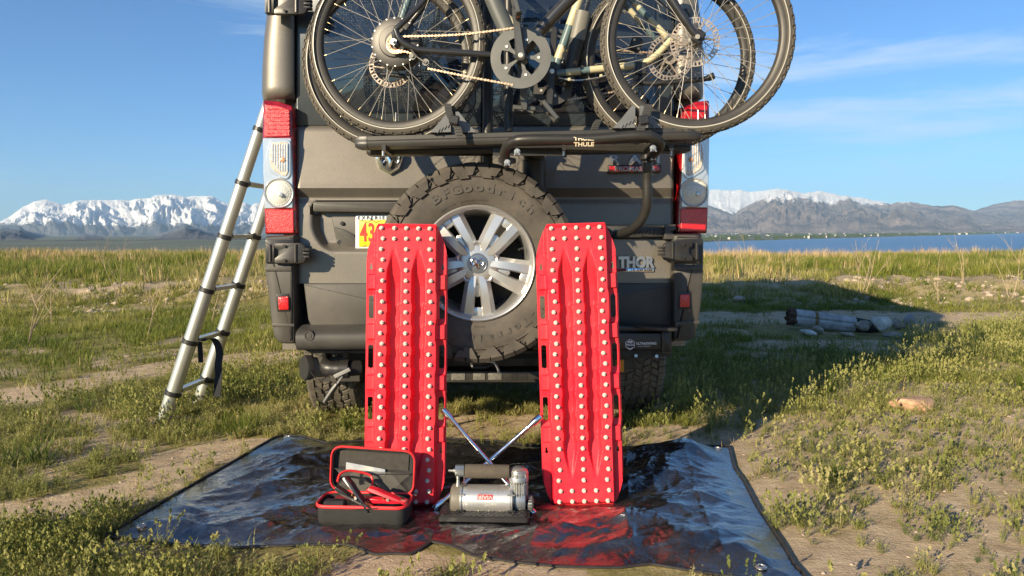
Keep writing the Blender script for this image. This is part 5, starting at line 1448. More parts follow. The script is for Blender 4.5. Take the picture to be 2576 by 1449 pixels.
b0 = W(1019, 1280, BY0); b0.z = .004; t0 = W(1026, 566, BY1)
r1, me1 = board(b0, t0, R(2), 'left one of the two red studded recovery boards, its foot behind the open case')
b1 = W(1468, 1282, BY0); b1.z = .004; t1 = W(1447, 568, BY1)
board(b1, t1, R(-1), 'right one of the two red studded recovery boards, standing right of the compressor', me1)

# ------------------------------------------------------------------ ladder
LD = thing('telescopic_ladder', 'silver telescopic ladder with black collars leaning against the left side of the van', 'ladder', (-1.92, 4.3, 0), 0)
M_LAD = mat('brushed_aluminium_tube', (.58, .585, .53), .36, .75, var=.05, scale=8, dirt=.06)
fa = G(412, 1060, 0.0); fb = Vector((fa.x + .05, 4.52, 0.0)); fb.x = W(500, 1030, 4.52).x
ldir = (W(652, 330, fa.y) - fa).normalized()
zs = [.163, .454, .744, 1.041, 1.335, 1.626, 1.92, 2.21, 2.50]
for (f, sgn) in ((fa, 1), (fb, -1)):
    prev = f + ldir * .0; r = .041
    for i, z in enumerate(zs):
        p = f + ldir * (z / ldir.z)
        rl = MB().tube([prev - ldir * (.01 if i else 0), p], r, 24).build('rail', M_LAD, LD, 40)
        if i == 0: MB().lathe([(0, -.004), (.043, -.004), (.044, .012), (.040, .014)], f, ldir, 20).build('foot', M_BLACK, LD)
        MB().lathe([(r + .001, -.013), (r + .0045, -.012), (r + .0045, .012), (r - .001, .014)], p, ldir, 24).build('collar', M_BLACK, LD)
        ey_ = Vector((0, 1, 0))
        MB().rbox(p + ey_ * sgn * .052 + ldir * 0, (.05, .045, .028), .004, Matrix.Rotation(R(-18), 3, 'Y')).build('rung_socket', M_BLACK, LD)
        if sgn == 1:
            p2 = fb + ldir * (z / ldir.z); mid = (p + p2) / 2; dd = p2 - p
            ang = math.atan2(dd.x, dd.y)
            rot = Matrix.Rotation(-ang, 3, 'Z') 
            MB().rbox(mid, (.045, dd.length - .14, .024), .003, rot).build('rung', M_LAD, LD)
        prev = p; r -= .0018
def ribbon(pts, wv, name, m, par, th=.0015, wdir=(1, 0, 0)):
    P = smooth_path(pts, 5); wd = Vector(wdir).normalized() * wv / 2; b = MB(); n = len(P); V = []
    for i, p in enumerate(P):
        t = (P[min(i + 1, n - 1)] - P[max(i - 1, 0)]).normalized(); nn = t.cross(wd).normalized() * th
        V += [p - wd + nn, p + wd + nn, p + wd - nn, p - wd - nn]
    Fq = []
    for i in range(n - 1):
        for j in range(4): Fq.append((i * 4 + j, i * 4 + (j + 1) % 4, i * 4 + 4 + (j + 1) % 4, i * 4 + 4 + j))
    Fq += [(0, 1, 2, 3), (4 * n - 1, 4 * n - 2, 4 * n - 3, 4 * n - 4)]
    return b.add(V, Fq).build(name, m, par, 40)
M_WEB = mat('black_webbing', (.012, .014, .020), .8, var=.3, scale=80)
ribbon([W(502, 860, 4.2), W(504, 885, 4.19), W(505, 912, 4.19)], .028, 'strap', M_WEB, LD)
ribbon([W(505, 858, 4.2), W(520, 852, 4.22), W(540, 855, 4.25), W(552, 885, 4.26), W(549, 920, 4.25), W(550, 945, 4.25), W(545, 998, 4.25)], .042, 'strap', M_WEB, LD)

# ------------------------------------------------------------------ tarp
def resample(P, n):
    d = [0]
    for i in range(1, len(P)): d.append(d[-1] + (P[i] - P[i - 1]).length)
    d = np.array(d) / d[-1]; t = np.linspace(0, 1, n)
    return np.stack([np.interp(t, d, [p[k] for p in P]) for k in range(2)], 1)
NU, NV = 420, 240
Lf = resample(TARP_L, NV); Rt = resample(TARP_R, NV); Fr = resample(TARP_F, NU); Bk = resample(TARP_B, NU)
uu = np.linspace(0, 1, NU)[:, None, None]; vv_ = np.linspace(0, 1, NV)[None, :, None]
C00, C10, C01, C11 = Fr[0], Fr[-1], Bk[0], Bk[-1]
PT = (1 - vv_) * Fr[:, None] + vv_ * Bk[:, None] + (1 - uu) * Lf[None] + uu * Rt[None] - ((1 - uu) * (1 - vv_) * C00 + uu * (1 - vv_) * C10 + (1 - uu) * vv_ * C01 + uu * vv_ * C11)
TXx, TYy = PT[..., 0], PT[..., 1]
def fold(x, y, ang, fr, s, wob=1.0, pw=2.2):
    """long creases running along ang"""
    c, sn = math.cos(ang), math.sin(ang); a = x * c + y * sn; bq = -x * sn + y * c
    bq = bq + (fbm(a * 2.2, bq * 1.2, 3, s) - .5) * .25 * wob
    return ridge(a * fr * .16, bq * fr, 3, s + 5, .5) ** pw
w_ = .038 * fold(TXx, TYy, R(10), 3.6, 1) + .030 * fold(TXx, TYy, R(32), 7, 7) + .010 * fold(TXx, TYy, R(-8), 14, 13) + .006 * fold(TXx, TYy, R(60), 20, 19)
# crumpling: facets meeting in sharp creases
q_ = np.random.RandomState(3)
def crumple(n, ax_, ay_, an):
    c, s_ = math.cos(an), math.sin(an); P = np.stack([q_.uniform(-1.6, 1.3, n), q_.uniform(2.1, 4.0, n)], 1); o = q_.rand(n) * .5
    X1 = (TXx * c + TYy * s_) / ax_; Y1 = (-TXx * s_ + TYy * c) / ay_; F1 = np.full(TXx.shape, 9.0)
    wx_ = X1 + (fbm(TXx * 5, TYy * 5, 3, n) - .5) * .35; wy_ = Y1 + (fbm(TXx * 5, TYy * 5, 3, n + 4) - .5) * .35
    for (a_, b_), oo in zip(P, o): F1 = np.minimum(F1, np.hypot(wx_ - (a_ * c + b_ * s_) / ax_, wy_ - (-a_ * s_ + b_ * c) / ay_) + oo)
    return F1
c1_c = crumple(70, .34, .14, R(15)); c2_c = crumple(420, .13, .06, R(28))
w_ = w_ * .8 + .034 * (np.clip(c1_c, 0, 1.4) - np.percentile(c1_c, 30)) + .016 * (np.clip(c2_c, 0, 1.4) - np.percentile(c2_c, 30))
w_ = w_ - np.percentile(w_, 8)
# packing creases of the folded sheet
ucr = np.linspace(0, 1, NU)[:, None] + 0 * TXx; vcr = np.linspace(0, 1, NV)[None, :] + 0 * TXx
cr_ = np.zeros_like(TXx)
for c in (.14, .27, .40, .53, .66, .79, .91): cr_ = np.maximum(cr_, np.exp(-np.abs(ucr + (fbm(vcr * 3, ucr * 0, 2, int(c * 100)) - .5) * .02 - c) / .006))
for c in (.2, .42, .64, .84): cr_ = np.maximum(cr_, np.exp(-np.abs(vcr + (fbm(ucr * 5, ucr * 0, 2, int(c * 90)) - .5) * .03 - c) / .009))
w_ = w_ + .006 * cr_
# crumples round the boards' feet on the right
cx, cy = gd(1560, 1330); dd_ = np.hypot(TXx - cx, TYy - cy)
w_ = w_ + .035 * np.exp(-(dd_ / .13) ** 2) * fold(TXx, TYy, R(75), 6, 23, 1.5)
ed = np.minimum(np.minimum(ucr, 1 - ucr) * 6, np.minimum(vcr, 1 - vcr) * 4)
# free front edge lifts in a fold under the case and compressor
fx, fy = gd(1083, 1372)
w_ = w_ + .020 * np.exp(-((TXx - fx + .4 * (TYy - fy)) / .035) ** 2) * (1 - sstep(.05, .45, TYy - fy))
fx2, fy2 = gd(600, 1380); w_ = w_ + .022 * np.exp(-((TYy - fy2 - .10) / .05) ** 2) * np.exp(-((TXx - fx2) / .5) ** 2)
# right rear part folded over, standing a little proud
rr_ = sstep(.80, .83, vcr + .02 * (ucr - .8)) * sstep(.70, .76, ucr); w_ = w_ + .03 * rr_ * (1 - sstep(.9, 1.0, vcr) * .6)
# flat under the things that stand on it
for (u, v, rx, ry) in ((920, 1300, .19, .11), (1225, 1305, .19, .10), (1018, 1272, .19, .10), (1468, 1272, .19, .10)):
    cx, cy = gd(u, v); k = np.exp(-(np.maximum(np.abs(TXx - cx) / rx, np.abs(TYy - cy) / ry)) ** 4); w_ = w_ * (1 - k * .98)
w_ = np.clip(w_, 0, 1) * sstep(0, .55, ed) 
TZ = gh(TXx, TYy) * .6 + .005 + np.clip(w_, 0, .09)
def tarp_mat():
    m = bpy.data.materials.new('black_poly_tarp'); m.use_nodes = True; t = m.node_tree; b = t.nodes['Principled BSDF']; N = t.nodes.new; K = t.links.new
    c = N('ShaderNodeTexCoord'); n = N('ShaderNodeTexNoise'); n.inputs['Scale'].default_value = 5; n.inputs['Detail'].default_value = 8; n.inputs['Roughness'].default_value = .65; K(c.outputs['Object'], n.inputs['Vector'])
    r = N('ShaderNodeValToRGB'); r.color_ramp.elements[0].position = .4; r.color_ramp.elements[1].position = .72; r.color_ramp.elements[0].color = (.006, .006, .008, 1); r.color_ramp.elements[1].color = (.030, .026, .022, 1); K(n.outputs[0], r.inputs[0]); K(r.outputs[0], b.inputs['Base Color'])
    mr = N('ShaderNodeMapRange'); mr.inputs['From Min'].default_value = .3; mr.inputs['From Max'].default_value = .7; mr.inputs['To Min'].default_value = .17; mr.inputs['To Max'].default_value = .34; K(n.outputs[0], mr.inputs[0]); K(mr.outputs[0], b.inputs['Roughness'])
    b.inputs['Specular IOR Level'].default_value = 1.0; b.inputs['IOR'].default_value = 1.8; b.inputs['Coat Weight'].default_value = 1.0; b.inputs['Coat Roughness'].default_value = .24
    mp = N('ShaderNodeMapping'); mp.inputs['Rotation'].default_value = (0, 0, R(15)); mp.inputs['Scale'].default_value = (9, 34, 20); K(c.outputs['Object'], mp.inputs[0])
    n2 = N('ShaderNodeTexNoise'); n2.inputs['Scale'].default_value = 1; n2.inputs['Detail'].default_value = 6; n2.inputs['Roughness'].default_value = .6; n2.inputs['Distortion'].default_value = .6; K(mp.outputs[0], n2.inputs['Vector'])
    bp = N('ShaderNodeBump'); bp.inputs['Strength'].default_value = .35; bp.inputs['Distance'].default_value = .010; K(n2.outputs[0], bp.inputs['Height'])
    last = bp
    for (sc_, st_, ds_) in ((7.5, .8, .020), (19, .7, .008)):
        ns_ = N('ShaderNodeTexNoise'); ns_.inputs['Scale'].default_value = sc_ * .8; K(c.outputs['Object'], ns_.inputs['Vector'])
        va = N('ShaderNodeVectorMath'); va.operation = 'MULTIPLY_ADD'; va.inputs[1].default_value = (.12, .12, .12); K(ns_.outputs['Color'], va.inputs[0]); K(c.outputs['Object'], va.inputs[2])
        vo = N('ShaderNodeTexVoronoi'); vo.inputs['Scale'].default_value = sc_; vo.feature = 'F1'; K(va.outputs[0], vo.inputs['Vector'])
        b2 = N('ShaderNodeBump'); b2.inputs['Strength'].default_value = st_; b2.inputs['Distance'].default_value = ds_; K(vo.outputs['Distance'], b2.inputs['Height']); K(last.outputs[0], b2.inputs['Normal']); last = b2
    K(last.outputs[0], b.inputs['Normal'])
    return m
tc_ = gd(1200, 1240)
TARP = thing('tarp', 'crumpled glossy black tarp spread on the ground under the gear', 'tarp', (tc_[0], tc_[1], 0))
n_ = NU * NV; V1 = np.stack([TXx.ravel(), TYy.ravel(), TZ.ravel()], 1) - [tc_[0], tc_[1], 0]
np_obj('sheet', V1, grid_faces(NU, NV), tarp_mat(), TARP, smooth=True)
def tz(x, y):
    i = np.argmin((TXx - x) ** 2 + (TYy - y) ** 2); return float(TZ.ravel()[i])
b = MB()
loop = [(i, 0) for i in range(0, NU, 3)] + [(NU - 1, j) for j in range(0, NV, 3)] + [(i, NV - 1) for i in range(NU - 1, -1, -3)] + [(0, j) for j in range(NV - 1, 0, -3)]
b.tube([Vector((TXx[i, j], TYy[i, j], TZ[i, j] + .003)) for i, j in loop], .0075, 8, closed=True, flat=.6)
b.build('hem', mat('tarp_hem', (.030, .028, .026), .5, var=.3, scale=40), TARP, 60)
for (i, j) in ((18, 12), (12, NV - 10), (NU - 22, 12), (NU - 12, NV - 14)):
    p = Vector((TXx[i, j], TYy[i, j], TZ[i, j] + .002))
    MB().lathe([(.009, 0), (.010, .004), (.014, .004), (.019, .001), (.019, -.002), (.009, -.002)], p, (0, 0, 1), 20, True).build('grommet', M_STEEL, TARP)

# ------------------------------------------------------------------ lug wrench (cross)
LW = thing('lug_wrench', 'chrome four-way lug wrench standing between the two red boards behind the compressor', 'lug wrench', tuple(G(1225, 1290, .0)))
A0, A1 = W(1092, 1282, 2.72), W(1362, 1048, 2.80)
B0, B1 = W(1352, 1300, 2.70), W(1115, 1028, 2.81)
for (p, q, nm) in ((A0, A1, 1), (B0, B1, 2)):
    d = (q - p).normalized(); off = Vector((0, .010 if nm == 1 else -.010, 0))
    ln = (q - p).length
    prof = [(0, .004), (.0125, 0), (.0135, .002), (.0135, .040), (.0085, .052), (.0082, ln - .052), (.0135, ln - .040), (.0135, ln - .002), (.0115, ln), (.0105, ln - .012), (0, ln - .014)]
    bar = MB().lathe(prof, p + off, d, 20).build('wrench_bar', M_CHROME, LW, 35)
    MB().cyl(p + off + d * (ln - .0135), p + off + d * (ln + .0002), .0098, n=6).build('socket', M_SEAM, bar)
    MB().cyl(p + off - d * .0004, p + off + d * .006, .0098, n=6).build('socket', M_SEAM, bar)

# ------------------------------------------------------------------ air compressor
YC = 2.70
CP = thing('air_compressor', 'portable air compressor with silver tank and padded handle on a black tread plate base', 'air compressor', (W(1222, 1300, YC).x, YC, 0), R(-3))
zb = .012
c0 = W(1222, 1300, YC); Mz = Matrix.Translation((c0.x, YC, zb)) @ Matrix.Rotation(R(-3), 4, 'Z')
k = YC / F                       # metres per photo point at the compressor
def cx_(u): return (u - 1222) * k
def cz_(v): return W(1222, v, YC).z - zb
def B_(): return MB(Mz)
bs = B_().prism(roundpoly([(cx_(1108), -.10), (cx_(1336), -.10), (cx_(1336), .085), (cx_(1108), .085)], .014), .0, .016, 0, lambda a, y, b_: Vector((a, b_, y))).build('base_plate', M_BLACK, CP)
B_().prism(roundpoly([(cx_(1112), -.093), (cx_(1330), -.093), (cx_(1330), .078), (cx_(1112), .078)], .01), .016, .020, 0, lambda a, y, b_: Vector((a, b_, y))).build('raised_rim', M_BLACK, bs)
M_DIA = mat('tread_plate_steel', (.22, .20, .18), .3, .8)
b = B_()
for i in range(15):
    for j in range(9):
        x = cx_(1120) + (i + .5 * (j % 2)) * .0205; y = -.085 + j * .0185; a = R(35 if (i + j) % 2 else -35)
        if x > cx_(1322): continue
        b.rbox((x, y, .0215), (.012, .0028, .002), .0009, Matrix.Rotation(a, 3, 'Z'))
b.build('tread_bars', M_DIA, bs, 20, kind='stuff')
za = cz_(1256); rt = 37.5 * k
tk = B_().lathe([(0, cx_(1160)), (rt * .96, cx_(1160)), (rt, cx_(1162)), (rt, cx_(1286)), (rt * .96, cx_(1288)), (0, cx_(1288))], (0, 0, za), (1, 0, 0), 48).build('tank', mat('brushed_silver_tank', (.74, .72, .67), .34, .8, var=.12, scale=160, bump=.12, bscale=260), CP)
B_().lathe([(0, cx_(1132)), (rt * .80, cx_(1133)), (rt * .99, cx_(1137)), (rt * 1.04, cx_(1142)), (rt * 1.04, cx_(1160)), (0, cx_(1160))], (0, 0, za), (1, 0, 0), 40).build('end_cap', mat('grey_end_cap', (.135, .12, .095), .55, var=.1, scale=20), CP)
for u in (1161, 1290):
    br = B_().lathe([(rt * 1.01, cx_(u) - .004), (rt * 1.09, cx_(u) - .004), (rt * 1.09, cx_(u) + .004), (rt * 1.01, cx_(u) + .004)], (0, 0, za), (1, 0, 0), 40, True).build('clamp_band', M_STEEL, CP)
    B_().rbox((cx_(u), -rt * .95, za - rt * .9), (.010, .008, .042), .002).build('bracket', M_STEEL, br)
    B_().rbox((cx_(u), -.035, .024), (.030, .05, .006), .002).build('foot', M_BLACK, br)
    for (dz) in (.62, -.95):
        B_().cyl((cx_(u) - .014, -rt * .88, za + rt * dz), (cx_(u) + .014, -rt * .88, za + rt * dz), .0035, n=6).build('clamp_bolt', M_STEEL, br)
    B_().cyl((cx_(u) + .0, -.045, .02), (cx_(u) + .0, -.045, .045), .007, n=12).build('rubber_foot', M_BLACK, br)
zh = cz_(1183)
for u in (1168, 1284): B_().prism([(-.006, za + rt * .6), (.006, za + rt * .6), (.006, zh + .012), (-.006, zh + .012)], cx_(u) - .0012, cx_(u) + .0012, 0, lambda a, y, b_: Vector((y, a - .012, b_))).build('handle_strut', M_CHROME, CP)
B_().lathe([(0, cx_(1170)), (.0245, cx_(1171)), (.0255, cx_(1174)), (.0255, cx_(1281)), (.0245, cx_(1284)), (0, cx_(1284))], (0, -.012, zh), (1, 0, 0), 28).build('foam_grip', mat('foam_grip', (.085, .070, .052), .9, var=.15, scale=40, bump=.2, bscale=300), CP)
B_().lathe([(0, cx_(1146)), (.021, cx_(1146)), (.022, cx_(1148)), (.022, cx_(1169)), (0, cx_(1170))], (0, -.012, zh + .002), (1, 0, 0), 8, a0=R(22.5)).build('manifold', mat('blued_steel', (.33, .36, .38), .3, .8), CP)
B_().tube([(cx_(1146), -.012, zh + .001), (cx_(1141), -.012, zh + .001), (cx_(1140), -.012, zh + .001), (cx_(1132), -.012, zh + .001), (cx_(1131), -.012, zh + .001), (cx_(1127), -.012, zh + .001)], [.008, .008, .005, .005, .007, .003], 12).build('quick_coupler', M_STEEL, CP)
B_().tube([(cx_(1152), -.012, zh - .018), (cx_(1152), -.012, zh - .030), (cx_(1152), -.012, zh - .031), (cx_(1152), -.012, zh - .048), (cx_(1152), -.012, za + rt)], [.007, .007, .0055, .0075, .009], 10).build('riser_pipe', M_STEEL, CP)
# pump head: crankcase, finned cylinder, domed cover, air filter
hx_ = cx_(1307)
B_().lathe([(0, cx_(1291)), (rt * .62, cx_(1291)), (rt * .66, cx_(1295)), (rt * .74, cx_(1299)), (rt * .74, cx_(1322)), (rt * .70, cx_(1325)), (0, cx_(1325))], (0, 0, za), (1, 0, 0), 28).build('crankcase', mat('cast_aluminium', (.36, .38, .40), .4, .7, var=.15, scale=40), CP)
cy_ = B_().rbox((hx_, 0, za + rt * .9), (.060, .064, .05), .008).build('cylinder', MATS['cast_aluminium'], CP)
zc0, zc1 = cz_(1242), cz_(1206)
B_().cyl((hx_, 0, zc0), (hx_, 0, zc1), .027, n=24).build('fin_core', mat('fin_core', (.12, .11, .09), .5, .5), cy_)
M_FIN = mat('pale_fin', (.50, .46, .36), .4, .6)
for i in range(22):
    a = 2 * math.pi * i / 22; c_ = Vector((hx_ + math.cos(a) * .031, math.sin(a) * .031, (zc0 + zc1) / 2))
    B_().box(c_, (.010, .0022, zc1 - zc0), Matrix.Rotation(a, 3, 'Z')).build('fin', M_FIN, cy_, 0)
B_().lathe([(.036, zc1 - .002), (.0375, zc1), (.0375, zc1 + .014), (.036, zc1 + .017)], (hx_, 0, 0), (0, 0, 1), 28).build('head_ring', MATS['cast_aluminium'], cy_)
B_().lathe([(.036, zc1 + .015), (.036, zc1 + .032), (.033, zc1 + .040), (.024, zc1 + .047), (.010, zc1 + .050), (0, zc1 + .050)], (hx_, 0, 0), (0, 0, 1), 28).build('dome', mat('head_cover', (.42, .43, .42), .3, .75), cy_)
for i in range(3):
    B_().tube([Vector((hx_ + x, -math.sqrt(max(0, (.037 - i * .003) ** 2 - x * x)) , zc1 + .036 + i * .005)) for x in [(-.026 + i * .003) + t * (.052 - i * .006) / 8 for t in range(9)]], .0016, 6).build('dome_rib', M_STEEL, cy_)
for i in range(6):
    a = R(20 + 60 * i); B_().cyl((hx_ + math.cos(a) * .0345, math.sin(a) * .0345, zc1 + .014), (hx_ + math.cos(a) * .0345, math.sin(a) * .0345, zc1 + .030), .0045, n=8).build('head_bolt', M_STEEL, cy_)
zf = cz_(1266)
af = B_().lathe([(0, cx_(1325)), (.012, cx_(1325)), (.012, cx_(1331)), (.026, cx_(1331)), (.0275, cx_(1333)), (.0275, cx_(1342)), (.026, cx_(1345)), (0, cx_(1345))], (0, 0, zf), (1, 0, 0), 24).build('air_filter', M_CLAD, CP)
for i in range(16):
    a = 2 * math.pi * i / 16; B_().box((cx_(1337), math.sin(a) * .0275, zf + math.cos(a) * .0275), (.014, .004, .004), Matrix.Rotation(-a, 3, 'X')).build('filter_rib', M_STEEL, af, 0)
# printed label, upside down as it stands
b = B_(); ang0 = R(28)
def on_tank(du, s):   # s along the circumference, up
    a = ang0 + s / rt
    return Vector((du, -math.cos(a) * (rt + .0008), za + math.sin(a) * (rt + .0008)))
x0_, x1_ = cx_(1204), cx_(1243)
V = []; 
for j in range(7):
    for x in (x0_, x1_): V.append(on_tank(x, -.0095 + .019 * j / 6))
b.add(V, [(2 * j, 2 * j + 1, 2 * j + 3, 2 * j + 2) for j in range(6)]); b.build('label', mat('label_red', (.45, .02, .02), .4), tk, 0)
vs_, fs_ = text_geo('VIAIR', .0175, .0002, .0007, 'CENTER', 1.28)
b = B_(); b.add([on_tank((x0_ + x1_) / 2 - p.x, -p.y) + Vector((0, -.0008, .0002)) for p in vs_], fs_); b.build('label_lettering', mat('label_white', (.78, .76, .72), .5), tk, 0)
b = B_(); b.add([on_tank((x0_ + x1_) / 2 - p.x, -p.y + .0145) for p in text_geo('PORTABLE AIR COMPRESSOR', .0035, .0001)[0]], text_geo('PORTABLE AIR COMPRESSOR', .0035, .0001)[1]); b.build('label_lettering', mat('label_dark', (.12, .05, .05), .5), tk, 0)

# ------------------------------------------------------------------ jump starter case
YK = 2.635
CS = thing('open_case', 'open black zip case with red piping in front of the left board', 'case', (W(920, 1335, YK).x, YK, 0), R(-5))
kc = W(920, 1335, YK); Mk = Matrix.Translation((kc.x, YK, .006)) @ Matrix.Rotation(R(-4), 4, 'Z')
M_EVA = mat('black_eva_fabric', (.018, .018, .017), .62, 0, var=.2, scale=60, bump=.5, bscale=520)
M_PIP = mat('red_piping', (.80, .03, .035), .5)
M_LIN = mat('grey_lining', (.045, .041, .035), .9, var=.2, scale=40, bump=.2, bscale=400)
cw, cd, chh = .330, .145, .076
def rr2(w, d, r, n=6): return roundpoly([(-w / 2, -d / 2), (w / 2, -d / 2), (w / 2, d / 2), (-w / 2, d / 2)], r, n)
def tray(M, w, d, h, name, par):
    """open shell: rounded outside, hollow inside"""
    rings = [(rr2(w * .90, d * .86, .03), 0.0), (rr2(w * .96, d * .94, .04), .008), (rr2(w, d, .045), .022), (rr2(w, d, .045), h), (rr2(w - .012, d - .012, .040), h), (rr2(w - .014, d - .014, .04), .02), (rr2(w * .88, d * .84, .03), .010)]
    b = MB(M); m_ = len(rings[0][0]); V = []
    for pl, z in rings: V += [Vector((x, y, z)) for x, y in pl]
    Fq = [tuple(range(m_))[::-1]]
    for r_ in range(len(rings) - 1):
        for i in range(m_): Fq.append((r_ * m_ + i, r_ * m_ + (i + 1) % m_, (r_ + 1) * m_ + (i + 1) % m_, (r_ + 1) * m_ + i))
    Fq.append(tuple(range((len(rings) - 1) * m_, len(rings) * m_)))
    return b.add(V, Fq).build(name, M_EVA, par, 50)
bt = tray(Mk, cw, cd, chh, 'case_bottom', CS)
def piping(M, w, d, h, par, r=.0042):
    pl = rr2(w + .002, d + .002, .046, 8); MB(M).tube([Vector((x, y, h)) for x, y in pl], r, 8, closed=True, flat=1.5).build('red_piping', M_PIP, par, 60)
piping(Mk, cw, cd, chh, bt)
# lid hinged at the back edge, opened past upright
Ml = Mk @ Matrix.Translation((.005, cd / 2 + .006, chh - .002)) @ Matrix.Rotation(R(98), 4, 'X') @ Matrix.Rotation(R(180), 4, 'X') @ Matrix.Translation((0, -cd / 2, 0))
Ml = Mk @ Matrix.Translation((.004, cd / 2 + .005, chh + .002)) @ Matrix.Rotation(R(3), 4, 'Y') @ Matrix.Rotation(R(88), 4, 'X') @ Matrix.Translation((0, .165 / 2, -.030))
ld = tray(Ml, cw - .015, .165, .030, 'case_lid', CS)
piping(Ml, cw - .015, .165, .030, ld)
MB(Ml).box((0, .035, .0135), (cw * .80, cd * .42, .002)).build('lid_lining', M_LIN, ld, 0)
tb = MB(Ml); 
for i, ch in enumerate('____'): pass
tb.box((.010, .030, .016), (.010, .003, .001)); 
MB(Ml).prism(roundpoly([(-.105, -.012), (.045, -.020), (.045, .005), (-.105, .022)], .003), .020, .017, 0, lambda a, y, b_: Vector((a, b_, y))).build('folded_leaflet', mat('leaflet_blue_grey', (.26, .30, .36), .5, col2=(.50, .50, .46), scale=18), ld)
# mesh pocket: crossed cords
b = MB(Ml)
x0m, x1m, y0m, y1m = -.145, .145, -.078, -.002
for i in range(64):
    for sg in (-1, 1):
        s = -.10 + i * .0062; pA = Vector((x0m + s + .0, y0m, .034)); pB = Vector((x0m + s + sg * .076, y1m, .030))
        if min(pA.x, pB.x) < x0m or max(pA.x, pB.x) > x1m: continue
        dr_ = (pB - pA); nn = Vector((-dr_.y, dr_.x, 0)).normalized() * .0006
        b.add([pA - nn, pA + nn, pB + nn, pB - nn], [(0, 1, 2, 3)])
b.build('mesh_pocket', mat('mesh_cord', (.16, .15, .13), .7), ld, 0, kind='stuff')
MB(Ml).tube([(x0m, y1m, .030), (0, y1m - .010, .036), (x1m, y1m, .030)], .0022, 6).build('pocket_hem', M_BLACK, ld)
MB(Mk).tube([Vector((cw / 2 - .004, cd / 2 - .010, chh)), Vector((cw / 2 + .012, cd / 2 - .010, chh))], .0022, 6).build('zip_pull', M_STEEL, bt)
# contents: jump pack, black clamp, red clamp, cables
JP = thing('jump_starter', 'black jump starter pack lying in the open case under the clamps', 'jump starter', tuple(Mk @ Vector((0, 0, .012))), R(-6))
MB(Mk).prism(roundpoly([(-.125, -.066), (.120, -.070), (.135, -.04), (.135, .045), (.10, .066), (-.13, .066)], .02), .074, .012, .012, lambda a, y, b_: Vector((a, b_, y))).build('pack_body', mat('smooth_black_plastic', (.016, .017, .022), .28, spec=.6), JP)
MB(Mk).rbox((-.095, -.052, .080), (.078, .036, .030), .006).build('socket_block', M_BLACK, JP)
MB(Mk).rbox((-.135, -.056, .070), (.02, .02, .014), .003).build('usb_port', M_BLACK, JP)
MB(Mk).tube(smooth_path([Vector((-.02, -.085, .073)), Vector((.05, -.080, .076)), Vector((.11, -.06, .078)), Vector((.128, -.02, .08))], 6), .0022, 6).build('moulded_edge', M_BLACK, JP)
def clamp(M, name, label, mt, jaw, open_=9):
    root = thing(name, label, 'battery clamp', tuple(M @ Vector((0, 0, 0))), 0)
    for sg in (-1, 1):
        rt_ = M @ Matrix.Translation((.012, 0, 0)) @ Matrix.Rotation(R(sg * open_), 4, 'Y') 
        # handle behind the pivot, jaw before it
        pl = roundpoly([(-.088, sg * .004), (-.082, sg * .018), (-.05, sg * .020), (-.02, sg * .016), (.010, sg * .014), (.045, sg * .010), (.070, sg * .003), (.066, sg * -.001), (.02, sg * .002), (-.03, sg * .004)], .004, 2)
        hnd = MB(rt_).prism(pl, -.015, .015, .003).build('clamp_arm', mt, root)
        for i in range(8):
            MB(rt_).box((.028 + i * .0052, 0, sg * .0005), (.0028, .012, .004)).build('tooth', jaw, hnd, 0)
        MB(rt_).box((.046, 0, sg * .0035), (.044, .016, .003)).build('jaw_plate', jaw, hnd, 0)
    MB(M).cyl((.012, -.018, 0), (.012, .018, 0), .0055, n=16).build('pivot', M_STEEL, root)
    MB(M).lathe([(.006, -.008), (.0085, -.008), (.0085, .008), (.006, .008)], (-.002, 0, 0), (0, 1, 0), 14, True).build('spring', mat('copper', (.65, .30, .14), .3, .9), root)
    return root
M_COP = MATS.get('copper') or mat('copper', (.65, .30, .14), .3, .9)
Mc = Mk @ Matrix.Translation((-.022, -.055, .115)) @ Matrix.Rotation(R(38), 4, 'Y') @ Matrix.Rotation(R(-8), 4, 'Z')
clamp(Mc, 'battery_clamp', 'black battery clamp with copper teeth lying across the open case', mat('black_clamp', (.015, .016, .020), .3, spec=.6), M_COP, 10)
Mr = Mk @ Matrix.Translation((.085, -.030, .098)) @ Matrix.Rotation(R(9), 4, 'Y') @ Matrix.Rotation(R(-6), 4, 'Z')
clamp(Mr, 'battery_clamp', 'red battery clamp lying at the right side of the open case', mat('red_clamp', (.72, .012, .03), .38), M_STEEL, 6)
MB(Mk).tube(smooth_path([Vector((-.095, -.02, .150)), Vector((-.092, 0, .170)), Vector((-.070, .02, .178)), Vector((-.03, .04, .168)), Vector((.01, .05, .150)), Vector((.02, .03, .12))], 6), .0045, 8).build('red_cable', mat('red_cable', (.70, .03, .03), .4), JP)
MB(Mk).tube(smooth_path([Vector((-.10, -.01, .145)), Vector((-.085, .01, .155)), Vector((-.05, .035, .150)), Vector((.0, .05, .130)), Vector((.05, .05, .10))], 6), .0045, 8).build('black_cable', M_BLACK, JP)
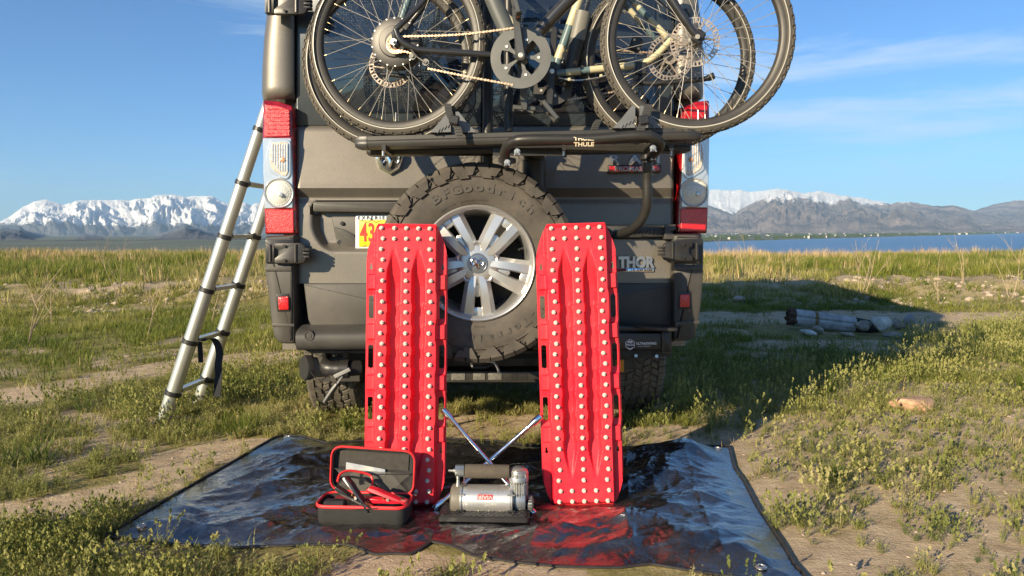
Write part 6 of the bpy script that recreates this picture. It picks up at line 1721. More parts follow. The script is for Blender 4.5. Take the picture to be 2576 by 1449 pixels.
# ------------------------------------------------------------------ bicycle rack
pr = VANM @ Vector((0, -.62, 0))
RK = thing('bike_rack', 'black two-tray bicycle rack on the back of the van above the spare wheel', 'bike rack', (pr.x, pr.y, 0), R(1.9))
M_RKB = mat('black_rack_aluminium', (.030, .029, .027), .40, .3, var=.15, scale=10, dirt=.07)
def tray_beam(p0, p1, h, d, name='wheel_tray'):
    ax = (p1 - p0).normalized(); up = Vector((0, 0, 1)); up = (up - ax * up.dot(ax)).normalized(); bk = up.cross(ax) * -1
    if bk.y < 0: bk = -bk
    sec = [(0, .0), (-.004, h * .25), (-.004, h * .5), (0, h * .62), (.0, h * .95), (.006, h), (.012, h * .72), (d - .012, h * .72), (d - .006, h), (d, h * .9), (d, 0), (d * .5, -h * .1)]
    b = MB(); V = []
    for p in (p0, p1):
        for (y, z) in sec: V.append(p + bk * y + up * (z - h))
    n = len(sec); Fq = [(i, (i + 1) % n, (i + 1) % n + n, i + n) for i in range(n)] + [tuple(range(n)), tuple(range(2 * n - 1, n - 1, -1))]
    t = b.add(V, Fq).build(name, M_RKB, RK, 30)
    for (p, sg) in ((p0, -1), (p1, 1)):
        pl = []
        V = []; 
        for kx, s in ((-.012, 1.05), (.018, 1.03), (.036, .85), (.043, .5)):
            for (y, z) in sec: 
                V.append(p + ax * sg * kx + bk * (d / 2 + (y - d / 2) * s) + up * (z * s - h + h * (1 - s) / 2))
        Fq = [tuple(range(n)), tuple(range(4 * n - 1, 3 * n - 1, -1))]
        for r_ in range(3): Fq += [(r_ * n + i, r_ * n + (i + 1) % n, (r_ + 1) * n + (i + 1) % n, (r_ + 1) * n + i) for i in range(n)]
        MB().add(V, Fq).build('end_cap', M_BLACK, t, 40)
    return ax, up, bk
TA0, TA1 = W(915, 342, 2.845), W(1738, 319, 2.715)
axA, upA, bkA = tray_beam(TA0, TA1, .044, .085)
TB0, TB1 = W(945, 366, 2.965), W(1715, 358, 2.955)
axB, upB, bkB = tray_beam(TB0, TB1, .036, .085)
pts = [W(1275, 412, 2.80), W(1270, 392, 2.76), W(1274, 372, 2.73), W(1292, 357, 2.70), W(1330, 351, 2.68), W(1480, 350, 2.66), W(1610, 341, 2.64), W(1644, 347, 2.65), W(1660, 362, 2.69), W(1650, 380, 2.75), W(1636, 396, 2.83)]
MB().tube(smooth_path(pts, 7), .0185, 18).build('hoop_tube', M_RKB, RK, 60)
pts = [W(1630, 396, 2.86), W(1629, 420, 2.86), W(1628, 450, 2.87), W(1628, 500, 2.88), W(1624, 530, 2.90), W(1610, 558, 2.93), W(1588, 578, 2.98), W(1562, 588, 3.06)]
MB().tube(smooth_path(pts, 7), [.0185] * 50, 18).build('post_tube', M_RKB, RK, 60)
for (u, v, Y, dx) in ((1632, 398, 2.85, 0), (1276, 404, 2.79, 0)):
    MB().lathe([(.019, -.010), (.032, -.008), (.034, 0), (.032, .010), (.019, .012)], W(u, v, Y), (0.1, 0, 1), 20).build('clamp_ring', M_BLACK, RK)
for (u, v, Y) in ((1301, 381, 2.70), (1644, 372, 2.66), (1644, 394, 2.80), (1276, 408, 2.76)):
    p = W(u, v, Y - .02)
    wn = MB().cyl(p, p + Vector((0, .03, 0)), .006, n=8).build('wing_nut', M_STEEL, RK)
    for sg in (-1, 1): MB().rbox(p + Vector((sg * .007, 0, -.007)), (.005, .004, .016), .0015, Matrix.Rotation(R(sg * -28), 3, 'Y')).build('wing', M_STEEL, wn)
    MB().lathe([(.0, -.001), (.011, -.001), (.012, .003), (0, .004)], p + Vector((0, .008, 0)), (0, 1, 0), 14).build('washer', M_STEEL, wn)
for (v) in (349.5, 363.5):
    b = MB(); ph = W(1469, v, 2.66 - .020 + (.0035 if v > 355 else .004)); n_el = R(28 if v < 355 else -28)
    add_text(b, 'THULE', ph, (1, 0, 0.006), (0, math.sin(n_el) * 1, math.cos(n_el)), .021, .0006, .0006, 1.12, 1.0); b.build('rack_lettering', mat('gold_print', (.72, .60, .42), .5), RK, 0)
# posts and frame of the rack behind the bikes
for (u0, v0, u1, v1, Y, r) in ((1279, 60, 1279, 330, 3.02, .019), (1280, -120, 1279, 60, 3.02, .019), (1228, -100, 1226, 500, 3.10, .022), (1600, 230, 1605, 345, 3.05, .014)):
    MB().tube([W(u0, v0, Y), W(u1, v1, Y)], r, 14).build('upright', M_RKB, RK)
for (u, ua) in ((966, 990), (1420, 1420), (1690, 1690)):
    MB().hexa([W(u - 6, 378, 2.78), W(u + 4, 378, 2.78), W(ua + 6, 396, 3.05), W(ua - 4, 396, 3.05), W(u - 6, 363, 2.78), W(u + 4, 363, 2.78), W(ua + 6, 384, 3.05), W(ua - 4, 384, 3.05)]).build('cross_arm', M_RKB, RK, 30)
    p = W(u - 2, 380, 2.765); MB().cyl(p, p + Vector((0, 0, -.018)), .005, n=6).build('bolt', M_STEEL, RK)
MB().hexa([W(1240, 392, 2.85), W(1420, 392, 2.85), W(1420, 392, 3.25), W(1240, 392, 3.25), W(1240, 372, 2.85), W(1420, 372, 2.85), W(1420, 372, 3.25), W(1240, 372, 3.25)]).build('mounting_block', M_RKB, RK, 30)
# wheel cradles and ratchet straps
M_CRA = mat('grey_cradle_plastic', (.12, .125, .13), .5, var=.1, scale=20)
def cradle(u, vt, Y, wpx, hpx):
    b = MB()
    for sg in (-1, 1):
        pl = [(u + sg * 6, vt - 1), (u + sg * wpx, vt), (u + sg * (wpx * .55), vt - hpx * .55), (u + sg * 14, vt - hpx), (u + sg * 6, vt - hpx)]
        n = len(pl); V = [W(a, c, Y) for a, c in pl] + [W(a, c, Y) + Vector((0, .075, 0)) for a, c in pl]
        b.add(V, [tuple(range(n)), tuple(range(2 * n - 1, n - 1, -1))] + [(i, (i + 1) % n, (i + 1) % n + n, i + n) for i in range(n)])
        for i in range(4):
            uu_ = u + sg * (12 + i * (wpx - 16) / 5); b.box(W(uu_, vt - 4 - hpx * .25 * (3 - i) / 3, Y - .002), (.004, .004, .018), Matrix.Rotation(R(sg * -30), 3, 'Y'))
    return b.build('wheel_cradle', M_CRA, RK, 20)
cradle(1140, 333, 2.79, 58, 52); cradle(1604, 322, 2.715, 62, 56)
cradle(1560, 352, 2.93, 40, 34)
M_STR = mat('rubber_strap', (.040, .039, .036), .6, var=.15, scale=30)
def strap(pts, wv, m=M_STR):
    s = ribbon([W(*p) for p in pts], wv, 'strap', m, RK, .003)
    P = smooth_path([W(*p) for p in pts], 8)
    for i in range(4, len(P) - 1, 2):
        MB().rbox(P[i] + Vector((0, -.004, 0)), (wv * .8, .003, .0035), .001).build('strap_rib', m, s, 0)
    return s
strap([(1126, 262, 2.80), (1130, 285, 2.78), (1140, 305, 2.765), (1152, 325, 2.755), (1158, 352, 2.755)], .026)
strap([(1632, 264, 2.70), (1626, 285, 2.68), (1620, 305, 2.665), (1610, 330, 2.65), (1604, 356, 2.645)], .030)
strap([(1508, 302, 2.90), (1500, 312, 2.89), (1494, 328, 2.89)], .028)
for (u, v, Y) in ((1143, 302, 2.75), (1620, 302, 2.655)):
    MB().rbox(W(u, v, Y), (.036, .022, .034), .005, Matrix.Rotation(R(12 if u < 1300 else -10), 3, 'Y')).build('buckle', M_BLACK, RK)

# ------------------------------------------------------------------ bicycles
M_BT = mat('dusty_bike_tyre', (.070, .064, .054), .78, 0, var=.2, scale=14, dirt=.3)
M_BRIM = mat('black_bike_rim', (.035, .033, .030), .45, .2, var=.1, scale=20, dirt=.12)
M_SPK = mat('spoke_steel', (.34, .32, .29), .5, .4)
M_SPKB = mat('dark_spoke', (.07, .066, .06), .5, .3)
M_STRIPE = mat('reflective_stripe', (.50, .48, .42), .4)
M_DISC = mat('brake_disc_steel', (.52, .42, .33), .4, .75, var=.15, scale=50)
M_CHAIN = mat('chain_steel', (.50, .36, .25), .45, .7, var=.2, scale=80)
M_BLKF = mat('black_frame_paint', (.022, .023, .025), .28, .1, coat=.4, dirt=.06)
M_CREAM = mat('cream_frame_paint', (.52, .47, .30), .35, coat=.4, dirt=.08)
M_TEAL = mat('teal_grey_frame_paint', (.10, .155, .165), .35, coat=.4, dirt=.06)
M_ALLOY = mat('grey_crank_alloy', (.105, .105, .098), .42, .6, var=.08, scale=20, dirt=.08)
M_MOT = mat('hub_motor_grey', (.065, .062, .058), .45, .4, var=.1, scale=14, dirt=.06)
def wheel(root, c, ax, Rw, kind, spk=M_SPK, seed=0):
    """bicycle wheel: rim (the part) with tyre, stripe, spokes, hub and brake disc beneath it"""
    c = Vector(c); ax = Vector(ax).normalized(); up = Vector((0, 0, 1)); e1 = (up - ax * up.dot(ax)).normalized(); e2 = ax.cross(e1)
    P = lambda r, a, y: c + (e1 * math.cos(a) + e2 * math.sin(a)) * r + ax * y
    tr = .0285; rc = Rw - tr
    rim = MB().lathe([(rc - .026, -.010), (rc - .020, -.015), (rc - .003, -.0155), (rc - .003, .0155), (rc - .020, .015), (rc - .026, .010), (rc - .030, 0)], c, ax, 72, True).build('wheel', M_BRIM, root, 40, 'black spoked wheel')
    b = MB(); prof = [(rc + tr * math.sin(t), tr * math.cos(t) * .98) for t in [math.pi * (-.12 + 1.24 * k / 12) for k in range(13)]]
    prof = [(rc - .004, .014)] + [(rc + (tr - .0035) * math.sin(R(a)), (tr - .0025) * math.cos(R(a))) for a in range(10, 171, 16)] + [(rc - .004, -.014)]
    b.lathe(prof, c, ax, 96)
    nk = 60; st = 2 * math.pi / nk
    for i in range(nk):
        for (e0, e1_, of, ln) in ((32, 50, 0, .66), (52, 84, .5, .5), (96, 128, 0, .5), (130, 148, .5, .66)):
            a0 = (i + of) * st; a1 = a0 + st * ln
            def q(a, e, r): return P(rc + r * math.sin(R(e)), a, r * math.cos(R(e)))
            r0, r1 = tr - .004, tr + .0012
            b.hexa([q(a0, e0, r0), q(a1, e0, r0), q(a1, e1_, r0), q(a0, e1_, r0), q(a0, e0, r1), q(a1, e0, r1), q(a1, e1_, r1), q(a0, e1_, r1)])
    b.build('tyre', M_BT, rim, 30)
    for sg in (-1, 1):
        MB().lathe([(rc + .001, sg * .0261), (rc + .0040, sg * .0258), (rc + .0040, sg * .0269), (rc + .001, sg * .0272)], c, ax, 96, True).build('reflective_stripe', M_STRIPE, rim, 60)
    # spokes
    hr = {'motor': .086, 'rear': .030, 'front': .022}[kind]; hw = {'motor': .030, 'rear': .028, 'front': .030}[kind]
    n = 36
    sm = MB(); sm.cyl((0, 0, 0), (0, 0, 1), .0011, n=5); so_ = sm.build('spoke', spk, None, 60); sme = so_.data; bpy.data.objects.remove(so_)
    nip = MB(); nip.cyl((0, 0, 0), (0, 0, .016), .0021, n=6); no_ = nip.build('nipple', mat('brass_nipple', (.65, .52, .30), .35, .9), None, 60); nme = no_.data; bpy.data.objects.remove(no_)
    for i in range(n):
        a = 2 * math.pi * (i + .3) / n; sg = 1 if i % 2 else -1; cr = (1 if (i // 2) % 2 else -1)
        p1 = P(rc - .027, a, sg * .002); p0 = P(hr, a + cr * (R(20) if kind == 'motor' else R(62)), sg * hw)
        d = p1 - p0; M = Matrix.Translation(p0) @ d.to_track_quat('Z', 'Y').to_matrix().to_4x4()
        link_mesh('spoke', sme, rim, M @ Matrix.Diagonal((1, 1, d.length, 1)))
        dn = -d.normalized(); link_mesh('nipple', nme, rim, Matrix.Translation(p1) @ dn.to_track_quat('Z', 'Y').to_matrix().to_4x4())
    if kind == 'motor':
        MB().lathe([(0, -.052), (.030, -.052), (.034, -.046), (.056, -.044), (.060, -.036), (.084, -.034), (.092, -.030), (.094, -.024), (.094, .024), (.090, .030), (.05, .044), (0, .046)], c, ax, 48).build('hub_motor', M_MOT, rim, 25)
        for i in range(18): MB().cyl(P(.088, i * R(20), -.033), P(.088, i * R(20), -.030), .003, n=6).build('hub_screw', M_STEEL, rim, 0)
    else:
        MB().lathe([(0, -.05), (.014, -.05), (.015, -.034), (hr + .004, -.032), (hr + .004, -.026), (.016, -.022), (.016, .022), (hr + .004, .026), (hr + .004, .032), (.015, .034), (.012, .05), (0, .05)], c, ax, 24).build('hub', M_BLACK, rim)
    # brake disc with slots left open
    yd = .046; b = MB(); nd = 36
    for i in range(nd):
        a0 = 2 * math.pi * i / nd; a1 = a0 + 2 * math.pi / nd
        for (ra, rb, f0, f1) in ((.070, .074, 0, 1), (.086, .090, 0, 1), (.074, .086, .0, .45)):
            A0, A1 = a0 + (a1 - a0) * f0, a0 + (a1 - a0) * f1
            b.hexa([P(ra, A0, yd), P(ra, A1, yd), P(rb, A1, yd), P(rb, A0, yd), P(ra, A0, yd + .002), P(ra, A1, yd + .002), P(rb, A1, yd + .002), P(rb, A0, yd + .002)])
    for i in range(6):
        a = i * R(60); b.tube([P(.022, a, yd + .001), P(.045, a + R(18), yd + .001), P(.072, a + R(26), yd + .001)], .004, 6)
    b.lathe([(.014, yd), (.026, yd), (.026, yd + .002), (.014, yd + .002)], c, ax, 20, True)
    b.build('brake_disc', M_DISC, rim, 30)
    # valve
    a = R(178) if kind != 'motor' else R(182); MB().tube([P(rc - .028, a, 0), P(rc - .062, a, 0)], [.003, .0022], 6).build('valve', M_STEEL, rim)
    return rim
def chainring(root, c, ax, r, m, name='chainring', arms=5):
    c = Vector(c); ax = Vector(ax).normalized(); up = Vector((0, 0, 1)); e1 = (up - ax * up.dot(ax)).normalized(); e2 = ax.cross(e1)
    P = lambda rr, a, y: c + (e1 * math.cos(a) + e2 * math.sin(a)) * rr + ax * y
    cr = MB().lathe([(r * .68, -.0025), (r * 1.02, -.0025), (r * 1.02, .0025), (r * .68, .0025)], c, ax, 56, True).build(name, m, root, 30)
    for i in range(arms):
        a = R(360 / arms * i + 20); b = MB()
        for (r0, r1, h0, h1) in ((.012, r * .42, .20, .16), (r * .42, r * .75, .16, .30)):
            pts = []
            for y in (-.003, .003):
                pts += [P(r0, a - h0 * (.03 / max(r0, .03)) * 1.2, y), P(r0, a + h0 * (.03 / max(r0, .03)) * 1.2, y), P(r1, a + h1, y), P(r1, a - h1, y)]
            b.hexa(pts)
        b.build('spider_arm', m, cr, 20)
        MB().lathe([(0, -.006), (.0045, -.0065), (.0062, -.005), (.0062, .004)], P(r * .60, a, 0), ax, 12).build('ring_bolt', mat('pale_bolt', (.70, .66, .58), .35, .6), cr)
    return cr
    b = MB()
    for i in range(44):
        a = 2 * math.pi * i / 44; b.hexa([P(r - .001, a - .03, -.001), P(r - .001, a + .03, -.001), P(r - .001, a + .03, .001), P(r - .001, a - .03, .001), P(r + .006, a - .012, -.001), P(r + .006, a + .012, -.001), P(r + .006, a + .012, .001), P(r + .006, a - .012, .001)])
    b.build('teeth', m, cr, 0, kind='stuff')
    return cr
def chain(root, pts, name='chain'):
    P = [Vector(p) for p in pts]; b = MB(); pitch = .0127
    d = [0.0]
    for i in range(1, len(P)): d.append(d[-1] + (P[i] - P[i - 1]).length)
    n = int(d[-1] / pitch)
    def at(s):
        for i in range(1, len(P)):
            if s <= d[i] + 1e-9: return P[i - 1] + (P[i] - P[i - 1]) * ((s - d[i - 1]) / max(d[i] - d[i - 1], 1e-9))
        return P[-1]
    for i in range(n):
        a, c = at(i * pitch), at((i + 1) * pitch); t = (c - a).normalized(); nn = Vector((0, 1, 0)); nn = (nn - t * nn.dot(t)).normalized(); u = t.cross(nn)
        w = .0045 if i % 2 else .0028
        for sg in (-1, 1):
            o = nn * sg * w; ring = []
            for (x, y) in ((-.0038, 0), (-.002, .0038), (.002, .0042), (.0045, .0022), (.0082, .0022), (.0107, .0042), (.0147, .0038), (.0165, 0), (.0147, -.0038), (.0107, -.0042), (.0082, -.0022), (.0045, -.0022), (.002, -.0042), (-.002, -.0038)):
                ring.append(a + t * x + u * y + o)
            m = len(ring); b.add(ring + [p + nn * .001 for p in ring], [tuple(range(m)), tuple(range(2 * m - 1, m - 1, -1))] + [(j, (j + 1) % m, (j + 1) % m + m, j + m) for j in range(m)])
        b.cyl(a - nn * .0055, a + nn * .0055, .0018, n=6)
    return b.build(name, M_CHAIN, root, 0, kind='stuff')
def crank(root, c, end, y, m, pedal=True, name='crank_arm', ped_rot=0.0, ped_y=-1):
    c = Vector(c); e = Vector(end); d = (e - c); t = d.normalized(); nn = Vector((0, 1, 0)); nn = (nn - t * nn.dot(t)).normalized(); s = t.cross(nn)
    secs = [(-.016, .010, .010), (-.010, .017, .013), (.0, .019, .014), (.03, .0165, .012), (d.length * .6, .0135, .009), (d.length - .012, .0125, .008), (d.length, .0125, .008), (d.length + .010, .007, .007)]
    b = MB(); V = []
    for (x, w2, h) in secs:
        for (p, q) in ((-1, -.5), (-.7, -1), (.7, -1), (1, -.5), (1, .6), (.7, 1), (-.7, 1), (-1, .6)): V.append(c + t * x + s * w2 * p + nn * h * q)
    Fq = [tuple(range(8)), tuple(range(len(V) - 1, len(V) - 9, -1))]
    for r_ in range(len(secs) - 1): Fq += [(r_ * 8 + j, r_ * 8 + (j + 1) % 8, r_ * 8 + 8 + (j + 1) % 8, r_ * 8 + 8 + j) for j in range(8)]
    ck = b.add(V, Fq).build(name, m, root, 40)
    MB().lathe([(0, -.014), (.004, -.014), (.0055, -.016), (.009, -.0155), (.010, -.012)], c - nn * .0, (0, 1, 0), 16).build('crank_bolt', MATS['pale_bolt'] if 'pale_bolt' in MATS else M_STEEL, ck)
    if pedal:
        pc = e + Vector((0, ped_y * .055, 0)); rot = Matrix.Rotation(ped_rot, 3, 'Y')
        pd = MB().cyl(e, e + Vector((0, ped_y * .10, 0)), .007, n=10).build('pedal', M_ALLOY, root)
        for sg in (-1, 1):
            MB().rbox(pc + rot @ Vector((sg * .040, 0, 0)), (.008, .092, .020), .003, rot).build('pedal_cage', M_ALLOY, pd)
            MB().rbox(pc + rot @ Vector((sg * .040, -.02, .0)), (.012, .012, .026), .002, rot).build('pin_boss', M_ALLOY, pd)
            MB().rbox(pc + rot @ Vector((0, sg * .043, 0)), (.084, .007, .018), .003, rot).build('pedal_cage', M_ALLOY, pd)
        MB().rbox(pc + rot @ Vector((.043, 0, 0)), (.003, .034, .010), .001, rot).build('pedal_reflector', mat('amber_reflector', (.65, .16, .02), .2, coat=1), pd)
    return ck
def tubes(root, name, pts, r, m, n=16, sm=6, label=None):
    return MB().tube(smooth_path(pts, sm) if len(pts) > 2 else pts, r, n).build(name, m, root, 60, label)

# --- bicycle A: black, nearest, its motor wheel on the left
Ya, Yb_ = 2.86, 2.735
ca = W(999, 111, Ya); cb = W(1752, 97, Yb_)
dA = (cb - ca).normalized(); axl = Vector((-dA.y, dA.x, 0)).normalized()          # points away from the camera
BA = thing('bicycle', 'black electric bicycle with a grey hub motor and large chainring, nearest on the rack', 'bicycle', (W(1300, 100, 2.80).x, 2.80, float(W(1300, 340, 2.80).z)))
wheel(BA, ca, axl, .346, 'motor')
wheel(BA, cb, axl, .346, 'front')
def PA(u, v, off=0.0):
    """a point of the bicycle's middle plane seen at u, v, moved off along the axle"""
    d = ray(u, v); o = Vector((0, 0, EYE)); t = ((ca + axl * off) - o).dot(axl) / d.dot(axl); return o + d * t
# chainstays and seatstays
tubes(BA, 'chainstay', [PA(1245, 139, -.035), PA(1180, 134, -.05), PA(1070, 127, -.062), PA(1040, 121, -.068), PA(1015, 108, -.072), PA(1003, 95, -.074), PA(995, 74, -.074)], .0115, M_BLKF)
tubes(BA, 'chainstay', [PA(1245, 139, .035), PA(1070, 127, .062), PA(1003, 100, .07)], .011, M_BLKF)
tubes(BA, 'seatstay', [PA(994, 76, -.074), PA(1010, 60, -.070), PA(1062, 6, -.045), PA(1110, -60, -.03), PA(1180, -170, -.02)], .0105, M_BLKF)
tubes(BA, 'seatstay', [PA(1000, 90, .070), PA(1062, 20, .045), PA(1180, -160, .02)], .0105, M_BLKF)
dp = MB().tube([PA(993, 78, -.074), PA(994, 108, -.070), PA(1002, 118, -.066)], [.012, .014, .010], 10, flat=.5).build('dropout', M_BLKF, BA)
pax = PA(992, 107, -.078)
MB().cyl(pax, pax - axl * .012, .013, n=6).build('axle_nut', M_STEEL, dp)
MB().lathe([(0, -.026), (.006, -.026), (.0065, -.012)], pax, axl, 10).build('axle_end', M_STEEL, dp)
sp_ = MB().lathe([(.022, -.002), (.036, -.002), (.036, .002), (.022, .002)], PA(995, 111, -.060), axl, 24, True).build('sprocket', M_CHAIN, BA)
MB().lathe([(.0185, -.006), (.030, -.004), (.030, .004), (.0185, .006)], PA(995, 111, -.056), axl, 24, True).build('freewheel', mat('rusty_freewheel', (.28, .12, .06), .6, .5), BA)
# seat tube (with battery), down tube, top tube, head tube, fork
BBc = PA(1310, 141)
tubes(BA, 'seat_tube', [PA(1306, 135), PA(1268, 60), PA(1222, -40), PA(1150, -210)], .021, M_BLKF)
MB().tube([PA(1282, 92, -.004), PA(1256, 34, -.004), PA(1225, -40, -.004)], [.030, .032, .032], 14, flat=.8).build('battery', mat('battery_grey', (.075, .082, .078), .5, var=.08, scale=12, dirt=.08), BA)
tubes(BA, 'down_tube', [PA(1318, 128), PA(1360, 76), PA(1460, -28), PA(1600, -150)], .024, M_BLKF)
tubes(BA, 'top_tube', [PA(1165, -180), PA(1400, -190), PA(1610, -200)], .017, M_BLKF)
tubes(BA, 'head_tube', [PA(1622, -120), PA(1590, -230)], .022, M_BLKF)
tubes(BA, 'fork_blade', [PA(1626, -110, -.05), PA(1672, -30, -.056), PA(1710, 30, -.058), PA(1742, 78, -.058), PA(1754, 90, -.056)], [.017] * 8 + [.015] * 8 + [.0125] * 9, M_BLKF)
tubes(BA, 'fork_blade', [PA(1626, -110, .05), PA(1672, -30, .056), PA(1742, 88, .058)], .014, M_BLKF)
fd = MB().rbox(PA(1757, 93, -.058), (.040, .014, .050), .006, Matrix.Rotation(R(30), 3, 'Y')).build('fork_end', M_BLACK, BA)
MB().cyl(PA(1755, 92, -.060), PA(1755, 92, -.078), .009, n=6).build('axle_nut', M_STEEL, fd)
tubes(BA, 'fork_crown', [PA(1620, -115, -.055), PA(1620, -115, .055)], .018, M_BLKF)
tubes(BA, 'stem', [PA(1590, -230), PA(1580, -262)], .016, M_BLKF); tubes(BA, 'handlebar', [PA(1560, -268, -.30), PA(1585, -262, -.1), PA(1585, -262, .1), PA(1560, -268, .30)], .0155, M_BLKF)
tubes(BA, 'seat_post', [PA(1150, -210), PA(1125, -270)], .0145, M_ALLOY)
MB().tube([PA(1080, -278), PA(1120, -282), PA(1180, -276)], [.055, .045, .018], 14, flat=.45).build('saddle', M_BLACK, BA)
MB().lathe([(0, -.05), (.024, -.05), (.024, .05), (0, .05)], BBc, axl, 24).build('bottom_bracket', M_BLKF, BA)
chainring(BA, PA(1310, 145, -.052), axl, .109, M_ALLOY)
crank(BA, PA(1310, 141, -.072), PA(1296, 22, -.085), 0, M_ALLOY, True, ped_rot=R(75))
crank(BA, PA(1310, 150, .065), PA(1320, 270, .070), 0, M_ALLOY, True, ped_rot=R(4), ped_y=1)
chain(BA, smooth_path([PA(1303, 68, -.054), PA(1270, 74, -.055), PA(1150, 88, -.057), PA(1020, 92, -.060), PA(1008, 92, -.060)], 3))
chain(BA, smooth_path([PA(985, 90, -.060), PA(976, 104, -.060), PA(980, 122, -.060), PA(998, 133, -.060), PA(1018, 130, -.060), PA(1036, 136, -.060)], 4))
chain(BA, [PA(1078, 173, -.060), PA(1180, 194, -.058), PA(1290, 214, -.054)])
tn = MB().tube([PA(1036, 126, -.066), PA(1050, 144, -.066), PA(1070, 158, -.066)], [.014, .010, .014], 10, flat=.4).build('chain_tensioner', M_MOT, BA)
for (u, v) in ((1038, 142), (1071, 157)): MB().lathe([(0, -.010), (.006, -.010), (.0065, -.004), (.013, -.004), (.013, .004), (0, .004)], PA(u, v, -.066), axl, 12).build('jockey_wheel', M_ALLOY, tn)
tubes(BA, 'kickstand', [PA(958, 187, .05), PA(1000, 190, .05), PA(1060, 197, .05)], .009, M_BLKF)
cp = PA(1722, 44, .06); MB().rbox(cp, (.05, .03, .06), .008).build('brake_caliper', M_BLACK, BA)
# small plate in front lettering on the battery side
b = MB(); d1 = (PA(1236, 40, -.04) - PA(1208, 2, -.04)).normalized()

# --- bicycle B: cream and teal, behind, its drive side turned away
Yq = 2.985
c1_ = W(979, 157, Yq); c2_ = W(1679, 152, Yq - .01); dB = (c2_ - c1_).normalized(); axb = Vector((-dB.y, dB.x, 0)).normalized()
BB = thing('bicycle', 'electric bicycle with a cream and teal banded frame, behind the black one on the rack', 'bicycle', (W(1300, 100, 2.97).x, 2.97, float(W(1300, 365, 2.97).z)))
def PB(u, v, off=0.0):
    d = ray(u, v); o = Vector((0, 0, EYE)); t = ((c1_ + axb * off) - o).dot(axb) / d.dot(axb); return o + d * t
wheel(BB, c1_, axb, .346, 'front', M_SPKB)
wheel(BB, c2_, -axb, .346, 'rear', M_SPK)
def banded(name, p0, p1, r, bands, r1=None):
    """tube painted in bands: the whole is one part, each band a piece of it"""
    p0, p1 = Vector(p0), Vector(p1); r1 = r1 or r
    base = MB().tube([p0, p1], [r, r1], 16).build(name, M_TEAL, BB, 60)
    for (a, c) in bands:
        q0, q1 = p0.lerp(p1, a), p0.lerp(p1, c); MB().tube([q0, q1], [r + (r1 - r) * a + .0004, r + (r1 - r) * c + .0004], 16).build('paint_band', M_CREAM, base, 60)
    return base
banded('chainstay', PB(1400, 185, -.04), PB(1600, 163, -.055), .0135, [(.12, .30), (.42, .97)])
tubes(BB, 'chainstay', [PB(1598, 163, -.055), PB(1625, 156, -.058), PB(1655, 135, -.062), PB(1690, 98, -.064)], .0125, M_CREAM)
tubes(BB, 'chainstay', [PB(1400, 185, .04), PB(1600, 168, .05), PB(1680, 140, .06)], .012, M_TEAL)
banded('seatstay', PB(1560, -30, -.03), PB(1680, 95, -.062), .0115, [(.30, .42), (.62, .98)])
banded('seatstay', PB(1545, -20, .03), PB(1655, 105, .06), .0105, [(.35, .65)])
banded('seat_tube', PB(1396, 172), PB(1478, -60), .018, [(.10, .24), (.46, .80)])
banded('down_tube', PB(1392, 160), PB(1215, -10), .020, [(.55, .7)])
tubes(BB, 'down_tube_upper', [PB(1215, -10), PB(1080, -150)], .020, M_TEAL)
b = MB(); tdir = (PB(1245, 42, -.026) - PB(1195, -8, -.026)).normalized(); add_text(b, 'R.BIKE', PB(1216, 6, -.0235), tdir, Vector((0, -.0, 0)) + axb.cross(tdir) * -1 if False else tdir.cross(axb) * -1, .026, .0006, .0006); b.build('frame_lettering', M_BLACK, BB, 0)
tubes(BB, 'head_tube', [PB(1075, -140), PB(1095, -200)], .021, M_TEAL)
for s_ in (-.05, .05): tubes(BB, 'fork_blade', [PB(1072, -130, s_), PB(1020, 20, s_ * 1.15), PB(985, 120, s_ * 1.15), PB(979, 155, s_ * 1.1)], .0135, M_TEAL if s_ < 0 else M_CREAM)
tubes(BB, 'top_tube', [PB(1095, -185), PB(1300, -165), PB(1490, -150)], .016, M_TEAL)
tubes(BB, 'seat_post', [PB(1480, -70), PB(1515, -190)], .014, M_ALLOY)
MB().tube([PB(1460, -200), PB(1510, -206), PB(1560, -202)], [.018, .045, .055], 14, flat=.45).build('saddle', M_BLACK, BB)
tubes(BB, 'handlebar', [PB(1110, -225, -.30), PB(1100, -220, 0), PB(1110, -225, .30)], .0155, M_BLACK)
bt_ = MB().tube([PB(1468, 30, -.03), PB(1452, 100, -.03)], [.030, .030], 14, flat=.7).build('battery', mat('battery_case_grey', (.16, .155, .135), .5, dirt=.1), BB)
MB().tube([PB(1452, 100, -.03), PB(1428, 205, -.02)], [.031, .024], 12, flat=.8).build('battery_foot', M_BLACK, bt_)
chainring(BB, PB(1388, 210, .05), axb, .085, M_MOT)
MB().lathe([(0, -.045), (.030, -.045), (.034, -.03), (.034, .045), (0, .045)], PB(1388, 181), axb, 24).build('bottom_bracket', M_BLACK, BB)
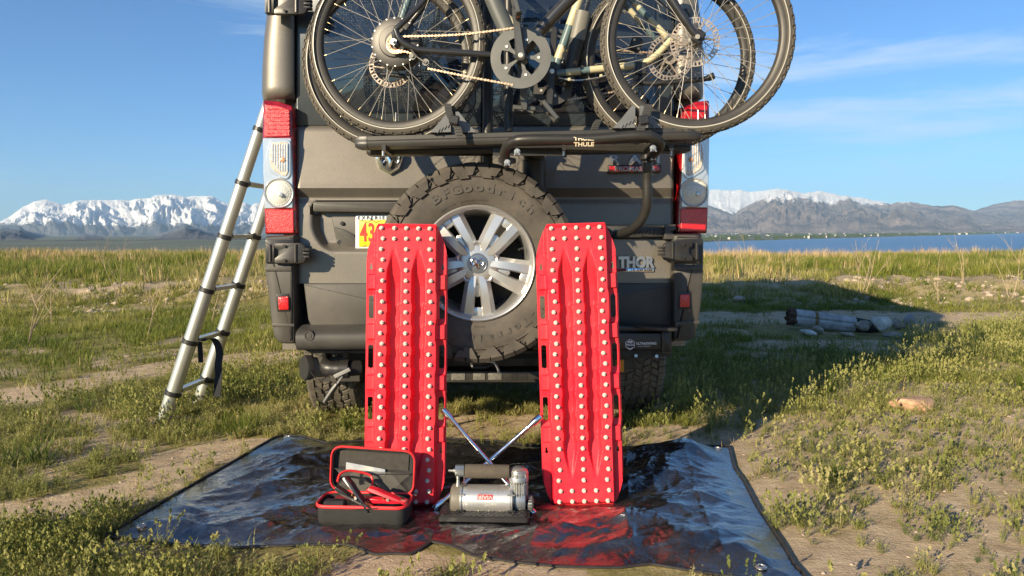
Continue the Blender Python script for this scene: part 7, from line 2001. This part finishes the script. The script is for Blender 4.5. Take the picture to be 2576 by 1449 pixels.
crank(BB, PB(1388, 181, -.06), PB(1381, 287, -.065), 0, M_BLACK, True, ped_rot=R(50))
crank(BB, PB(1388, 181, .06), PB(1395, 75, .065), 0, M_BLACK, True, ped_rot=R(10), ped_y=1)
chain(BB, [PB(1430, 252, .05), PB(1540, 232, .055), PB(1650, 190, .06)]); chain(BB, [PB(1420, 128, .05), PB(1540, 126, .055), PB(1660, 135, .06)])
MB().rbox(PB(1612, 172, -.06), (.045, .02, .05), .004).build('kickstand_bracket', M_BLACK, BB)
MB().lathe([(0, -.012), (.010, -.012), (.018, -.006), (.018, .02)], PB(1616, 198, -.055), axb, 16).build('kickstand_pivot', M_BLACK, BB)
tubes(BB, 'kickstand', [PB(1600, 206, -.06), PB(1640, 210, -.065), PB(1700, 206, -.07), PB(1770, 199, -.075), PB(1796, 190, -.078)], [.010] * 20 + [.013] * 5, M_BLACK)
cal = MB().rbox(PB(1600, 112, -.062), (.045, .03, .055), .008, Matrix.Rotation(R(20), 3, 'Y')).build('brake_caliper', M_BLACK, BB)
for (u, v) in ((1596, 100), (1606, 122)): MB().cyl(PB(u, v, -.078), PB(u, v, -.072), .005, n=6).build('bolt', M_STEEL, cal)
for (y_, r_) in ((.030, .042), (.035, .037), (.040, .032), (.045, .027)):
    MB().lathe([(.018, -.001), (r_, -.001), (r_, .001), (.018, .001)], c2_ + axb * y_, axb, 28, True).build('cassette_sprocket', M_STEEL, BB)
for i in range(2):
    tubes(BB, 'brake_hose' if i else 'gear_cable', [PB(1405, 196 + 3 * i, -.055), PB(1450, 202 + 2 * i, -.057), PB(1500, 196 + 3 * i, -.06), PB(1540, 186, -.06), PB(1592, 178, -.062), PB(1600, 130, -.064)], .0025, M_BLACK if i else M_STEEL, 6)
for (u, v) in ((1432, 200), (1512, 191)): MB().rbox(PB(u, v, -.055), (.012, .01, .012), .002).build('cable_clip', M_CREAM, BB)
tubes(BA, 'brake_hose', [PA(1600, -100, -.04), PA(1640, -20, -.06), PA(1690, 30, .02), PA(1718, 50, .06)], .0025, M_BLACK, 6)
